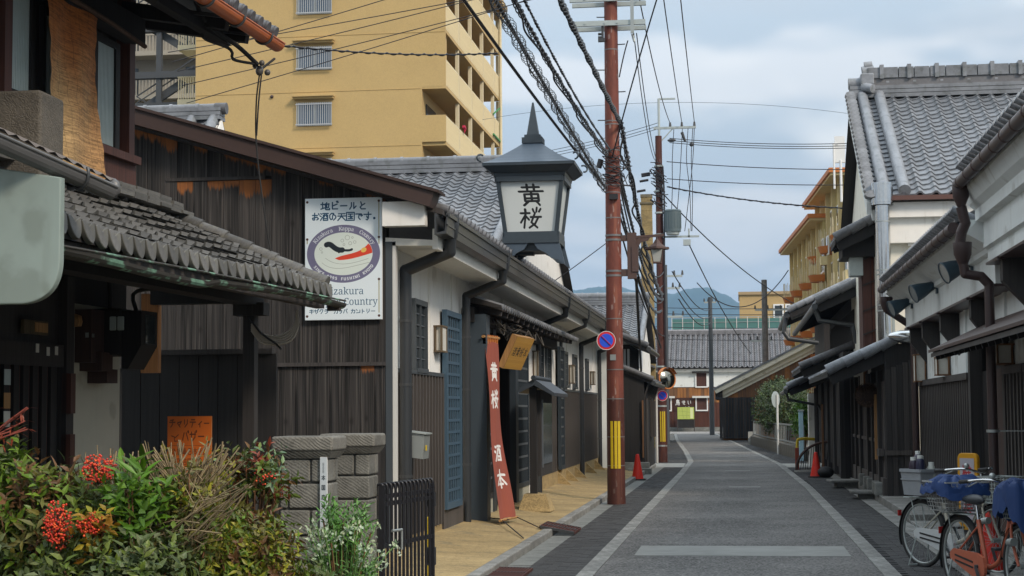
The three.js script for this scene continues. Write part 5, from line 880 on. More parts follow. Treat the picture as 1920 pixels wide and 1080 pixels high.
{ // second pole
  const x = -2.45, z = -54.3, t = thing('utility_pole', 'dark brown utility pole farther down the street carrying a grey transformer', 'utility pole', [x, 0, z]);
  new MB().cyl([x, 1.62, z], [x, 10.4, z], 0.142, 0.105, 16).build('post', MAT.rustDark, t); new MB().cyl([x, 0, z], [x, 1.65, z], 0.15, 0.146, 16).build('base_sleeve', MAT.rustDark, t);
  for (const a of [-0.3, 0.15, 0.55]) new MB().add(new THREE.CylinderGeometry(0.153, 0.153, 0.95, 4, 1, true, a - 0.13, 0.26).translate(x, 1.13, z)).build('guard_strip', MAT.yellow, t);
  const bd = new MB(); for (const y of [0.5, 1.75, 3, 5.3, 7.2, 7.9, 8.6, 9.4]) bd.cyl([x, y, z], [x, y + 0.05, z], 0.15, 0.15, 14); bd.build('band', MAT.galv, t);
  new MB().cyl([x + 0.02, 10.1, z], [x + 0.02, 11.6, z], 0.04, 0.04, 10).box(x, 11.57, z - 0.03, x + 0.55, 11.62, z + 0.03).box(x - 0.15, 10.62, z - 0.04, x + 1.2, 10.69, z + 0.04).bar([x + 0.05, 10.2, z], [x + 0.45, 10.62, z], 0.035).build('crossarm', MAT.galv, t);
  const ins = new MB(); for (const s of [0.38, 0.75, 1.15]) ins.cyl([x + s, 10.69, z], [x + s, 10.83, z], 0.045, 0.03, 8); ins.cyl([x + 0.75, 10.5, z], [x + 0.85, 10.2, z], 0.05, 0.04, 8).sph([x + 1.05, 10.1, z], 0.07).sph([x + 0.42, 10.25, z], 0.07, 8, 6, [2, 0.8, 1]); ins.build('insulator', MAT.gutter, t);
  const tr = new MB().cyl([x + 0.42, 7.3, z + 0.12], [x + 0.42, 7.95, z + 0.12], 0.26, 0.27, 20).cyl([x + 0.42, 7.95, z + 0.12], [x + 0.42, 8.0, z + 0.12], 0.29, 0.25, 20); for (let k = 0; k < 20; k++) { const a = k * 0.314; tr.bar([x + 0.42 + 0.265 * Math.cos(a), 7.4, z + 0.12 + 0.265 * Math.sin(a)], [x + 0.42 + 0.265 * Math.cos(a), 7.88, z + 0.12 + 0.265 * Math.sin(a)], 0.02); } tr.build('transformer', M({ color: lin(0.085, 0.12, 0.13), roughness: 0.5 }), t);
  new MB().cyl([x + 0.42, 7.2, z + 0.12], [x + 0.42, 7.31, z + 0.12], 0.2, 0.22, 16).box(x - 0.05, 7.12, z, x + 1.25, 7.18, z + 0.06).box(x + 0.9, 7.12, z, x + 0.95, 7.4, z + 0.06).box(x + 0.75, 6.85, z + 0.1, x + 0.98, 7.03, z + 0.3).build('transformer_shelf', MAT.galv, t);
  const c = new MB(); for (let k = 0; k < 34; k++) { const y = rr(8.2, 9.6); c.tube([[x - rr(0.1, 0.3), y, z + 0.12], [x + rr(-.1, .1), y - rr(0, 0.3), z + 0.18], [x + rr(0.05, 0.3), y - rr(0.1, 0.5), z + 0.1]], 0.014, 4, 8); } for (let k = 0; k < 4; k++) { const y = rr(8.3, 9.3), q = x - 0.75 + rr(0, 0.3); c.cyl([q, y, z], [q + 0.28, y + 0.04, z], 0.04, 0.04, 8); } c.tube([[x + 0.13, 9.4, z + 0.1], [x + 0.16, 8.4, z + 0.1], [x + 0.14, 6, z + 0.12], [x + 0.15, 3, z + 0.14]], 0.03, 6, 20); c.build('cable_clutter', MAT.wire, t);
}
function plainPole(x, z, h, r, m, label, arms = []) {
  const t = thing('utility_pole', label, 'utility pole', [x, 0, z]); new MB().cyl([x, 0, z], [x, h, z], r, r * 0.8, 12).build('post', m, t);
  if (arms.length) { const a = new MB(); for (const [y, l, s] of arms) a.box(x - l * (1 - s), y, z - 0.05, x + l * s, y + 0.1, z + 0.05); a.build('crossarm', MAT.galv, t); const c = new MB(); for (const [y, l, s] of arms) for (let k = 0; k < 4; k++) c.cyl([x - l * (1 - s) + l * k / 3, y + 0.1, z], [x - l * (1 - s) + l * k / 3, y + 0.32, z], 0.07, 0.04, 6); c.build('insulator', MAT.gutter, t); }
  return t;
}
plainPole(-1.9, -116, 9.3, 0.17, MAT.wireGrey, 'thin dark pole standing at the corner of the brown restaurant', [[8.9, 0.8, 0.5]]);
plainPole(1.5, -100, 9.2, 0.2, tone(T.stone, 0.2, 0.2, 0.2), 'grey concrete pole behind the slanting white roof edge', [[7.4, 2.2, 0.75], [5.6, 1.2, 0.3]]);
plainPole(-3.55, -84, 8.8, 0.12, MAT.wireGrey, 'slim distant pole with crossarms seen under the transformer', [[8.2, 1.2, 0.7], [7.6, 1.0, 0.7], [6.2, 1.4, 0.6]]);
// wires: [points], radius; a wire sags between its ends
function wire(label, p, q, sag, r = 0.012, group, opts = {}) {
  const a = V(...p), b = V(...q), n = 16, pts = [];
  for (let i = 0; i <= n; i++) { const s = i / n, o = a.clone().lerp(b, s); o.y -= sag * 4 * s * (1 - s); pts.push(o); }
  const curve = new THREE.CatmullRomCurve3(pts), t = thing('overhead_cable', label, 'cable', [b.x, b.y, b.z], group), L = curve.getLength();
  new MB().add(new THREE.TubeGeometry(curve, 40, r, 5)).build('cable', opts.mat ?? MAT.wire, t);
  if (opts.coil) {                                                    // loose spiral hangers round the cable
    const { R, pitch, drop, rc } = opts.coil, N = Math.floor(L / pitch), hp = [];
    for (let i = 0; i <= N * 10; i++) { const u = i / (N * 10), o = curve.getPoint(u), a2 = i * 0.6283 + 0.6 * Math.sin(i * 0.037); hp.push(V(o.x + R * Math.cos(a2) * (0.8 + 0.3 * Math.sin(i * 0.11)), o.y - drop + R * Math.sin(a2), o.z + 0.02 * Math.sin(a2))); }
    new MB().add(new THREE.TubeGeometry(new THREE.CatmullRomCurve3(hp), N * 12, rc, 4)).build('spiral', MAT.wireGrey, t);
  }
  for (const k of opts.more ?? []) { const ph = rnd() * 6, pp = pts.map((o, i) => V(o.x + k.d * 0.6 * Math.sin(i * 2.1 + ph), o.y - k.d + 0.4 * k.d * Math.cos(i * 2.3 + ph), o.z)); new MB().add(new THREE.TubeGeometry(new THREE.CatmullRomCurve3(pp), 90, k.r, 5)).build('strand', MAT.wire, t); }
  return t;
}
{
  const P1 = [-2.2, 0, -29.9];
  wire('loosely coiled cable ending on the first pole, leftmost of the coiled ones', [-2.42, 5.86, -14], [-2.3, 5.55, -29.85], 0.02, 0.022, null, { coil: { R: 0.07, pitch: 0.13, drop: 0.02, rc: 0.0045 }, more: [{ d: 0.07, r: 0.009 }] });
  wire('thick twisted bundle ending high on the first pole above the coiled cable', [-2.32, 6.06, -14], [-2.25, 6.15, -29.85], 0.14, 0.02, null, { coil: { R: 0.035, pitch: 0.22, drop: 0.02, rc: 0.008 }, more: [{ d: 0.08, r: 0.012 }] });
  wire('thin twisted cable ending on the first pole above the bundles', [-2.2, 6.06, -14], [-2.2, 6.22, -29.8], 0.17, 0.011, null, { coil: { R: 0.014, pitch: 0.16, drop: 0, rc: 0.007 } });
  wire('heavy ribbed cable bundle crossing in front of the first pole', [-2.0, 6.3, -15], [-2.0, 6.66, -29.72], 0.02, 0.022, null, { coil: { R: 0.034, pitch: 0.2, drop: 0.0, rc: 0.012 } });
  wire('heavy ribbed cable bundle sagging from the first pole to the second', [-1.99, 6.66, -29.72], [-2.4, 5.3, -54.2], 0.55, 0.03, null, { coil: { R: 0.045, pitch: 0.3, drop: 0.0, rc: 0.012 }, more: [{ d: 0.16, r: 0.02 }] });
  wire('plain black cable passing the spire of the roof lantern', [-2.85, 5.95, -13], [-2.29, 5.55, -29.95], 0.08, 0.021);
  for (const [y, l, sg] of [[5.95, 'upper', 0.7], [5.75, 'second', 0.75], [5.55, 'third', 0.8], [5.42, 'fourth', 0.7], [5.2, 'fifth', 0.6], [4.75, 'lowest', 0.45]]) wire(`${l} of the dark cables fanning from the first pole to the second`, [-2.08 + rr(-.05, .05), y, -30], [-2.36 + rr(-.08, .04), y + rr(-0.6, 0.6) - 0.2, -54.2], sg, 0.014 + rr(0, 0.008), null, rnd() < 0.5 ? { coil: { R: 0.03, pitch: 0.35, drop: 0, rc: 0.01 } } : {});
  // thin wires in front of the yellow block
  const F = [[[-7.6, 6.50, -22], [-2.6, 7.2, -22]], [[-7.6, 6.41, -22.2], [-3.2, 7.55, -22.2]], [[-7.6, 6.32, -22.4], [-2.6, 7.35, -22.4]], [[-7.6, 6.16, -22.6], [-2.6, 7.2, -22.6]], [[-7.6, 5.95, -22.8], [-2.6, 7.28, -22.8]]];
  F.forEach(([a, b], i) => wire(`${['highest', 'second highest', 'middle', 'second lowest', 'lowest'][i]} of the thin wires slanting before the ochre apartment block`, a, b, 0.02, 0.0065, 'thin wires before the apartment block'));
  wire('twisted service wire from the old house gutter to the cable by the lantern', [-4.45, 5.22, -16.1], [-2.72, 5.76, -19.35], 0.05, 0.008, null, { coil: { R: 0.008, pitch: 0.2, drop: 0, rc: 0.006 } });
  // from the crossarms to the second pole
  wire('left-hand wire of the pair dropping from the lower crossarm to the second pole', [-1.75, 8.25, -29.7], [-2.55, 9.6, -54.2], 0.5, 0.010, 'paired wires below the crossarm'); wire('right-hand wire of the pair dropping from the lower crossarm to the second pole', [-1.7, 8.25, -29.7], [-2.45, 9.5, -54.2], 0.5, 0.010, 'paired wires below the crossarm');
  wire('wire from the upper crossarm to the steel top of the second pole', [-1.66, 8.95, -29.9], [-2.08, 10.83, -54.3], 0.25, 0.012);
  wire('wire from above the frame to the middle insulator of the far crossarm', [-1.22, 9.05, -28], [-1.7, 10.83, -54.3], 0.1, 0.012);
  wire('wire from above the frame to the end insulator of the far crossarm', [-0.9, 8.9, -27], [-1.3, 10.83, -54.3], 0.08, 0.012);
  wire('black line crossing the others steeply to the right of the first pole', [-0.95, 9.0, -27], [-2.35, 5.55, -30.2], -0.12, 0.013);
  wire('short bent lead hanging from the crossarm beside the first pole', [-1.86, 8.15, -29.8], [-2.02, 7.5, -29.8], -0.04, 0.012);
  // lines leaving the second pole
  const S = [-2.3, 9.55, -54.3];
  [[10.32, 5.5, 10.05], [10.25, 5.5, 9.97], [10.18, 5.5, 9.9]].forEach(([y, x, ye]) => wire(`${y > 10.3 ? 'upper' : y > 10.2 ? 'middle' : 'lower'} of three parallel lines from the second pole toward the storehouse`, [-2.1, y, -54.3], [x, ye, -54.3], 0.16, 0.012, 'three parallel lines'));
  [[9.57, 9.15, 'upper single'], [9.02, 8.68, 'middle single']].forEach(([y, ye, n]) => wire(`${n} line from the second pole toward the big tiled roof`, [-2.2, y, -54.3], [5.5, ye, -54.3], 0.12, 0.014));
  wire('thick twisted line from the second pole toward the big tiled roof', [-2.2, 8.76, -54.3], [6.0, 7.6, -52], 0.25, 0.022, null, { coil: { R: 0.02, pitch: 0.35, drop: 0, rc: 0.012 } });
  wire('cable falling from the second pole across the sky to the yellow flats', [-2.3, 8.5, -54.2], [2.3, 5.9, -70], 0.35, 0.02);
  wire('cable falling from the transformer shelf toward the far poles', [-1.55, 6.95, -54.2], [0.6, 4.6, -90], 0.3, 0.02);
  wire('sagging cable low across the sky between the far pole and the yellow flats', [-2.0, 7.9, -84], [2.5, 8.6, -86], 1.5, 0.026);
  for (const y of [14.0, 13.85, 13.72]) wire(`${y > 13.9 ? 'upper' : y > 13.8 ? 'middle' : 'lower'} of three distant lines rising behind the lantern roof`, [-13, y - 0.5, -80], [-3.6, y + 1.2, -80], 0.25, 0.014, 'three distant lines');
  wire('hair-thin distant line crossing the whole sky', [-12, 15.6, -80], [9, 14.6, -80], -1.0, 0.009, null, { mat: MAT.wireGrey });
  wire('thin wire from the brewery roof up to the first pole', [-3.3, 3.86, -29.9], [-2.25, 4.6, -29.9], 0.01, 0.008);
  [[-2.1, 6.1, 4], [-2.0, 5.6, 4.6], [-1.9, 5.2, 5]].forEach(([x, y, l], i) => wire(['upper tangle line between the far poles', 'middle tangle line between the far poles', 'lower tangle line between the far poles'][i], [x, y, -55], [-1.9, y + 2.4, -116], 0.5, 0.02));
  [[8.7, 'top'], [8.3, 'second'], [7.4, 'third'], [6.6, 'fourth'], [5.2, 'bottom']].forEach(([y, n]) => wire(`${n} line strung level across the far street before the tiled roof`, [-7.5, y, -115], [7, y - 0.25, -115], 0.15, 0.022));
  wire('stay wire running from the lamp bracket down to the left', [-1.78, 3.95, -30], [-2.4, 2.6, -42], 0.05, 0.03); wire('stay wire running from the lamp bracket down to the second pole', [-1.75, 3.95, -30], [-2.45, 3.6, -54], 0.0, 0.03);
  { const c = thing('looped_lead', 'thin looped leads and connectors drooping from the far crossarm to the transformer', 'cable', [-1.6, 9, -54.2]), b = new MB(); for (const [x, x2] of [[-1.95, -2.1], [-1.68, -1.95], [-1.3, -1.65], [-1.5, -1.45], [-1.35, -1.42]]) new MB().tube([[x, 10.6, -54.2], [x - 0.06, 9.6, -54.1], [(x + x2) / 2, 8.6, -54.1], [x2, 7.3, -54.1]], 0.011, 4, 20).build('lead', MAT.wire, c); }
}
// ---------------------------------------------------------------- buildings behind and beyond the brewery
function ridgeRoof(parent, xa, xb, zE, yE, zR, yR, { w = 0.27, e = 0.235, mats = MAT.tile, most = 300, rolls = [], A = 0.035, under = MAT.dark, roll = 0.12 } = {}) {   // slope facing the camera, ridge along x
  const S = V(0, yR - yE, zR - zE), len = S.length(); S.normalize();
  new MB().quad([xa, yE - 0.03, zE], [xb, yE - 0.03, zE], [xb, yR - 0.03, zR], [xa, yR - 0.03, zR]).quad([xa, yR - 0.03, zR], [xb, yR - 0.03, zR], [xb, yE - 0.2, 2 * zR - zE], [xa, yE - 0.2, 2 * zR - zE]).build('roof_deck', under, parent);
  const nu = Math.round((xb - xa) / w), nv = Math.ceil(len / e);
  tileSlope(parent, V(xa, yE, zE), V(1, 0, 0), S, nu, nv, (xb - xa) / nu, len / nv, mats, { most, A });
  const ri = new MB(); for (let k = 0; k < 3; k++) ri.box(xa, yR - 0.03 + k * 0.09, zR - 0.19 + k * 0.02, xb, yR + 0.045 + k * 0.09, zR + 0.19 - k * 0.02); ri.build('ridge_course', mats[0], parent);
  new MB().cyl([xa - 0.02, yR + 0.18 + roll, zR], [xb + 0.02, yR + 0.18 + roll, zR], roll, roll, 12).build('ridge_roll', mats[1], parent);
  const jn = new MB(); for (let x = xa + 0.2; x < xb; x += 0.55) jn.cyl([x, yR + 0.18 + roll, zR], [x + 0.06, yR + 0.18 + roll, zR], roll + 0.015, roll + 0.015, 12); jn.each('ridge_joint', mats[2], parent);
  for (const [x, r] of rolls) new MB().cyl([x, yE + 0.07, zE + 0.03], [x, yR + 0.08, zR], r, r, 12).build('verge_roll', mats[1], parent);
}
{ // tiled hall behind the brewery wing, its white gable facing the street
  const t = thing('tiled_hall', 'grey-tiled hall behind the brewery wing, its ridge level with the lantern roof', 'building', [-6, 0, -34]);
  ridgeRoof(t, -9.2, -3.72, -29.3, 4.45, -34, 6.5, { rolls: [[-3.8, 0.09], [-4.2, 0.085]], most: 300, w: 0.275, e: 0.24, roll: 0.07 });
  new MB().prism([[-29.6, 3.6], [-29.6, 4.42], [-34, 6.38], [-38.4, 4.42], [-38.4, 3.6]], 'x', -9.0, -3.9).build('wall', MAT.plaster, t);
  new MB().bar([-3.75, 4.3, -29.25], [-3.75, 6.46, -34], 0.12, 0.22).bar([-3.82, 4.12, -29.4], [-3.82, 6.3, -34], 0.1, 0.2).build('verge_board', MAT.plaster, t);
  new MB().box(-3.72, 4.4, -29.2, -3.66, 4.55, -28.95).build('eave_tip', MAT.tileDark[0], t);
}
{ // small tiled roof peeping over the barge board
  const t = thing('tiled_shed', 'small grey-tiled roof with white gable end peeping over the charred wall', 'building', [-11, 0, -34]);
  ridgeRoof(t, -16.5, -10.25, -31.6, 6.3, -33, 7.55, { rolls: [[-10.4, 0.11], [-10.85, 0.11]], most: 120, w: 0.3, e: 0.27, roll: 0.07 });
  new MB().prism([[-31.9, 4.5], [-31.9, 6.28], [-33, 7.35], [-34.2, 6.28], [-34.2, 4.5]], 'x', -16.3, -10.4).build('wall', MAT.plasterGrey, t);
  new MB().bar([-10.28, 6.2, -31.5], [-10.28, 7.42, -33], 0.1, 0.22).build('verge_board', MAT.plaster, t);
  new MB().cyl([-10.4, 7.76, -33], [-10.16, 7.76, -33], 0.12, 0.12, 10).build('ridge_end', MAT.tileDark[0], t);
}
{ // machiya after the brewery
  const t = thing('timber_house', 'dark two-storey timber house with slatted lean-to beyond the first pole', 'house', [-2.9, 0, -45]);
  new MB().box(-6, 0, -50.2, -2.5, 2.6, -46.3).box(-3.2, 0, -46.3, -2.5, 2.6, -45.05).build('wall', MAT.black, t);
  new MB().box(-6, 2.6, -50.2, -2.95, 3.6, -46.3).build('upper_wall', MAT.plasterGrey, t);
  const up = new MB(); for (let x = -3.45; x < -2.94; x += 0.1) up.box(x, 2.72, -46.3, x + 0.035, 3.32, -46.26); up.box(-6, 2.62, -46.31, -2.93, 2.76, -46.25).box(-6, 3.3, -46.31, -2.93, 3.42, -46.25); for (let z = -46.4; z > -50; z -= 0.16) up.box(-2.95, 2.7, z - 0.04, -2.91, 3.4, z); up.build('window_bars', MAT.dark, t);
  const roofs = (xa, ya, xb, yb, z0, z1, nm) => { new MB().prism([[xa, ya - 0.09], [xa, ya], [xb, yb], [xb, yb - 0.09]], 'z', z1, z0).build(nm, MAT.dark, t); const l = Math.hypot(xa - xb, ya - yb); tileSlope(t, V(xa, ya + 0.01, z0), V(0, 0, -1), V(xb - xa, yb - ya, 0).normalize(), Math.round((z0 - z1) / 0.27), Math.ceil(l / 0.24), 0.27, 0.24, MAT.tileDark, { most: 60 }); new MB().cyl([xa + 0.05, ya + 0.05, z0 + 0.02], [xb, yb + 0.05, z0 + 0.02], 0.075, 0.075, 10).build('verge_roll', MAT.tileDark[0], t); new MB().cyl([xa + 0.06, ya - 0.06, z0], [xa + 0.06, ya - 0.07, z1], 0.06, 0.06, 10).build('gutter', MAT.gutter, t); };
  roofs(-2.3, 2.4, -3.3, 2.84, -45, -50.6, 'lean_to_roof'); roofs(-2.45, 3.32, -4.8, 4.3, -45.6, -50.6, 'upper_roof');
  const sl = new MB(); for (let z = -45.1; z > -50.4; z -= 0.14) sl.bar([-2.38, 2.34, z], [-2.62, 1.62, z], 0.05, 0.04); sl.build('slats', MAT.dark, t);
  new MB().box(-2.49, 0.2, -46.2, -2.46, 1.95, -45.6).box(-2.49, 0.9, -48.4, -2.36, 1.9, -47.8).each('shutter_case', MAT.dark2, t);
  new MB().box(-2.56, 0.4, -45.02, -2.52, 1.9, -44.98).build('light_post', MAT.midWood, t);
  new MB().cyl([-2.44, 2.3, -50.3], [-2.44, 0.1, -50.3], 0.04, 0.04, 8).build('downpipe', MAT.pipeWhite, t);
  new MB().box(-3.2, 0, -45.1, -2.38, 0.28, -44.6).box(-2.9, 0, -44.6, -2.3, 0.14, -44.2).build('step_stone', MAT.concrete, t);
}
{ // tile roofed house farther behind
  const t = thing('tiled_house', 'house with a broad wavy tiled slope between the two brown poles', 'house', [-5, 0, -60]);
  ridgeRoof(t, -9, -3.1, -55.5, 3.6, -60, 5.38, { most: 200, rolls: [[-3.2, 0.1]] });
  new MB().prism([[-55.8, 0], [-55.8, 3.5], [-60, 5.25], [-64, 3.5], [-64, 0]], 'x', -8.8, -3.3).build('wall', MAT.plaster, t);
  new MB().box(-3.28, 3.0, -55.4, -3.1, 3.9, -55.0).build('white_box', MAT.white, t);
}
{ // the row along the left of the bend
  const t = thing('garden_wall', 'old block garden wall with plants behind the second pole', 'wall', [-3.2, 0, -60]);
  for (let j = 0; j < 10; j++) for (let i = 0; i < 11; i++) { const z = -54 - i * 0.8 - (j % 2) * 0.4; new MB().box(-3.25 - i * 0.03, j * 0.2, z - 0.79, -3.1 - i * 0.03, j * 0.2 + 0.19, z).build('block', pick([MAT.concrete, MAT.mud, MAT.paleconc]), t); }
  const h = thing('timber_house', 'plain grey plastered house with brown boards behind the second pole', 'house', [-5, 0, -75]);
  new MB().box(-9, 0, -96, -4.2, 3.6, -66).build('wall', MAT.mud, h); new MB().box(-4.22, 0, -96, -4.15, 1.8, -66).build('board_cladding', MAT.dark2, h);
  new MB().prism([[-3.7, 3.5], [-3.7, 3.6], [-7, 5.2], [-7, 5.0]], 'z', -97, -65.5).build('roof', MAT.tileDark[0], h);
}
bush('green creeper spilling over the garden wall behind the second pole', 'shrub', [-3.05, 0.9, -57], [0.16, 0.6, 1.0], 160, [G.mid, G.dark, G.olive], { name: 'garden_shrub', L: 0.1, W: 0.05, base: 0 });
{ // tapering brick chimney
  const t = thing('brick_chimney', 'slim tan square brick chimney with a capped top behind the second pole', 'chimney', [-4.0, 0, -76]), m = tone(T.stone, 0.34, 0.25, 0.11);
  for (let j = 0; j < 33; j++) { const w = mix(0.33, 0.235, j / 33); new MB().rbox(-4.0 - w, j * 0.34, -76 - w, -4.0 + w, j * 0.34 + 0.335, -76 + w, 0.01).build('brick_course', m, t); }
  new MB().box(-4.3, 10.85, -76.3, -3.7, 10.92, -75.7).box(-4.26, 11.15, -76.26, -3.74, 11.28, -75.74).build('cap', tone(T.stone, 0.2, 0.17, 0.11), t);
}
{ // convex mirror on the second pole
  const t = thing('traffic_mirror', 'round convex traffic mirror with orange rim below the second pole', 'mirror', [-2.28, 2.6, -53.6]);
  const o = new THREE.SphereGeometry(0.62, 24, 10, 0, Math.PI * 2, 0, 0.5).translate(0, -0.54, 0).rotateX(Math.PI / 2 - 0.1).rotateY(0.7).translate(-2.24, 2.62, -53.5); new MB().add(o).build('mirror_face', M({ color: lin(0.30, 0.29, 0.24), metalness: 1, roughness: 0.15 }), t);
  new MB().add(new THREE.TorusGeometry(0.31, 0.022, 8, 28).rotateX(-0.1).rotateY(0.7).translate(-2.24, 2.62, -53.5)).add(new THREE.CylinderGeometry(0.34, 0.34, 0.16, 24, 1, true, -1.2, 2.4).rotateX(Math.PI / 2).rotateZ(Math.PI).rotateY(0.7).translate(-2.24, 2.64, -53.48)).build('orange_rim', MAT.orange, t);
  new MB().cyl([-2.45, 2.6, -54.1], [-2.3, 2.62, -53.65], 0.03, 0.03, 8).build('arm', MAT.galv, t);
}
// ---------------------------------------------------------------- ochre apartment block
{
  const t = thing('apartment_block', 'tall ochre apartment block with cream balconies above the brewery roofs', 'building', [-22, 0, -90]);
  const XR = -14.3, Z0 = -83, Z1 = -102.4, FL = 2.85, L0 = 15.08;
  new MB().box(-27.2, 0, Z1, XR - 1.2, 27, Z0 - 1.2).build('core', MAT.aptShade, t);
  new MB().box(-27.2, 0, Z0 - 1.2, XR - 1.2, 27, Z0).box(XR - 1.2, 17.87, Z0 - 1.2, XR - 0.14, 27, Z0).box(XR - 1.2, 0, Z0 - 0.12, XR - 0.02, 16.44 - FL * 1, Z0).build('front_wall', MAT.apt, t);
  const jt = new MB(); for (let k = -2; k < 5; k++) jt.box(-27.19, L0 + 2.72 + k * FL - 0.012, Z0, XR - (k < 1 ? 1.25 : 0.02), L0 + 2.72 + k * FL + 0.012, Z0 + 0.02); jt.build('joint_ledge', MAT.apt, t);
  // windows with white guard bars and thin hoods
  for (let k = -1; k < 4; k++) {
    const y = 16.07 + k * FL, x0 = -21.87, x1 = -20.1, h = 1.17, w = new MB();
    w.box(x0, y, Z0 - 0.03, x0 + 0.06, y + h, Z0 + 0.04).box(x1 - 0.06, y, Z0 - 0.03, x1, y + h, Z0 + 0.04).box(x0 + 0.06, y, Z0 - 0.03, x1 - 0.06, y + 0.06, Z0 + 0.04).box(x0 + 0.06, y + h - 0.06, Z0 - 0.03, x1 - 0.06, y + h, Z0 + 0.04).box(-21.02, y + 0.06, Z0 - 0.02, -20.95, y + h - 0.06, Z0 + 0.03);
    const win = w.build('window', MAT.steel, t); new MB().box(x0 + 0.06, y + 0.06, Z0 + 0.003, x1 - 0.06, y + h - 0.06, Z0 + 0.012).build('pane', M({ map: T.stucco, color: lin(0.10, 0.15, 0.21), roughness: 0.2 }), win);
    const g = new MB(); for (let i = 0; i <= 16; i++) { const x = mix(x0, x1, i / 16); g.box(x - 0.015, y - 0.03, Z0 + 0.16, x + 0.015, y + h, Z0 + 0.19); } for (const yy of [y + 0.02, y + h - 0.12]) g.box(x0 - 0.06, yy, Z0 + 0.19, x1 + 0.06, yy + 0.05, Z0 + 0.21); g.build('guard_bars', M({ color: lin(0.40, 0.42, 0.44), roughness: 0.4 }), win);
    new MB().box(-22.08, y + h + 0.27, Z0, -19.95, y + h + 0.33, Z0 + 0.42).box(-22.05, y + h + 0.17, Z0, -19.98, y + h + 0.27, Z0 + 0.3).build('window_hood', MAT.apt, t);
    new MB().sph([-23.2, y + 1.55, Z0 + 0.03], 0.09, 8, 6).build('vent', MAT.pipeBrown, t);
  }
  // balconies down the street side
  const bays = 4.5, bl = (Z0 - Z1) / bays;
  for (let k = -2; k < 4; k++) {
    const y = L0 + k * FL, zF = k < 1 ? Z0 : Z0 - 1.2;
    new MB().box(XR - 1.25, y - 0.16, Z1, XR, y + 0.02, k < 1 ? Z0 - 0.12 : Z0 - 0.01).build('balcony_slab', MAT.apt, t);
    new MB().box(XR - 0.14, y + 0.02, Z0 - 0.14, XR, y + (k < 1 ? 1.36 : 2.7), Z0 - 0.001).build('corner_pier', MAT.apt, t);
    if (k < 1) new MB().box(XR - 1.2, y + 0.02, Z0 - 0.1, XR - 0.14, y + 1.36, Z0).build('front_parapet', MAT.apt, t);
    for (let b = 0; b < 5; b++) {
      const za = Z0 - 0.2 - b * bl, zb = Math.max(za - bl + 0.3, Z1); if (za - zb < 0.5) continue;
      const p = new MB().box(XR - 0.1, y + 0.02, zb, XR - 0.02, y + 1.36, za); for (let z = za - 0.1; z > zb + 0.1; z -= 0.28) p.box(XR - 0.02, y + 0.06, z - 0.05, XR + 0.015, y + 1.28, z); p.build('balcony_panel', MAT.cream, t);
      new MB().box(XR - 0.22, y + 0.02, zb - 0.26, XR - 0.04, y + FL - 0.16, zb - 0.05).build('column', MAT.cream, t);
      new MB().box(XR - 1.19, y + 0.05, zb + 0.6, XR - 1.14, y + 2.1, za - 0.8).build('balcony_door', MAT.glass, t);
    }
  }
  new MB().box(-27.4, 26.2, Z1 - 0.3, XR + 0.5, 26.5, Z0 + 0.2).box(XR - 0.3, 25.7, Z1 - 0.35, XR + 0.25, 26.2, Z1 + 0.1).build('roof_edge', MAT.apt, t);
  new MB().pipe([[XR + 0.1, 26.0, Z1 + 0.2], [XR + 0.1, 23.5, Z1 + 0.2], [XR + 0.1, 8, Z1 + 0.2]], 0.09).build('downpipe', MAT.cream, t);
  // far side balcony and the dark steel stair beyond it
  for (let k = -1; k < 4; k++) { const y = 17.95 + k * FL; new MB().box(-28.7, y - 0.28, -86.5, -27.2, y, -84.6).box(-28.7, y + 1.15, -86.5, -27.2, y + 1.2, -84.6).build('stair_landing', MAT.cream, t); const r = new MB(); for (let x = -28.66; x < -27.2; x += 0.13) r.box(x, y, -84.64, x + 0.04, y + 1.2, -84.6); r.build('landing_rail', MAT.cream, t); }
  tag(new MB().add(new THREE.ConeGeometry(0.2, 0.42, 5).scale(0.4, 1, 1).rotateX(2.6).translate(XR + 0.08, 16.5, -88.4)).bar([XR + 0.06, 16.62, -88.6], [XR + 0.08, 16.7, -88.15], 0.16, 0.12).build('hanging_cloth', M({ color: lin(0.5, 0.02, 0.07) })), 'small red cloth hung out on a cream balcony', 'laundry');
  const gr = M({ color: lin(0.06, 0.26, 0.09) }); tag(new MB().bar([XR + 0.06, 18.1, -99.3], [XR + 0.06, 18.1, -102.3], 0.09).bar([XR + 0.06, 19.3, -99.3], [XR + 0.06, 20.2, -102.3], 0.07).cyl([XR + 0.06, 18.1, -102.2], [XR + 0.06, 20.2, -102.2], 0.05, 0.05).build('balcony_trellis', gr), 'green frame fixed to the end balcony of the ochre block', 'frame');
}
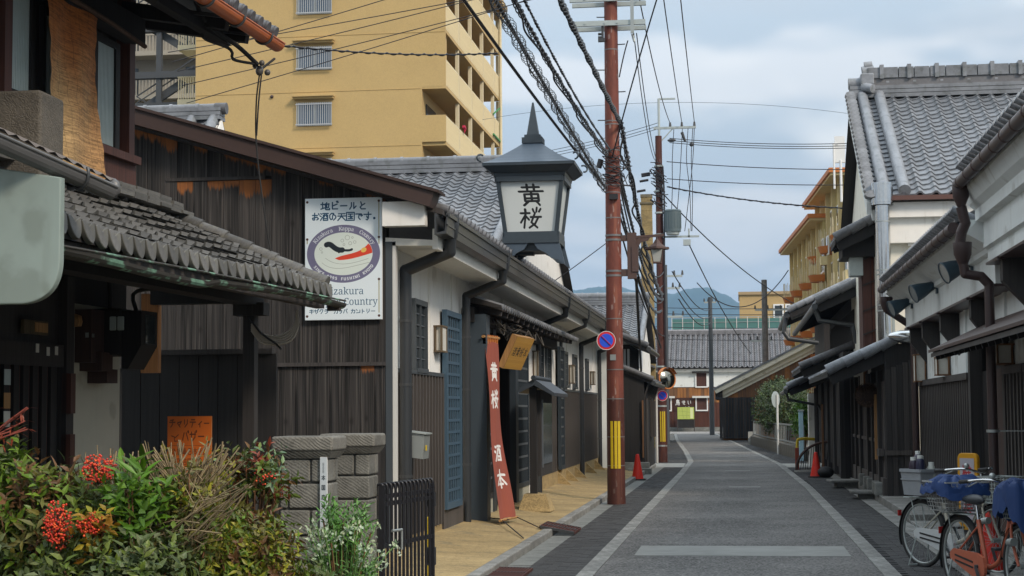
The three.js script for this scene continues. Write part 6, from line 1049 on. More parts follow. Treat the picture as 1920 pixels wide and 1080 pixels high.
{
  const t = thing('stair_tower', 'dark steel fire stair with grey walls behind the ochre block', 'stairs', [-33, 0, -100]), st = M({ color: lin(0.05, 0.055, 0.06), roughness: 0.6 });
  new MB().box(-44, 0, -112, -28.6, 30, -106).build('rear_block', tone(T.stucco, 0.30, 0.28, 0.24), t);
  for (let k = 0; k < 5; k++) { const y = 16.2 + k * 2.85; new MB().box(-44, y, -106, -28.6, y + 0.3, -104.6).build('gallery', tone(T.stucco, 0.36, 0.33, 0.27), t); const r = new MB(); for (let x = -44; x < -28.7; x += 0.22) r.box(x, y + 0.3, -104.66, x + 0.07, y + 1.35, -104.6); r.box(-44, y + 1.3, -104.68, -28.6, y + 1.4, -104.58); r.build('gallery_rail', tone(T.stucco, 0.36, 0.33, 0.27), t); new MB().box(-40, y + 0.4, -106, -38.6, y + 2.3, -105.95).box(-35.4, y + 0.4, -106, -33.6, y + 2.3, -105.95).build('dark_opening', MAT.glass, t); }
  const f = new MB(); for (const x of [-36.2, -34.4, -31.0]) f.box(x - 0.16, 0, -98.2, x + 0.16, 28, -97.9); for (let k = 0; k < 5; k++) { const y = 17.0 + k * 2.85 + 2.2; f.box(-36.4, y - 0.2, -98.3, -30.8, y + 0.2, -97.8); } f.box(-36.4, 20.0, -98.3, -30.8, 20.35, -97.8); f.build('steel_frame', st, t);
  const s = new MB(); for (let k = 0; k < 5; k++) { const y = 17.0 + k * 2.85, q = k % 2 ? 1 : -1; s.bar([-33.6 - q * 2.3, y, -98.4], [-33.6 + q * 2.3, y + 2.85, -98.4], 0.25, 0.45).bar([-33.6 - q * 2.3, y + 1.0, -98.3], [-33.6 + q * 2.3, y + 3.85, -98.3], 0.07).bar([-33.6 - q * 2.3, y + 0.6, -98.3], [-33.6 + q * 2.3, y + 3.4, -98.3], 0.06); } s.build('stair_flight', st, t);
}
// ---------------------------------------------------------------- end of the street
{
  const t = thing('restaurant', 'brown boarded restaurant with broad tiled roof closing the end of the street', 'building', [-2, 0, -140]), Z = -138;
  ridgeRoof(t, -9.5, 6.5, Z + 0.6, 5.1, Z - 5, 8.0, { w: 0.42, e: 0.36, A: 0.1, most: 0, mats: [0.23, 0.27, 0.31].map((k) => tone(T.tile, k, k, k * 1.06, { roughness: 0.5 })) });
  new MB().box(-9, 3.55, Z - 8, 6, 5.0, Z).build('white_wall', MAT.plasterGrey, t);
  new MB().box(-9, 4.75, Z, 6, 5.0, Z + 0.3).build('cornice', MAT.plaster, t);
  new MB().box(-9, 0.3, Z - 8, 6, 3.55, Z - 0.05).build('board_wall', MAT.redBoard, t);
  new MB().box(-9.2, 0, Z - 1, 6.2, 0.34, Z + 0.25).build('stone_base', MAT.concrete, t);
  for (let x = -6.2, i = 0; x < -0.4; x += 0.24, i++) { new MB().box(x, 2.3, Z - 0.05, x + 0.22, 3.5, Z + 0.01 + rr(0, 0.01)).build('board', i > 4 && rnd() < 0.8 ? MAT.orangeWood : MAT.midWood, t); new MB().box(x, 0.36, Z - 0.05, x + 0.22, 2.27, Z + 0.01 + rr(0, 0.01)).build('board', rnd() < 0.7 ? MAT.redBoard : MAT.redwood, t); }
  const win = (x, y, w, h) => { const f = new MB().box(x - w, y, Z, x - w + 0.1, y + h, Z + 0.1).box(x + w - 0.1, y, Z, x + w, y + h, Z + 0.1).box(x - w + 0.1, y, Z, x + w - 0.1, y + 0.1, Z + 0.1).build('window', MAT.white, t); new MB().box(x - w + 0.1, y + 0.1, Z, x + w - 0.1, y + h, Z + 0.03).build('pane', MAT.redwood, f); new MB().box(x - w - 0.25, y + h, Z, x + w + 0.25, y + h + 0.16, Z + 0.3).build('hood', y > 3 ? MAT.dark2 : MAT.pipeWhite, f); };
  win(-3.05, 3.5, 0.5, 1.15); win(-3.05, 1.62, 0.5, 1.05); win(-5.95, 1.62, 0.5, 1.05);
  const face = canvasMat(512, 256, (c) => { c.fillStyle = '#3c1f14'; c.fillRect(0, 0, 512, 256); c.strokeStyle = '#d8dcda'; glyph(c, '鳥', 40, 30, 120, 13); glyph(c, 'せ', 200, 44, 100, 13); glyph(c, 'い', 340, 40, 110, 14); glyph(c, '本', 270, 170, 56, 8); glyph(c, '店', 350, 170, 56, 8); });
  const sb = new MB().box(-5.3, 1.65, Z + 0.02, -3.65, 2.7, Z + 0.08).build('sign_board', MAT.redBoard, t); new MB().quad([-5.28, 1.67, Z + 0.09], [-3.67, 1.67, Z + 0.09], [-3.67, 2.68, Z + 0.09], [-5.28, 2.68, Z + 0.09], true).build('lettering', face, sb);
}
{
  const t = thing('notice_board', 'pale green map board standing before the brown restaurant', 'notice board', [-4.4, 0, -136.8]), face = canvasMat(256, 192, (c) => { c.fillStyle = '#a9b65a'; c.fillRect(0, 0, 256, 192); c.strokeStyle = '#7f8f4a'; c.lineWidth = 5; for (const [a, b, d, e] of [[20, 60, 240, 90], [70, 10, 90, 180], [150, 20, 140, 180], [20, 130, 240, 140]]) { c.beginPath(); c.moveTo(a, b); c.lineTo(d, e); c.stroke(); } c.fillStyle = '#cfd6a0'; c.fillRect(196, 12, 44, 168); });
  new MB().box(-5.0, 0.95, -136.9, -3.6, 1.98, -136.8).box(-4.95, 0.3, -136.88, -3.65, 0.95, -136.82).build('board', MAT.black, t); new MB().quad([-4.96, 0.99, -136.79], [-3.64, 0.99, -136.79], [-3.64, 1.94, -136.79], [-4.96, 1.94, -136.79], true).build('map', face, t); new MB().box(-5.0, 0, -136.9, -4.92, 1, -136.8).box(-3.68, 0, -136.9, -3.6, 1, -136.8).build('leg', MAT.dark2, t);
}
{ // white-edged gable building on the right of the bend
  const t = thing('gabled_storehouse', 'brown boarded storehouse with a slanting cream roof edge at the bend', 'building', [1, 0, -95]), Z = -95;
  new MB().prism([[-0.95, 0], [-0.95, 2.55], [4.2, 5.1], [4.2, 0]], 'z', Z - 6, Z).build('wall', MAT.orangeWood, t);
  const prof = (x) => 2.75 + (x + 1.2) * 0.5; new MB().bar([-1.35, prof(-1.35), Z + 0.25], [4.4, prof(4.4), Z + 0.25], 0.5, 0.24).bar([-1.2, prof(-1.2) - 0.25, Z + 0.12], [4.4, prof(4.4) - 0.25, Z + 0.12], 0.25, 0.3).bar([-1.05, prof(-1.05) - 0.5, Z + 0.06], [4.4, prof(4.4) - 0.5, Z + 0.06], 0.13, 0.2).build('verge_plaster', tone(T.plaster, 0.95, 0.92, 0.80), t);
  new MB().bar([-1.45, prof(-1.45) + 0.18, Z + 0.2], [4.4, prof(4.4) + 0.18, Z + 0.2], 0.7, 0.1).build('roof_tiles', MAT.tile[0], t);
  for (let x = -0.9, i = 0; x < 3.4; x += 0.26, i++) new MB().box(x, 2.2, Z, x + 0.24, prof(x) - 0.55, Z + 0.03 + rr(0, 0.01)).build('board', pick([MAT.orangeWood, MAT.midWood, MAT.midWood]), t);
  new MB().box(-1.35, 2.25, -103, -0.95, 2.9, Z + 0.3).build('eave_box', MAT.dark, t); new MB().box(1.65, 2.75, Z, 2.35, 3.25, Z + 0.07).build('dark_opening', MAT.dark, t);
  const f = thing('board_fence', 'tall black board fence below the slanting cream roof edge', 'fence', [0, 0, -94]); for (let x = -1.12; x < 0.75; x += 0.16) new MB().box(x, 0.1, Z + 0.55, x + 0.152, 2.35 + rr(-0.01, 0.01), Z + 0.59 + rr(0, 0.01)).build('board', rnd() < 0.7 ? MAT.black : MAT.dark, f);
  for (let z = -95; z > -103; z -= 0.5) new MB().box(-1.14, 0.1, z - 0.48, -1.1, 2.2, z).build('board', rnd() < 0.5 ? MAT.dark2 : MAT.dark, f);
}
{ // railing on its concrete foot along the right side
  const pk = M({ color: lin(0.2, 0.215, 0.21), roughness: 0.5 }), t = thing('railing', 'light grey metal railing on a low concrete wall beside the round bush', 'railing', [1.4, 0, -70]), a = V(0.62, 0, -82), b = V(2.02, 0, -56), at = (s, y) => { const p = a.clone().lerp(b, s); return [p.x, y, p.z]; }, n = 34;
  new MB().bar(at(0, 0.2), at(1, 0.2), 0.3, 0.42).build('foot_wall', tone(T.stone, 0.12, 0.11, 0.09), t); new MB().bar(at(0, 1.1), at(1, 1.1), 0.05, 0.06).bar(at(0, 0.5), at(1, 0.5), 0.04, 0.05).each('rail', pk, t);
  for (let i = 0; i <= n; i++) new MB().bar(at(i / n, 0.41), at(i / n, 1.12), i % 6 ? 0.02 : 0.05, i % 6 ? 0.03 : 0.05).build('picket', pk, t);
  new MB().box(0.35, 0, -82.4, 0.7, 0.62, -82).build('end_stone', MAT.paleconc, t);
}
bush('large rounded evergreen bush behind the grey railing', 'shrub', [1.75, 1.75, -72], [1.25, 1.2, 6.5], 2100, [[0.045, 0.075, 0.022], [0.065, 0.095, 0.028], [0.075, 0.115, 0.035], [0.05, 0.07, 0.028]], { name: 'evergreen_shrub', L: 0.14, W: 0.05, per: 7, base: 0.2 });
bush('light green shrub behind the pale blue post', 'shrub', [2.05, 1.3, -57], [0.35, 0.7, 0.8], 220, [[0.09, 0.19, 0.03], [0.12, 0.24, 0.03]], { name: 'garden_shrub', L: 0.12, W: 0.04, base: 0.3 });
{
  const t = thing('round_sign', 'round road sign seen edge-on from behind on a pale post', 'road sign', [1.36, 0, -64]); new MB().cyl([1.36, 0, -64], [1.36, 2.2, -64], 0.04, 0.04, 10).build('post', MAT.pipeWhite, t); new MB().add(new THREE.CylinderGeometry(0.3, 0.3, 0.015, 28).rotateX(Math.PI / 2).rotateY(1.05).translate(1.3, 2.02, -64)).build('disc', MAT.galv, t);
}
{
  const t = thing('blue_post', 'pale blue painted square post beside the light green shrub', 'post', [1.8, 0, -52]); new MB().rbox(1.73, 0.1, -52.06, 1.86, 1.58, -51.94, 0.015).build('post', M({ map: T.stucco, color: lin(0.35, 0.52, 0.60) }), t); new MB().box(1.71, 1.58, -52.08, 1.88, 1.63, -51.92).build('cap', MAT.galv, t);
  const w = thing('white_gate_pier', 'whitewashed wall end beside the pale blue post', 'wall', [2.1, 0, -51]); new MB().box(1.98, 0, -51.3, 2.3, 2.1, -50.9).build('pier', MAT.plaster, w);
}
{
  const t = thing('barrier', 'yellow tubular barrier behind the leaning brown fence panel', 'barrier', [1.75, 0, -50.2]); new MB().tube([[1.62, 0, -50.2], [1.62, 0.68, -50.2], [1.72, 0.78, -50.2], [2.0, 0.78, -50.3], [2.2, 0.76, -50.4]], 0.045, 10, 40).build('tube', MAT.yellow, t);
  const p = thing('leaning_fence', 'brown quarter-round fence panel leaning beside the right-hand traffic cone', 'panel', [1.7, 0, -44.5]); const pts = []; for (let k = 0; k <= 12; k++) { const a = Math.PI * (1 - 0.5 * k / 12); pts.push([2.25 + 0.85 * Math.cos(a), 0.08 + 0.72 * Math.sin(a), -44.5]); } new MB().tube(pts, 0.035, 8, 30).bar([1.4, 0.07, -44.5], [2.25, 0.07, -44.5], 0.06).build('frame', tone(T.wood, 0.075, 0.04, 0.032), p); const br = new MB(); for (let x = 1.5; x < 2.25; x += 0.06) br.bar([x, 0.08, -44.5], [x + 0.05, 0.08 + Math.sqrt(Math.max(0, 0.72 * 0.72 * (1 - ((x - 2.25) / 0.85) ** 2))) - 0.02, -44.5], 0.016); br.build('bars', MAT.black, p);
  const q = thing('leaning_plank', 'pale plank lying across the foot of the right-hand cone', 'plank', [1.7, 0, -43.5]); new MB().bar([1.35, 0.08, -43.8], [2.05, 0.12, -43.4], 0.12, 0.05).build('plank', MAT.paleconc, q);
}
function cone(x, z, label) {
  const t = thing('traffic_cone', label, 'traffic cone', [x, 0, z]); new MB().rbox(x - 0.2, 0.005, z - 0.2, x + 0.2, 0.03, z + 0.2, 0.01).build('base', MAT.rubber, t); new MB().lathe([x, 0.025, z], [[0.14, 0], [0.135, 0.03], [0.04, 0.56], [0.03, 0.58], [0, 0.58]], 24).build('body', MAT.coneRed, t);
}
cone(-2.42, -40.4, 'red traffic cone beside the first pole, before the slatted house'); cone(1.78, -41.8, 'red traffic cone at the foot of the black houses, beside the leaning panel');
tag(new MB().rbox(1.42, 0, -46.1, 1.52, 0.62, -46, 0.02).build('red_post', tone(T.wood, 0.3, 0.06, 0.03)), 'short weathered red post at the far tip of the leaning fence panel', 'post');
tag(new MB().sph([2.0, 0.13, -41.6], 0.2, 12, 8, [1, 0.7, 1]).build('black_sack', MAT.rubber), 'black sandbag slumped beside the right-hand cone', 'sandbag');
// rooftop netting, buff building and far blocks behind the tiled roof
{
  const t = thing('green_netting', 'green netting screen with white posts on the roof line behind the restaurant', 'fence', [0, 8, -160]), nm = new THREE.MeshPhysicalMaterial({ color: lin(0.10, 0.26, 0.24), roughness: 0.9, transmission: 0.35, thickness: 0 });
  for (let i = 0; i < 12; i++) { const x = -6.2 + i * 1.0; new MB().box(x + 0.03, 9.05, -160.02, x + 0.97, 10.2, -160).build('net_panel', nm, t); new MB().box(x - 0.03, 8.6, -160.08, x + 0.03, 10.35, -159.95).build('post', MAT.pipeWhite, t); }
  new MB().box(-6.2, 10.3, -160.06, 5.8, 10.37, -159.96).box(-6.2, 9.85, -160.06, 5.8, 9.9, -159.96).build('rail', MAT.steel, t); new MB().box(-7, 0, -170, 7, 9.0, -160.5).build('flat_roofed_base', tone(T.stucco, 0.2, 0.24, 0.26), t);
  const b = thing('buff_building', 'buff flat-roofed building with white windows behind the green netting', 'building', [4, 0, -175]); new MB().box(0.1, 0, -185, 8, 13.4, -175).build('wall', tone(T.stucco, 0.46, 0.32, 0.14), b); new MB().box(0, 13.4, -185.2, 8.1, 13.7, -174.8).build('parapet', tone(T.stucco, 0.36, 0.26, 0.14), b);
  for (const x of [3.5, 4.7]) { const w = new MB().box(x, 10.9, -175, x + 1.05, 12.4, -174.9).build('window', MAT.white, b); new MB().box(x + 0.15, 11.05, -174.9, x + 0.9, 12.25, -174.88).build('pane', MAT.glass, w); }
}
// yellow flats with orange eaves and balconies, turned a little toward the street
inFrame(new THREE.Matrix4().makeRotationY(3 * RAD).setPosition(2.7, 0, -111), () => {
  const t = thing('yellow_flats', 'four-storey yellow flats with orange roof edges and little orange balconies', 'building', [2, 0, 10]), cw = tone(T.stucco, 0.52, 0.43, 0.17);
  const blk = (z0, z1, top, dx) => {
    new MB().box(0.75 + dx, 0, z0, 9, top, z1).build('wall', cw, t);
    new MB().box(-0.05 + dx, top, z0 - 0.4, 9.2, top + 0.22, z1 + 0.15).build('roof_slab', MAT.orange, t); new MB().box(0.05 + dx, top - 0.12, z0 - 0.3, 9, top, z1 + 0.05).build('eave_soffit', MAT.creamLight, t);
    for (let z = z0 + 0.4; z < z1; z += 2.9) { new MB().cyl([0.7 + dx, 0, z], [0.7 + dx, top, z], 0.07, 0.07, 8).build('downpipe', MAT.pipeWhite, t); new MB().box(0.55 + dx, 0, z + 0.3, 0.75 + dx, top, z + 0.55).build('pilaster', MAT.creamLight, t); }
    for (let k = 0; k < 4; k++) for (let z = z0 + 1.2; z < z1 - 1; z += 5.8) {
      const y = top - 3.2 - k * 2.68; if (y < 0.4) continue;
      new MB().add(new THREE.CylinderGeometry(0.95, 0.8, 0.34, 20, 1, false, Math.PI, Math.PI).scale(0.85, 1, 1).translate(0.76 + dx, y, z + 0.9)).build('balcony', MAT.orange, t);
      const r = new MB(); for (let q = 0; q <= 8; q++) { const a = Math.PI * q / 8; r.cyl([0.76 + dx - 0.72 * Math.sin(a), y + 0.1, z + 0.9 + 0.86 * Math.cos(a)], [0.76 + dx - 0.72 * Math.sin(a), y + 1.05, z + 0.9 + 0.86 * Math.cos(a)], 0.018, 0.018, 4); } r.build('balcony_rail', MAT.cream, t);
      const w = new MB().box(0.70 + dx, y + 0.3, z + 0.2, 0.76 + dx, y + 2.1, z + 1.7).build('window', MAT.white, t); new MB().box(0.69 + dx, y + 0.4, z + 0.3, 0.70 + dx, y + 2.0, z + 1.6).build('pane', MAT.glass, w);
      const w2 = new MB().box(0.70 + dx, y + 1.0, z + 3.2, 0.76 + dx, y + 2.0, z + 4.2).build('window', MAT.white, t); new MB().box(0.69 + dx, y + 1.1, z + 3.3, 0.70 + dx, y + 1.9, z + 4.1).build('pane', MAT.glass, w2); new MB().box(0.35 + dx, y + 0.5, z + 3.3, 0.7 + dx, y + 0.95, z + 3.9).build('air_unit', MAT.creamLight, t);
    }
  };
  blk(0, 20, 11.75, 0); blk(14, 28, 13.05, 0.3);
});
{ // pale rooftop tank frame beside the storehouse verge
  const t = thing('rooftop_antenna', 'pale grey antenna panel on a pole beside the big tiled verge', 'antenna', [4.6, 12, -78]); new MB().box(4.45, 12.8, -78.2, 4.9, 14.0, -78).cyl([4.4, 11.6, -78], [4.4, 13.7, -78], 0.05, 0.05).cyl([4.7, 11, -78], [4.7, 12.9, -78], 0.06, 0.06).bar([4.4, 13.65, -78], [4.6, 13.65, -78], 0.06).build('panel', MAT.white, t);
}
// ---------------------------------------------------------------- right side: white-plastered house with black boards
const XW = 3.08;
{
  const t = thing('plaster_house', 'white-plastered house with black board dado, brown gutters and bracketed eaves', 'house', [XW, 0, -22]);
  const A = [[2.48, 4.13], [2.48, 4.0], [2.55, 3.86], [2.62, 3.8], [2.62, 3.68], [2.70, 3.66], [2.70, 3.38], [2.745, 3.36], [2.745, 3.22], [XW, 3.2], [3.6, 3.2], [3.6, 4.13]];
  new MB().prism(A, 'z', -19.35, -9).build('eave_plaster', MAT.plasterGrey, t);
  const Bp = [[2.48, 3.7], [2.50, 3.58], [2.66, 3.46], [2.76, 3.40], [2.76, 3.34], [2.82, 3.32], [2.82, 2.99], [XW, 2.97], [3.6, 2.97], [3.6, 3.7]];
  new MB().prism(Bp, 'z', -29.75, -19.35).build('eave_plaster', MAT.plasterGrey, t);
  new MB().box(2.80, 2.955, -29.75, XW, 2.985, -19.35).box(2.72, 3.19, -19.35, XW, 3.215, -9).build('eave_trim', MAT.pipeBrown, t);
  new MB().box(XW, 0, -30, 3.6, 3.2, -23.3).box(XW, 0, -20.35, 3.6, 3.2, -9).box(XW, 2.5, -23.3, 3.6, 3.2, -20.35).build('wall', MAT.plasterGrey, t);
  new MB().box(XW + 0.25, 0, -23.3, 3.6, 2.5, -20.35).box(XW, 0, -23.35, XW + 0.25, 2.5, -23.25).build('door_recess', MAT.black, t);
  new MB().box(XW + 0.1, 0.1, -22.0, XW + 0.16, 2.1, -20.9).build('door', tone(T.wood, 0.055, 0.026, 0.018), t);
  const sl = new MB(); for (let z = -22.1; z > -23.2; z -= 0.09) sl.box(XW + 0.1, 0.1, z - 0.04, XW + 0.14, 2.1, z); sl.build('door_slats', MAT.dark, t);
  for (const z of [-20.35, -23.3]) new MB().box(XW - 0.06, 0, z - 0.09, XW + 0.1, 2.4, z + 0.09).build('door_post', MAT.dark, t);
  // board dado with thin battens
  for (const [z0, z1] of [[-23.4, -29.85], [-18.9, -20.25], [-10, -18.85]]) {
    const p = new MB().box(XW - 0.03, 0.1, z1, XW, 2.0, z0).build('dado_board', MAT.dark, t); new MB().box(XW - 0.085, 2.0, z1, XW, 2.09, z0).box(XW - 0.07, 0.12, z1, XW, 0.24, z0).each('dado_rail', MAT.dark2, p);
    const b = new MB(); for (let z = z0 - 0.02; z > z1; z -= rr(0.21, 0.26)) b.box(XW - 0.052, 0.24, z - rr(0.05, 0.06), XW - 0.03, 2.0, z); b.build('batten_rows', MAT.batten, p);
  }
  // shaped brackets with little brown caps
  const br = (z, x0, y1, y0) => { const k = new MB().prism([[x0, y1], [XW, y1], [XW, y0 - 0.02], [XW - 0.02, y0], [x0, y1 - 0.24]], 'z', z - 0.09, z + 0.09).build('eave_bracket', MAT.dark, t); new MB().bar([x0 - 0.06, y1 - 0.005, z], [XW, y1 + 0.05, z], 0.3, 0.03).build('bracket_cap', MAT.pipeBrown, k); };
  for (const z of [-29.0, -27.1, -24.7, -21.5]) br(z, 2.82, 2.95, 2.38); for (const z of [-18.5, -16.6]) br(z, 2.76, 3.19, 2.62);
  for (const z of [-18.0, -20.4, -23.9]) new MB().box(XW - 0.03, 2.1, z - 0.08, XW + 0.01, 2.96, z + 0.08).build('plaster_pilaster', MAT.plasterGrey, t);
  // tiles at the eaves and gutters with clamps
  for (const [z0, z1, y] of [[-9, -19.0, 4.12], [-19.5, -29.4, 3.70]]) {
    const list = []; for (let z = z0; z > z1; z -= 0.235) list.push({ m: new THREE.Matrix4().setPosition(2.46, y + 0.02, z), c: Math.floor(rnd() * 3) });
    const r = new MB().prism([[2.42, y - 0.02], [2.42, y + 0.02], [4.6, y + 1.12], [4.6, y + 1.0]], 'z', z1, z0).build('roof_deck', MAT.tileDark[0], t);
    pieces(r, 'eave_tile', [new THREE.CylinderGeometry(0.05, 0.06, 0.4, 10).rotateZ(Math.PI / 2 - 0.46).translate(0.1, 0.03, 0)], MAT.tile, list);
    const g = new MB().cyl([2.40, y - 0.07, z0], [2.40, y - 0.07, z1], 0.064, 0.064, 14); g.build('gutter', MAT.pipeBrown, t);
    const c = new MB(); for (let z = z0 - 0.4; z > z1; z -= 0.62) c.cyl([2.40, y - 0.07, z], [2.40, y - 0.07, z - 0.03], 0.069, 0.069, 14).cyl([2.42, y - 0.07, z], [2.52, y - 0.1, z], 0.004, 0.004, 4); c.build('gutter_clamp', MAT.rustBrown, t);
  }
  new MB().prism([[2.5, 3.55], [2.7, 3.75], [2.86, 3.72], [2.86, 3.3], [2.8, 3.25], [2.72, 3.42]], 'z', -19.42, -19.3).build('eave_end', MAT.plasterGrey, t);
  // big S-bent downpipe with hoppers, slimmer one at the far corner
  const hop = (b, x, y, z, s = 1) => b.lathe([x, y, z], [[0.05 * s, -0.14 * s], [0.1 * s, -0.02 * s], [0.11 * s, 0.12 * s], [0.09 * s, 0.12 * s]], 12);
  const d = new MB(); hop(d, 2.42, 3.92, -18.95, 0.85); d.pipe([[2.42, 3.8, -18.95], [2.46, 3.62, -18.95], [2.42, 3.52, -18.98], [2.40, 3.38, -19.0]], 0.058, 12); hop(d, 2.43, 3.30, -19.0, 0.95); d.pipe([[2.43, 3.2, -19], [2.45, 3.07, -19], [2.62, 3.04, -19.0], [2.70, 2.95, -19.0], [2.70, 0.05, -19.0]], 0.052, 12); d.build('downpipe', MAT.pipeBrown, t);
  const cl = new MB(); for (const y of [2.45, 1.35, 0.7]) cl.cyl([2.7, y, -19], [2.7, y + 0.03, -19], 0.07, 0.07, 12).bar([2.7, y + 0.015, -19], [XW, y + 0.015, -19], 0.015); cl.build('pipe_clamp', MAT.steel, t);
  const d2 = new MB(); hop(d2, 2.5, 3.4, -29.6); d2.pipe([[2.5, 3.3, -29.6], [2.95, 3.0, -29.7], [2.95, 0.1, -29.7]], 0.06, 12); d2.build('downpipe', MAT.pipeBrown, t);
  // long low canopy over the doors
  const cp = new MB().prism([[2.38, 2.25], [2.38, 2.30], [XW + 0.1, 2.62], [XW + 0.1, 2.5]], 'z', -21.9, -9).build('door_canopy', MAT.dark2, t);
  new MB().prism([[2.36, 2.31], [2.36, 2.345], [XW, 2.68], [XW, 2.63]], 'z', -22.0, -9).build('canopy_cover', MAT.brown, cp);
  const cr = new MB(); for (let z = -10; z > -21.9; z -= 0.45) cr.bar([2.42, 2.24, z], [XW, 2.46, z], 0.05, 0.06); cr.each('canopy_rafter', MAT.black, cp);
}
{
  const spots = [[-29.1, 2.08, 2.5, 'paper-fronted wall lamp at the far end of the white house, next to the pipe'], [-25.9, 2.12, 2.36, 'short paper-fronted wall lamp under the middle eave brackets'], [-20.0, 2.12, 2.32, 'small paper-fronted wall lamp beside the big downpipe under the canopy'], [-17.6, 2.3, 2.72, 'paper-fronted wall lamp cut by the picture edge above the blue plate']];
  for (const [z, y0, y1, label] of spots) {
    const o = thing('wall_lamp', label, 'wall lamp', [XW, y0, z], 'wall lamps of the white house'), w = 0.16, x0 = XW - 0.2, x1 = XW - 0.02, f = new MB();
    for (const s of [-1, 1]) for (const x of [x0, x1 - 0.02]) f.box(x, y0, z + s * w - 0.014, x + 0.022, y1, z + s * w + 0.014); f.box(x0 - 0.005, y0 - 0.02, z - w - 0.02, XW, y0, z + w + 0.02).box(x0 - 0.005, y1, z - w - 0.02, XW, y1 + 0.02, z + w + 0.02).build('frame', MAT.midWood, o);
    new MB().box(x0 + 0.01, y0, z - w + 0.015, x1 - 0.01, y1, z + w - 0.015).build('shade', MAT.shoji, o);
  }
}
{ // three floodlights on the plaster band
  const mt = M({ map: T.stucco, color: lin(0.035, 0.068, 0.095), roughness: 0.5 });
  [[-21.1, 'nearest of the three dark floodlights on the white wall'], [-24.8, 'middle one of the three dark floodlights on the white wall'], [-28.4, 'farthest floodlight, half behind the stainless flue']].forEach(([z, label]) => {
    const o = thing('floodlight', label, 'floodlight', [2.82, 3.3, z], 'floodlights on the white wall'), m = new THREE.Matrix4().makeBasis(V(0.33, 0.94, 0), V(-0.94, 0.33, 0).multiplyScalar(1).add(V(0, 0, 0)).normalize(), V(0, 0, 1)).setPosition(2.54, 3.31, z);
    const q = new THREE.Matrix4().makeRotationFromQuaternion(new THREE.Quaternion().setFromUnitVectors(V(0, 1, 0), V(-0.88, -0.38, 0.22).normalize())).setPosition(2.60, 3.3, z);
    new MB().add(new THREE.LatheGeometry([[0.0, -0.17], [0.06, -0.17], [0.075, -0.1], [0.11, 0.02], [0.13, 0.13], [0.138, 0.135], [0.138, 0.15], [0.125, 0.15]].map(([r, y]) => new THREE.Vector2(r, y)), 24).applyMatrix4(q)).build('housing', mt, o);
    new MB().add(new THREE.CircleGeometry(0.127, 24).rotateX(-Math.PI / 2).translate(0, 0.14, 0).applyMatrix4(q)).build('lens', M({ color: lin(0.22, 0.24, 0.24), roughness: 0.12 }), o);
    new MB().cyl([2.68, 3.335, z - 0.02], [2.76, 3.37, z - 0.04], 0.045, 0.045, 10).box(2.74, 3.32, z - 0.08, 2.77, 3.44, z).bar([2.75, 3.34, z - 0.04], [2.82, 3.33, z - 0.04], 0.035).bar([2.75, 3.42, z - 0.04], [2.82, 3.4, z - 0.04], 0.02).box(2.79, 3.25, z - 0.1, 2.835, 3.45, z + 0.02).build('mount', mt, o);
  });
}
{ const o = thing('blue_plate', 'narrow upright light blue plate on the black boards', 'sign', [XW, 1.5, -17.75]); new MB().box(XW - 0.09, 1.16, -17.84, XW - 0.07, 1.78, -17.66).build('plate', canvasMat(64, 256, (c) => { c.fillStyle = '#8fb8cc'; c.fillRect(0, 0, 64, 256); c.fillStyle = '#3f7fae'; c.fillRect(0, 150, 64, 106); c.fillStyle = '#cfe0e6'; for (let i = 0; i < 5; i++) c.fillRect(12, 20 + i * 22, 40, 5); }), o); }
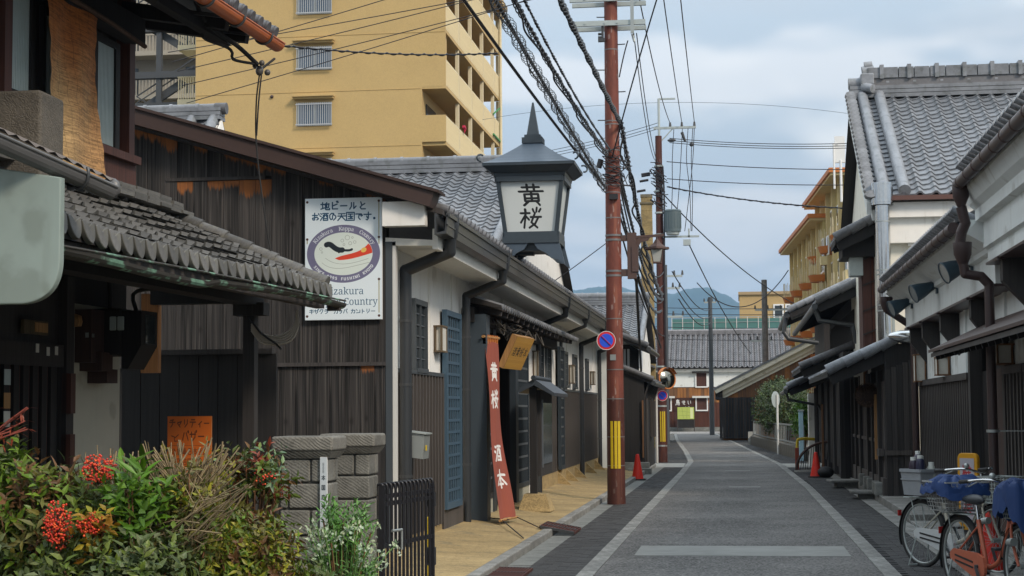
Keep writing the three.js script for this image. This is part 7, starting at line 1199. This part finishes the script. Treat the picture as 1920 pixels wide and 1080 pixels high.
// ---------------------------------------------------------------- great tiled storehouse behind
{
  const t = thing('storehouse', 'great white storehouse with a broad grey-tiled slope and heavy ridge', 'building', [5, 0, -35]);
  ridgeRoof(t, 2.38, 9.2, -31.0, 5.44, -36, 8.12, { w: 0.285, e: 0.25, A: 0.042, most: 300, rolls: [[2.98, 0.115], [2.63, 0.11]] });
  new MB().box(2.72, 8.3, -36.13, 9.2, 8.54, -35.87).build('ridge_wall', MAT.tileDark[2], t);
  const rt = new MB(); for (let x = 2.75; x < 9; x += 0.32) rt.box(x, 8.5, -36.16, x + 0.3, 8.72, -35.84); rt.build('ridge_tiles', MAT.tile[0], t);
  const rj = new MB(); for (let x = 3.0; x < 9; x += 0.56) rj.box(x, 8.48, -36.2, x + 0.08, 8.77, -35.8); rj.build('ridge_straps', MAT.tile[1], t);
  new MB().cyl([2.66, 8.62, -36], [2.9, 8.66, -36], 0.16, 0.14, 14).cyl([2.70, 8.78, -36], [2.86, 8.80, -36], 0.1, 0.09, 12).rbox(2.60, 8.36, -36.16, 2.88, 8.6, -35.78, 0.03).cyl([2.66, 8.32, -35.86], [2.84, 8.26, -35.7], 0.1, 0.09, 12).build('ridge_ornament', MAT.tile[2], t);
  // stacked verge tiles down the gable edge
  const list = []; for (let i = 0; i < 24; i++) { const s = i / 24; list.push({ m: new THREE.Matrix4().makeRotationX(0.2).setPosition(2.38, 5.43 + s * 2.8 + 0.02, -31.0 - s * 5), c: Math.floor(rnd() * 3) }); }
  pieces(t, 'verge_tile', [new THREE.CylinderGeometry(0.1, 0.1, 0.26, 8, 1, false, 0, Math.PI * 2).rotateX(1.2).scale(1.1, 0.7, 1)], MAT.tile, list);
  new MB().prism([[-31.4, 0], [-31.4, 5.34], [-36, 7.95], [-40.6, 5.34], [-40.6, 0]], 'x', 2.62, 9).build('wall', tone(T.plaster, 0.94, 0.92, 0.84), t);
  new MB().bar([2.36, 5.22, -31.1], [2.36, 8.0, -36], 0.08, 0.24).bar([2.48, 5.1, -31.2], [2.48, 7.85, -36], 0.12, 0.2).build('verge_board', MAT.plasterGrey, t);
  new MB().box(2.55, 5.05, -31.4, 9, 5.32, -31.1).box(2.6, 4.6, -31.4, 9, 5.05, -31.22).box(3.05, 4.55, -31.4, 9, 4.62, -31.27).build('cornice', MAT.plaster, t);
  new MB().box(2.4, 5.34, -31.02, 9, 5.42, -30.93).build('gutter', M({ color: lin(0.10, 0.045, 0.035), roughness: 0.5 }), t);
}
{ // stainless flue
  const t = thing('steel_flue', 'tall shiny stainless steel flue with a wider cap rising through the black roofs', 'flue', [2.59, 2.6, -31.0]), x = 2.585, z = -31.0;
  new MB().cyl([x, 2.62, z], [x, 5.3, z], 0.13, 0.13, 28).build('pipe', MAT.chrome, t); new MB().cyl([x, 5.26, z], [x, 5.66, z], 0.195, 0.195, 28, true).cyl([x, 5.3, z], [x, 5.32, z], 0.205, 0.205, 28).cyl([x, 5.62, z], [x, 5.64, z], 0.2, 0.2, 28).build('cap', MAT.chrome, t);
  const r = new MB(); for (const y of [2.75, 3.35, 3.45, 4.0, 4.08, 4.95]) r.cyl([x, y, z], [x, y + 0.022, z], 0.138, 0.138, 28); r.build('seam_ring', MAT.steel, t);
  new MB().pipe([[x - 0.02, 3.58, z + 0.14], [x + 0.5, 3.66, z + 0.25], [x + 0.62, 3.62, z + 0.25]], 0.018, 6).bar([x + 0.14, 2.65, z], [x + 0.14, 3.6, z], 0.03, 0.06).each('stay', MAT.galv, t);
  const o = thing('spun_cowl', 'polished steel cowl lying level at the foot of the flue', 'cowl', [2.95, 2.85, -30.2]); new MB().add(new THREE.LatheGeometry([[0, -0.36], [0.05, -0.33], [0.115, -0.15], [0.13, 0], [0.13, 0.12], [0.09, 0.24], [0, 0.26]].map(([r2, y]) => new THREE.Vector2(r2, y)), 20).rotateZ(-Math.PI / 2 - 0.05).translate(2.92, 2.86, -30.2)).build('body', MAT.chrome, o); new MB().tube([[3.1, 2.88, -30.2], [3.22, 2.84, -30.2], [3.24, 2.7, -30.2], [3.24, 2.4, -30.2]], 0.03, 8, 20).box(2.75, 2.93, -30.24, 3.2, 2.97, -30.16).build('elbow', MAT.steel, o);
}
// ---------------------------------------------------------------- black timber houses with overlapping eaves
function eaveRoof(parent, name, x0, y0, x1, y1, z0, z1, mats = MAT.tileDark, most = 40) {          // slope facing the street, eave at x0
  new MB().prism([[x0, y0 - 0.08], [x0, y0], [x1, y1], [x1, y1 - 0.14]], 'z', z1, z0).build(name, MAT.black, parent);
  const S = V(x1 - x0, y1 - y0, 0), l = S.length(); S.normalize(); const n = Math.max(1, Math.round((z0 - z1) / 0.27));
  tileSlope(parent, V(x0, y0 + 0.01, z0), V(0, 0, -1), S, n, Math.ceil(l / 0.24), (z0 - z1) / n, 0.24, mats, { most });
  const k = Math.max(2, Math.round(l / 0.3)), list = [];
  for (let i = 0; i < k; i++) list.push({ m: new THREE.Matrix4().makeRotationZ(Math.atan2(S.y, S.x) - Math.PI / 2 + 0.05).setPosition(x0 + S.x * l * (i + 0.5) / k, y0 + 0.05 + S.y * l * (i + 0.5) / k, z0 + 0.03), c: i % 3 });
  pieces(parent, 'verge_tile', [new THREE.CylinderGeometry(0.085, 0.1, l / k + 0.03, 12)], mats, list);
  new MB().bar([x0 + 0.05, y0 - 0.14, z0 - 0.04], [x1, y1 - 0.2, z0 - 0.04], 0.1, 0.16).build('verge_beam', MAT.black, parent);
  const r = new MB(); for (let z = z0 - 0.2; z > z1; z -= 0.4) r.bar([x0 + 0.04, y0 - 0.1, z], [x1, y1 - 0.2, z], 0.06, 0.07); r.build('rafter_row', MAT.black, parent);
}
{
  const t = thing('black_house', 'low black timber house with a single lean-to eave at the foot of the flue', 'house', [2.5, 0, -31]), XF = 2.5;
  eaveRoof(t, 'lean_to_roof', 1.52, 2.26, 2.75, 2.80, -30.3, -38.3, MAT.tile.map((m) => m), 60);
  new MB().box(XF, 0.1, -38.4, 3.0, 2.75, -30.25).build('wall', MAT.black, t);
  for (let i = 0; i < 5; i++) new MB().box(XF + i * 0.1, 0.12, -30.25, XF + 0.092 + i * 0.1, 2.3 + i * 0.04, -30.225 + rr(0, 0.012)).build('board', i % 2 ? MAT.dark2 : MAT.dark, t); new MB().box(XF - 0.02, 0.82, -30.23, XF + 0.42, 0.9, -30.18).build('rail', MAT.batten, t);
  new MB().box(XF - 0.01, 1.98, -38.3, XF + 0.02, 2.4, -33.4).build('plaster_strip', MAT.plasterGrey, t);
  const z0 = -30.4; for (let i = 0; i < 34; i++) { const z = z0 - i * 0.235; new MB().box(XF - 0.02 - (i % 2) * 0.008, 0.4, z - 0.23, XF, i < 13 ? 2.1 : 1.97, z).build('board', i % 3 ? MAT.dark2 : MAT.batten, t); }
  for (const z of [-30.9, -32.4, -33.6, -35.6, -37.0, -38.3]) new MB().box(XF - 0.09, 0.12, z - 0.07, XF + 0.03, 2.3, z + 0.07).build('post', MAT.dark, t);
  new MB().box(XF - 0.06, 1.02, -38.3, XF, 1.08, -31.0).box(XF - 0.07, 0.12, -38.3, XF + 0.02, 0.42, -30.3).build('rail', MAT.batten, t);
  new MB().box(XF - 0.12, 0.72, -31.32, XF - 0.08, 1.88, -31.2).build('light_post', MAT.lightWood, t);
  new MB().box(XF - 0.12, 0.8, -30.9, XF - 0.03, 0.92, -30.4).build('bench_rail', MAT.batten, t);
  const q = new MB(); for (const z of [-30.6, -30.9, -31.3, -32.6, -33.5, -34.8]) q.rbox(XF - 0.18, 0.1, z - 0.11, XF + 0.05, 0.34, z + 0.11, 0.02); q.each('foot_stone', MAT.concrete, t);
  for (const z of [-34.2, -34.7]) { const w = new MB().box(XF - 0.1, 2.0, z - 0.16, XF - 0.02, 2.38, z + 0.16).build('paper_lamp', MAT.midWood, t); new MB().box(XF - 0.115, 2.03, z - 0.13, XF - 0.1, 2.35, z + 0.13).build('shade', MAT.shoji, w); }
}
{ // cedar ball
  const t = thing('cedar_ball', 'brown cedar-sprig ball hanging under the black eave', 'hanging ball', [2.28, 1.87, -31.4]), g = new THREE.IcosahedronGeometry(0.2, 4), lv = new Leaves(); new MB().add(g.translate(2.28, 1.87, -31.4)).build('core', tone(T.wood, 0.07, 0.045, 0.034), t);
  for (let k = 0; k < 1500; k++) { const d = rdir(); lv.leaf(V(2.28, 1.87, -31.4).addScaledVector(d, 0.195), d.clone().add(rdir().multiplyScalar(0.35)), rdir(), 0.045, 0.007, jit([0.115, 0.075, 0.054], 0.4), 0); } lv.build('sprigs', M({ vertexColors: true, roughness: 0.95 }), t); new MB().cyl([2.28, 2.05, -31.4], [2.28, 2.55, -31.4], 0.012, 0.012, 6).build('rope', MAT.dark2, t);
}
{
  const t = thing('step_slab', 'flat stone step slab before the black house, nearer one', 'step', [2.2, 0, -31.8]); new MB().rbox(1.95, 0.10, -32.0, 2.62, 0.15, -31.35, 0.012).build('slab', MAT.kerb[0], t); new MB().box(2.1, 0, -31.9, 2.55, 0.1, -31.5).build('support', MAT.concrete, t);
  cloneThing(t, 'flat stone step slab before the black house, farther one', [2.02, 0.02, -36.2], 0.1);
}
{ // boarded stack
  const t = thing('boarded_stack', 'brown boarded chimney stack with a small black tiled cap roof behind the flue', 'chimney', [2.75, 2.7, -33.6]);
  new MB().box(2.42, 2.6, -34.6, 3.05, 5.0, -33.6).build('core', MAT.dark, t); for (let i = 0; i < 4; i++) new MB().box(2.40 + i * 0.16, 2.6, -33.6, 2.55 + i * 0.16, 5.0, -33.56 + rr(0, 0.01)).build('board', pick([MAT.midWood, MAT.redBoard, MAT.redwood]), t);
  for (let i = 0; i < 6; i++) new MB().box(2.38, 2.6, -34.6 + i * 0.17, 2.42, 5, -34.45 + i * 0.17).build('board', MAT.redwood, t);
  const s = new MB(); for (const y of [3.15, 3.6, 4.1, 4.6]) s.bar([2.38, y - 0.1, -33.53], [3.06, y + 0.18, -33.53], 0.03, 0.025); s.build('batten', MAT.dark, t);
  eaveRoof(t, 'cap_roof', 1.86, 4.86, 2.75, 5.3, -33.1, -34.8, MAT.tileDark, 30); new MB().box(2.0, 4.55, -34.5, 2.7, 4.95, -33.3).build('cap_box', MAT.black, t); new MB().box(2.15, 4.2, -34.0, 2.4, 4.6, -33.5).build('duct', MAT.galv, t);
}
{
  const t = thing('black_house', 'tall black timber house with two tiers of eaves and a bent gutter pipe', 'house', [2.3, 0, -45]), XF = 2.28;
  new MB().box(XF, 0.1, -50.6, 6, 2.9, -38.5).box(XF + 0.35, 2.9, -50.6, 6, 4.6, -39.4).build('wall', MAT.black, t);
  eaveRoof(t, 'main_roof', 1.74, 4.02, 3.6, 4.86, -38.9, -50.8, MAT.tileDark, 60);
  eaveRoof(t, 'lean_to_roof', 1.40, 2.58, 2.75, 3.12, -40.2, -46.6, MAT.tileDark, 60);
  eaveRoof(t, 'porch_roof', 1.28, 2.22, 2.4, 2.68, -46.8, -50.6, MAT.tile, 40);
  const b = new MB(); for (let z = -39.6; z > -50; z -= 0.2) b.box(XF + 0.31, 3.0, z - 0.07, XF + 0.35, 3.9, z); b.build('window_bars', MAT.dark, t);
  for (let i = 0; i < 40; i++) { const z = -38.6 - i * 0.3; new MB().box(XF - 0.03 - (i % 2) * 0.01, 0.3, z - 0.29, XF, 2.4, z).build('board', i % 2 ? MAT.dark : MAT.black, t); }
  for (const z of [-38.6, -41.2, -44, -46.9, -50.4]) new MB().box(XF - 0.1, 0.1, z - 0.08, XF + 0.04, 2.55, z + 0.08).build('post', MAT.dark, t);
  new MB().cyl([1.70, 3.93, -38.85], [1.62, 3.85, -50.8], 0.07, 0.07, 12).build('gutter', MAT.gutter, t);
  new MB().pipe([[1.72, 3.86, -39.0], [1.80, 3.62, -39.0], [2.55, 3.52, -39.2], [2.62, 3.1, -39.2]], 0.05, 10).build('downpipe', MAT.gutter, t);
  new MB().cyl([1.22, 2.12, -46.7], [1.22, 2.1, -50.8], 0.06, 0.06, 12).pipe([[1.24, 2.08, -46.9], [1.3, 1.9, -46.9], [2.1, 1.74, -47], [2.18, 1.6, -47]], 0.035, 8).build('porch_gutter', MAT.gutter, t);
  new MB().box(1.98, 0.1, -46.9, 2.06, 2.2, -46.82).build('porch_post', MAT.dark2, t); new MB().box(1.98, 0.1, -42.96, 2.03, 1.75, -42.9).build('porch_post', MAT.midWood, t);
}
{
  const t = thing('black_house', 'farthest black timber house, its steep eave and bent gutter cut against the yellow flats', 'house', [2.6, 0, -55]);
  eaveRoof(t, 'main_roof', 1.50, 4.62, 3.9, 5.72, -52.6, -60, MAT.tile, 60); new MB().box(2.6, 0, -60, 6, 4.6, -53.5).build('wall', MAT.dark, t); new MB().bar([1.55, 4.5, -52.75], [3.9, 5.5, -52.75], 0.1, 0.3).build('verge_board', tone(T.wood, 0.2, 0.19, 0.16), t);
  new MB().cyl([1.46, 4.52, -52.6], [1.44, 4.46, -60], 0.1, 0.1, 12).pipe([[1.44, 4.45, -52.8], [1.36, 4.0, -52.8], [1.5, 3.8, -52.8], [2.4, 3.66, -52.9]], 0.07, 10).build('gutter', MAT.gutter, t);
}
// ---------------------------------------------------------------- bicycles
function bicycle(name, label, frameMat, guardMat, fenderMat, pos, turn) {
  const t = new THREE.Group(); t.name = numbered(name); scene.add(t); tag(t, label, 'bicycle', 'bicycles parked at the wall');
  const R = 0.325, RX = 0, FX = 1.1, Y = 0.335;
  const wheel = (x) => {
    const w = new MB().add(new THREE.TorusGeometry(R, 0.019, 8, 44).translate(x, Y, 0)).build('wheel', MAT.rubber, t);
    new MB().add(new THREE.TorusGeometry(R - 0.024, 0.012, 6, 44).translate(x, Y, 0)).build('rim', MAT.steel, w);
    const s = new MB(); for (let k = 0; k < 32; k++) { const a = k * Math.PI / 16, o = k % 2 ? 0.03 : -0.03, b = a + (k % 4 < 2 ? 0.5 : -0.5); s.cyl([x + 0.02 * Math.cos(b), Y + 0.02 * Math.sin(b), o], [x + (R - 0.03) * Math.cos(a), Y + (R - 0.03) * Math.sin(a), 0], 0.0014, 0.0014, 3); } s.build('spokes', MAT.galv, w);
    new MB().cyl([x, Y, -0.05], [x, Y, 0.05], 0.022, 0.022, 10).build('hub', MAT.steel, w);
  };
  wheel(RX); wheel(FX);
  const fender = (x, a0, a1, nm) => { const n = 18, pos2 = [], idx = []; for (let i = 0; i <= n; i++) { const a = mix(a0, a1, i / n); for (let k = 0; k < 5; k++) { const q = (k - 2) / 2, r = R + 0.04 - 0.014 * q * q; pos2.push(x + r * Math.cos(a), Y + r * Math.sin(a), q * 0.03); } } for (let i = 0; i < n; i++) for (let k = 0; k < 4; k++) { const a = i * 5 + k; idx.push(a, a + 1, a + 5, a + 1, a + 6, a + 5); } const g = new THREE.BufferGeometry(); g.setAttribute('position', new THREE.Float32BufferAttribute(pos2, 3)); g.setIndex(idx); g.computeVertexNormals(); new MB().add(g).build(nm, fenderMat, t); };
  fender(RX, 0.35, Math.PI * 1.12, 'fender'); fender(FX, 0.7, Math.PI * 0.98, 'fender');
  const BB = [0.46, 0.28], f = new MB();
  f.tube([[0.90, 0.74, 0], [0.82, 0.55, 0], [0.70, 0.36, 0], [0.55, 0.28, 0], [BB[0], BB[1], 0]], 0.022, 10, 24).cyl([0.92, 0.82, 0], [0.945, 0.66, 0], 0.024, 0.024, 10).cyl([BB[0], BB[1], 0], [0.335, 0.66, 0], 0.02, 0.02, 10);
  for (const s of [-1, 1]) f.bar([BB[0], BB[1], s * 0.03], [RX, Y, s * 0.055], 0.018).cyl([0.35, 0.60, s * 0.02], [RX, Y, s * 0.055], 0.009, 0.009, 8).tube([[0.95, 0.66, s * 0.03], [0.985, 0.58, s * 0.05], [FX - 0.06, 0.45, s * 0.055], [FX, Y, s * 0.055]], 0.013, 8, 16);
  f.build('frame', frameMat, t);
  new MB().prism([[BB[0] + 0.12, 0.28], [BB[0] + 0.09, 0.36], [BB[0] - 0.02, 0.39], [0.02, 0.40], [-0.04, 0.36], [-0.03, 0.31], [BB[0] - 0.1, 0.19], [BB[0] + 0.05, 0.175], [BB[0] + 0.11, 0.22]], 'z', 0.06, 0.085).build('chain_guard', guardMat, t);
  const gr = new MB(); for (const y of [0.285, 0.33]) gr.bar([0.06, y + 0.02, 0.087], [0.38, y - 0.02, 0.087], 0.006, 0.015); gr.build('guard_groove', MAT.rubber, t);
  new MB().cyl([BB[0], BB[1], -0.09], [BB[0], BB[1], 0.11], 0.016, 0.016, 8).bar([BB[0], BB[1], 0.105], [BB[0] + 0.1, BB[1] - 0.13, 0.115], 0.02).bar([BB[0], BB[1], -0.1], [BB[0] - 0.1, BB[1] + 0.13, -0.11], 0.02).rbox(BB[0] + 0.055, BB[1] - 0.15, 0.12, BB[0] + 0.145, BB[1] - 0.125, 0.21, 0.008).rbox(BB[0] - 0.145, BB[1] + 0.12, -0.21, BB[0] - 0.055, BB[1] + 0.145, -0.115, 0.008).build('crank', MAT.gutter, t);
  new MB().cyl([0.335, 0.64, 0], [0.30, 0.80, 0], 0.013, 0.013, 8).build('seat_post', MAT.chrome, t);
  const sd = new THREE.SphereGeometry(1, 16, 10).scale(0.14, 0.045, 0.085).translate(0.27, 0.83, 0), p = sd.attributes.position; for (let i = 0; i < p.count; i++) { const q = (p.getX(i) - 0.13) / 0.28; p.setZ(i, p.getZ(i) * mix(1.25, 0.4, q)); p.setX(i, p.getX(i) + 0.03 * q); } sd.computeVertexNormals(); new MB().add(sd).build('saddle', M({ color: lin(0.035, 0.04, 0.045), roughness: 0.5 }), t);
  new MB().cyl([0.92, 0.82, 0], [0.905, 0.98, 0], 0.014, 0.014, 8).tube([[0.62, 1.0, -0.27], [0.74, 1.01, -0.26], [0.87, 1.02, -0.17], [0.91, 0.99, -0.04], [0.91, 0.99, 0.04], [0.87, 1.02, 0.17], [0.74, 1.01, 0.26], [0.62, 1.0, 0.27]], 0.012, 8, 40).build('handlebar', MAT.chrome, t);
  new MB().cyl([0.56, 0.995, -0.275], [0.70, 1.005, -0.265], 0.017, 0.017, 10).cyl([0.56, 0.995, 0.275], [0.70, 1.005, 0.265], 0.017, 0.017, 10).build('grip', MAT.rubber, t);
  new MB().tube([[0.82, 1.03, 0.2], [0.76, 1.0, 0.22], [0.66, 0.96, 0.25]], 0.006, 5, 10).tube([[0.82, 1.03, -0.2], [0.76, 1.0, -0.22], [0.66, 0.96, -0.25]], 0.006, 5, 10).sph([0.86, 1.05, 0.14], 0.028, 10, 8).build('brake_lever', MAT.steel, t);
  new MB().tube([[0.88, 1.0, 0.1], [1.0, 0.98, 0.08], [1.02, 0.8, 0.06], [1.0, 0.7, 0.05]], 0.004, 4, 12).tube([[0.86, 1.0, -0.1], [0.98, 1.04, -0.05], [1.03, 0.86, 0.0], [0.96, 0.75, 0.03]], 0.004, 4, 12).build('cables', MAT.rubber, t);
  const cr = new MB(); for (const s of [-1, 1]) cr.cyl([-0.22, 0.70, s * 0.06], [0.3, 0.70, s * 0.06], 0.006, 0.006, 6).cyl([RX, Y, s * 0.06], [-0.1, 0.70, s * 0.06], 0.006, 0.006, 6); for (const x of [-0.22, -0.08, 0.06, 0.2]) cr.cyl([x, 0.70, -0.06], [x, 0.70, 0.06], 0.005, 0.005, 6); cr.build('carrier', MAT.galv, t);
  new MB().pipe([[RX, Y, 0.075], [-0.08, 0.02, 0.12], [-0.08, 0.02, -0.12], [RX, Y, -0.075]], 0.008, 6).build('stand', MAT.galv, t);
  new MB().box(-0.375, 0.50, -0.02, -0.36, 0.56, 0.02).build('reflector', M({ color: lin(0.35, 0.02, 0.02), roughness: 0.2 }), t);
  new MB().cyl([1.01, 0.52, 0.09], [1.1, 0.53, 0.09], 0.03, 0.035, 10).build('headlamp', MAT.steel, t);
  t.position.set(...pos); t.rotation.y = turn; t.updateMatrixWorld(true);
  return t;
}
// a wire basket as part of a bicycle: x0..x1 at the top, narrower below
function basket(t, x0, x1, y0, y1, w, m, wires = true) {
  const b = new MB(), n = 7, In = 0.8, cx = (x0 + x1) / 2, hx = (x1 - x0) / 2, P = (sx, sz, k) => { const s = mix(In, 1, k); return [cx + sx * hx * s, mix(y0, y1, k), sz * w * s]; };
  for (let k = 0; k <= n; k++) for (const q of [[-1, -1, 1, -1], [1, -1, 1, 1], [1, 1, -1, 1], [-1, 1, -1, -1]]) b.bar(P(q[0], q[1], k / n), P(q[2], q[3], k / n), k === n ? 0.012 : 0.005);
  for (let i = 0; i <= 8; i++) { const s = mix(-1, 1, i / 8); for (const q of [-1, 1]) b.bar(P(s, q, 0), P(s, q, 1), 0.005).bar(P(q, s, 0), P(q, s, 1), 0.005); }
  if (!wires) { b.quad(P(-1, -1, 0), P(1, -1, 0), P(1, -1, 1), P(-1, -1, 1)).quad(P(-1, 1, 0), P(1, 1, 0), P(1, 1, 1), P(-1, 1, 1)).quad(P(-1, -1, 0), P(-1, 1, 0), P(-1, 1, 1), P(-1, -1, 1)).quad(P(1, -1, 0), P(1, 1, 0), P(1, 1, 1), P(1, -1, 1)); }
  b.quad(P(-1, -1, 0), P(1, -1, 0), P(1, 1, 0), P(-1, 1, 0)); b.build('basket', m, t);
}
const local = (t, f) => inFrame(t.matrixWorld.clone(), f);
const tarp = tone(T.worn, 0.008, 0.042, 0.165, { roughness: 0.7 });
function drape(label, t, cx, cy, hx, hz, drop, bump, lock) {           // wrinkled rain cover over a basket
  local(t, () => {
    const o = thing('rain_cover', label, 'cover', [cx, cy, 0]), N = 72, R = 24, pos = [], idx = [];
    for (let j = 0; j <= R; j++) for (let i = 0; i <= N; i++) {
      const a = (i / N) * Math.PI * 2, k = j / R, sq = 1 / Math.max(Math.abs(Math.cos(a)), Math.abs(Math.sin(a))) ** 0.75, top = Math.min(1, k / 0.5), dn = Math.max(0, (k - 0.5) / 0.5);
      const wr = 0.03 * Math.abs(Math.sin(a * 4.5 + k * 7 + 1.5 * Math.sin(a * 2))) - 0.02 * Math.abs(Math.sin(a * 7 - k * 11)) + 0.02 * Math.sin(a * 5 + k * 4) + 0.03 * Math.sin(a * 3 - k * 6 + 1) + 0.02 * Math.sin(a * 11 + k * 9) + 0.012 * Math.sin(a * 23 + k * 5);
      pos.push(cx + Math.cos(a) * sq * hx * top * (1 + dn * (0.06 + wr)), cy + bump * Math.cos(top * 1.57) + 0.8 * wr * (1 - dn) * top - dn * drop * (0.8 + 0.25 * Math.sin(a * 2 + 1) + 3 * wr), Math.sin(a) * sq * hz * top * (1 + dn * (0.06 + wr)));
    }
    for (let j = 0; j < R; j++) for (let i = 0; i < N; i++) { const a = j * (N + 1) + i, c = a + N + 1; idx.push(a, a + 1, c, a + 1, c + 1, c); }
    const g = new THREE.BufferGeometry(); g.setAttribute('position', new THREE.Float32BufferAttribute(pos, 3)); g.setIndex(idx); g.computeVertexNormals(); new MB().add(g).build('sheet', tarp, o);
  });
}
{
  const ow = M({ map: T.stucco, color: lin(0.44, 0.115, 0.06), roughness: 0.38 });
  const b1 = bicycle('bicycle', 'cream-white city bicycle with bottles in its grey rear basket', M({ color: lin(0.40, 0.38, 0.31), roughness: 0.4 }), M({ color: lin(0.5, 0.52, 0.52), roughness: 0.4 }), MAT.rubber, [1.83, 0, -18.0], -57 * RAD);
  local(b1, () => {
    const g = M({ map: T.stucco, color: lin(0.27, 0.29, 0.31), roughness: 0.5 }), x0 = -0.16, x1 = 0.16, y0 = 0.73, y1 = 0.98, w = 0.14, k = 0.85;
    const c = new MB(), q = (sx, sz, s, y) => [(x0 + x1) / 2 + sx * (x1 - x0) / 2 * s, y, sz * w * s]; for (const [a, b] of [[[-1, -1], [1, -1]], [[1, -1], [1, 1]], [[1, 1], [-1, 1]], [[-1, 1], [-1, -1]]]) { c.quad(q(...a, k, y0), q(...b, k, y0), q(...b, 1, y1), q(...a, 1, y1)); c.bar(q(...a, 1.01, y1), q(...b, 1.01, y1), 0.022, 0.03).bar(q(...a, 0.97, y1 - 0.09), q(...b, 0.97, y1 - 0.09), 0.012, 0.014); } c.quad(q(-1, -1, k, y0), q(1, -1, k, y0), q(1, 1, k, y0), q(-1, 1, k, y0)); c.build('rear_basket', g, b1);
    basket(b1, 0.99, 1.33, 0.70, 0.95, 0.17, MAT.galv);
    [[-0.11, -0.05, 'bottle with pale cap standing highest in the grey rear basket', 0.11], [-0.05, 0.06, 'dark bottle second in the grey rear basket', 0.05], [0.0, 0.0, 'grey-capped bottle in the middle of the rear basket', 0.06], [0.06, 0.06, 'wrapped purple-black bottle in the rear basket', 0.07], [0.11, -0.04, 'pale round-shouldered bottle at the saddle end of the rear basket', 0]].forEach(([x, z, l, h], i) => { const o = thing('bottle', l, 'bottle', [x, 0.75, z], 'bottles in the bicycle basket'); new MB().lathe([x, 0.75 + h, z], [[0, 0], [0.045, 0.0], [0.048, 0.22], [0.036, 0.27], [0.026, 0.285]], 14).build('body', M({ color: i === 4 ? lin(0.4, 0.42, 0.38) : pick([lin(0.03, 0.02, 0.035), lin(0.10, 0.09, 0.12), lin(0.02, 0.02, 0.05)]), roughness: 0.4 }), o); new MB().cyl([x, 1.03 + h, z], [x, 1.065 + h, z], 0.028, 0.028, 12).build('cap', M({ color: lin(0.6, 0.62, 0.58) }), o); });
  });
  const b2 = bicycle('bicycle', 'orange-red city bicycle with two blue-covered baskets, nearest the camera', ow, ow, MAT.rubber, [1.88, 0, -15.35], -70 * RAD);
  local(b2, () => { basket(b2, -0.30, 0.16, 0.72, 0.97, 0.2, M({ color: lin(0.33, 0.34, 0.33), roughness: 0.5 }), true); basket(b2, 1.0, 1.32, 0.72, 0.95, 0.17, MAT.galv, true); });
  drape('crumpled blue rain cover over the rear basket of the orange bicycle', b2, -0.07, 0.95, 0.25, 0.22, 0.12, 0.075); drape('blue rain cover over the front basket of the orange bicycle', b2, 1.17, 0.98, 0.2, 0.21, 0.33, 0.05);
}
cone(2.42, -17.4, 'red traffic cone standing behind the parked bicycles');
{
  const t = new THREE.Group(); t.name = 'parking_sign'; scene.add(t); tag(t, 'yellow-framed upright sign with red characters behind the bicycles', 'sign');
  const s = new THREE.Shape(); const rrect = (sh, w, h, r) => { sh.moveTo(-w + r, 0.25); sh.lineTo(w - r, 0.25); sh.lineTo(w, 0.25 + r); sh.lineTo(w, h - r); sh.quadraticCurveTo(w, h, w - r, h); sh.lineTo(-w + r, h); sh.quadraticCurveTo(-w, h, -w, h - r); sh.lineTo(-w, 0.25 + r); sh.closePath(); }; rrect(s, 0.15, 1.1, 0.07);
  new MB().add(new THREE.ExtrudeGeometry(s, { depth: 0.03, bevelEnabled: true, bevelSize: 0.008, bevelThickness: 0.008, bevelSegments: 2 })).build('frame', M({ map: T.stucco, color: lin(0.62, 0.30, 0.01), roughness: 0.45 }), t);
  const face = canvasMat(128, 384, (c) => { c.fillStyle = '#a5a1a8'; c.fillRect(0, 0, 128, 384); c.strokeStyle = '#a3282c'; glyph(c, '駐', 26, 40, 78, 10); glyph(c, '車', 26, 150, 78, 10); glyph(c, '天', 26, 260, 78, 10); });
  new MB().quad([-0.115, 0.32, 0.042], [0.115, 0.32, 0.042], [0.115, 1.05, 0.042], [-0.115, 1.05, 0.042], true).build('face', face, t); new MB().box(-0.18, 0, -0.2, 0.18, 0.06, 0.24).box(-0.1, 0.06, -0.01, 0.1, 0.26, 0.02).build('base', MAT.rubber, t);
  t.position.set(2.56, 0, -19.9); t.rotation.y = -0.95; t.updateMatrixWorld(true);
}
scene.fog = new THREE.FogExp2(0x8cb2da, 0.00012);
renderer.render(scene, camera);
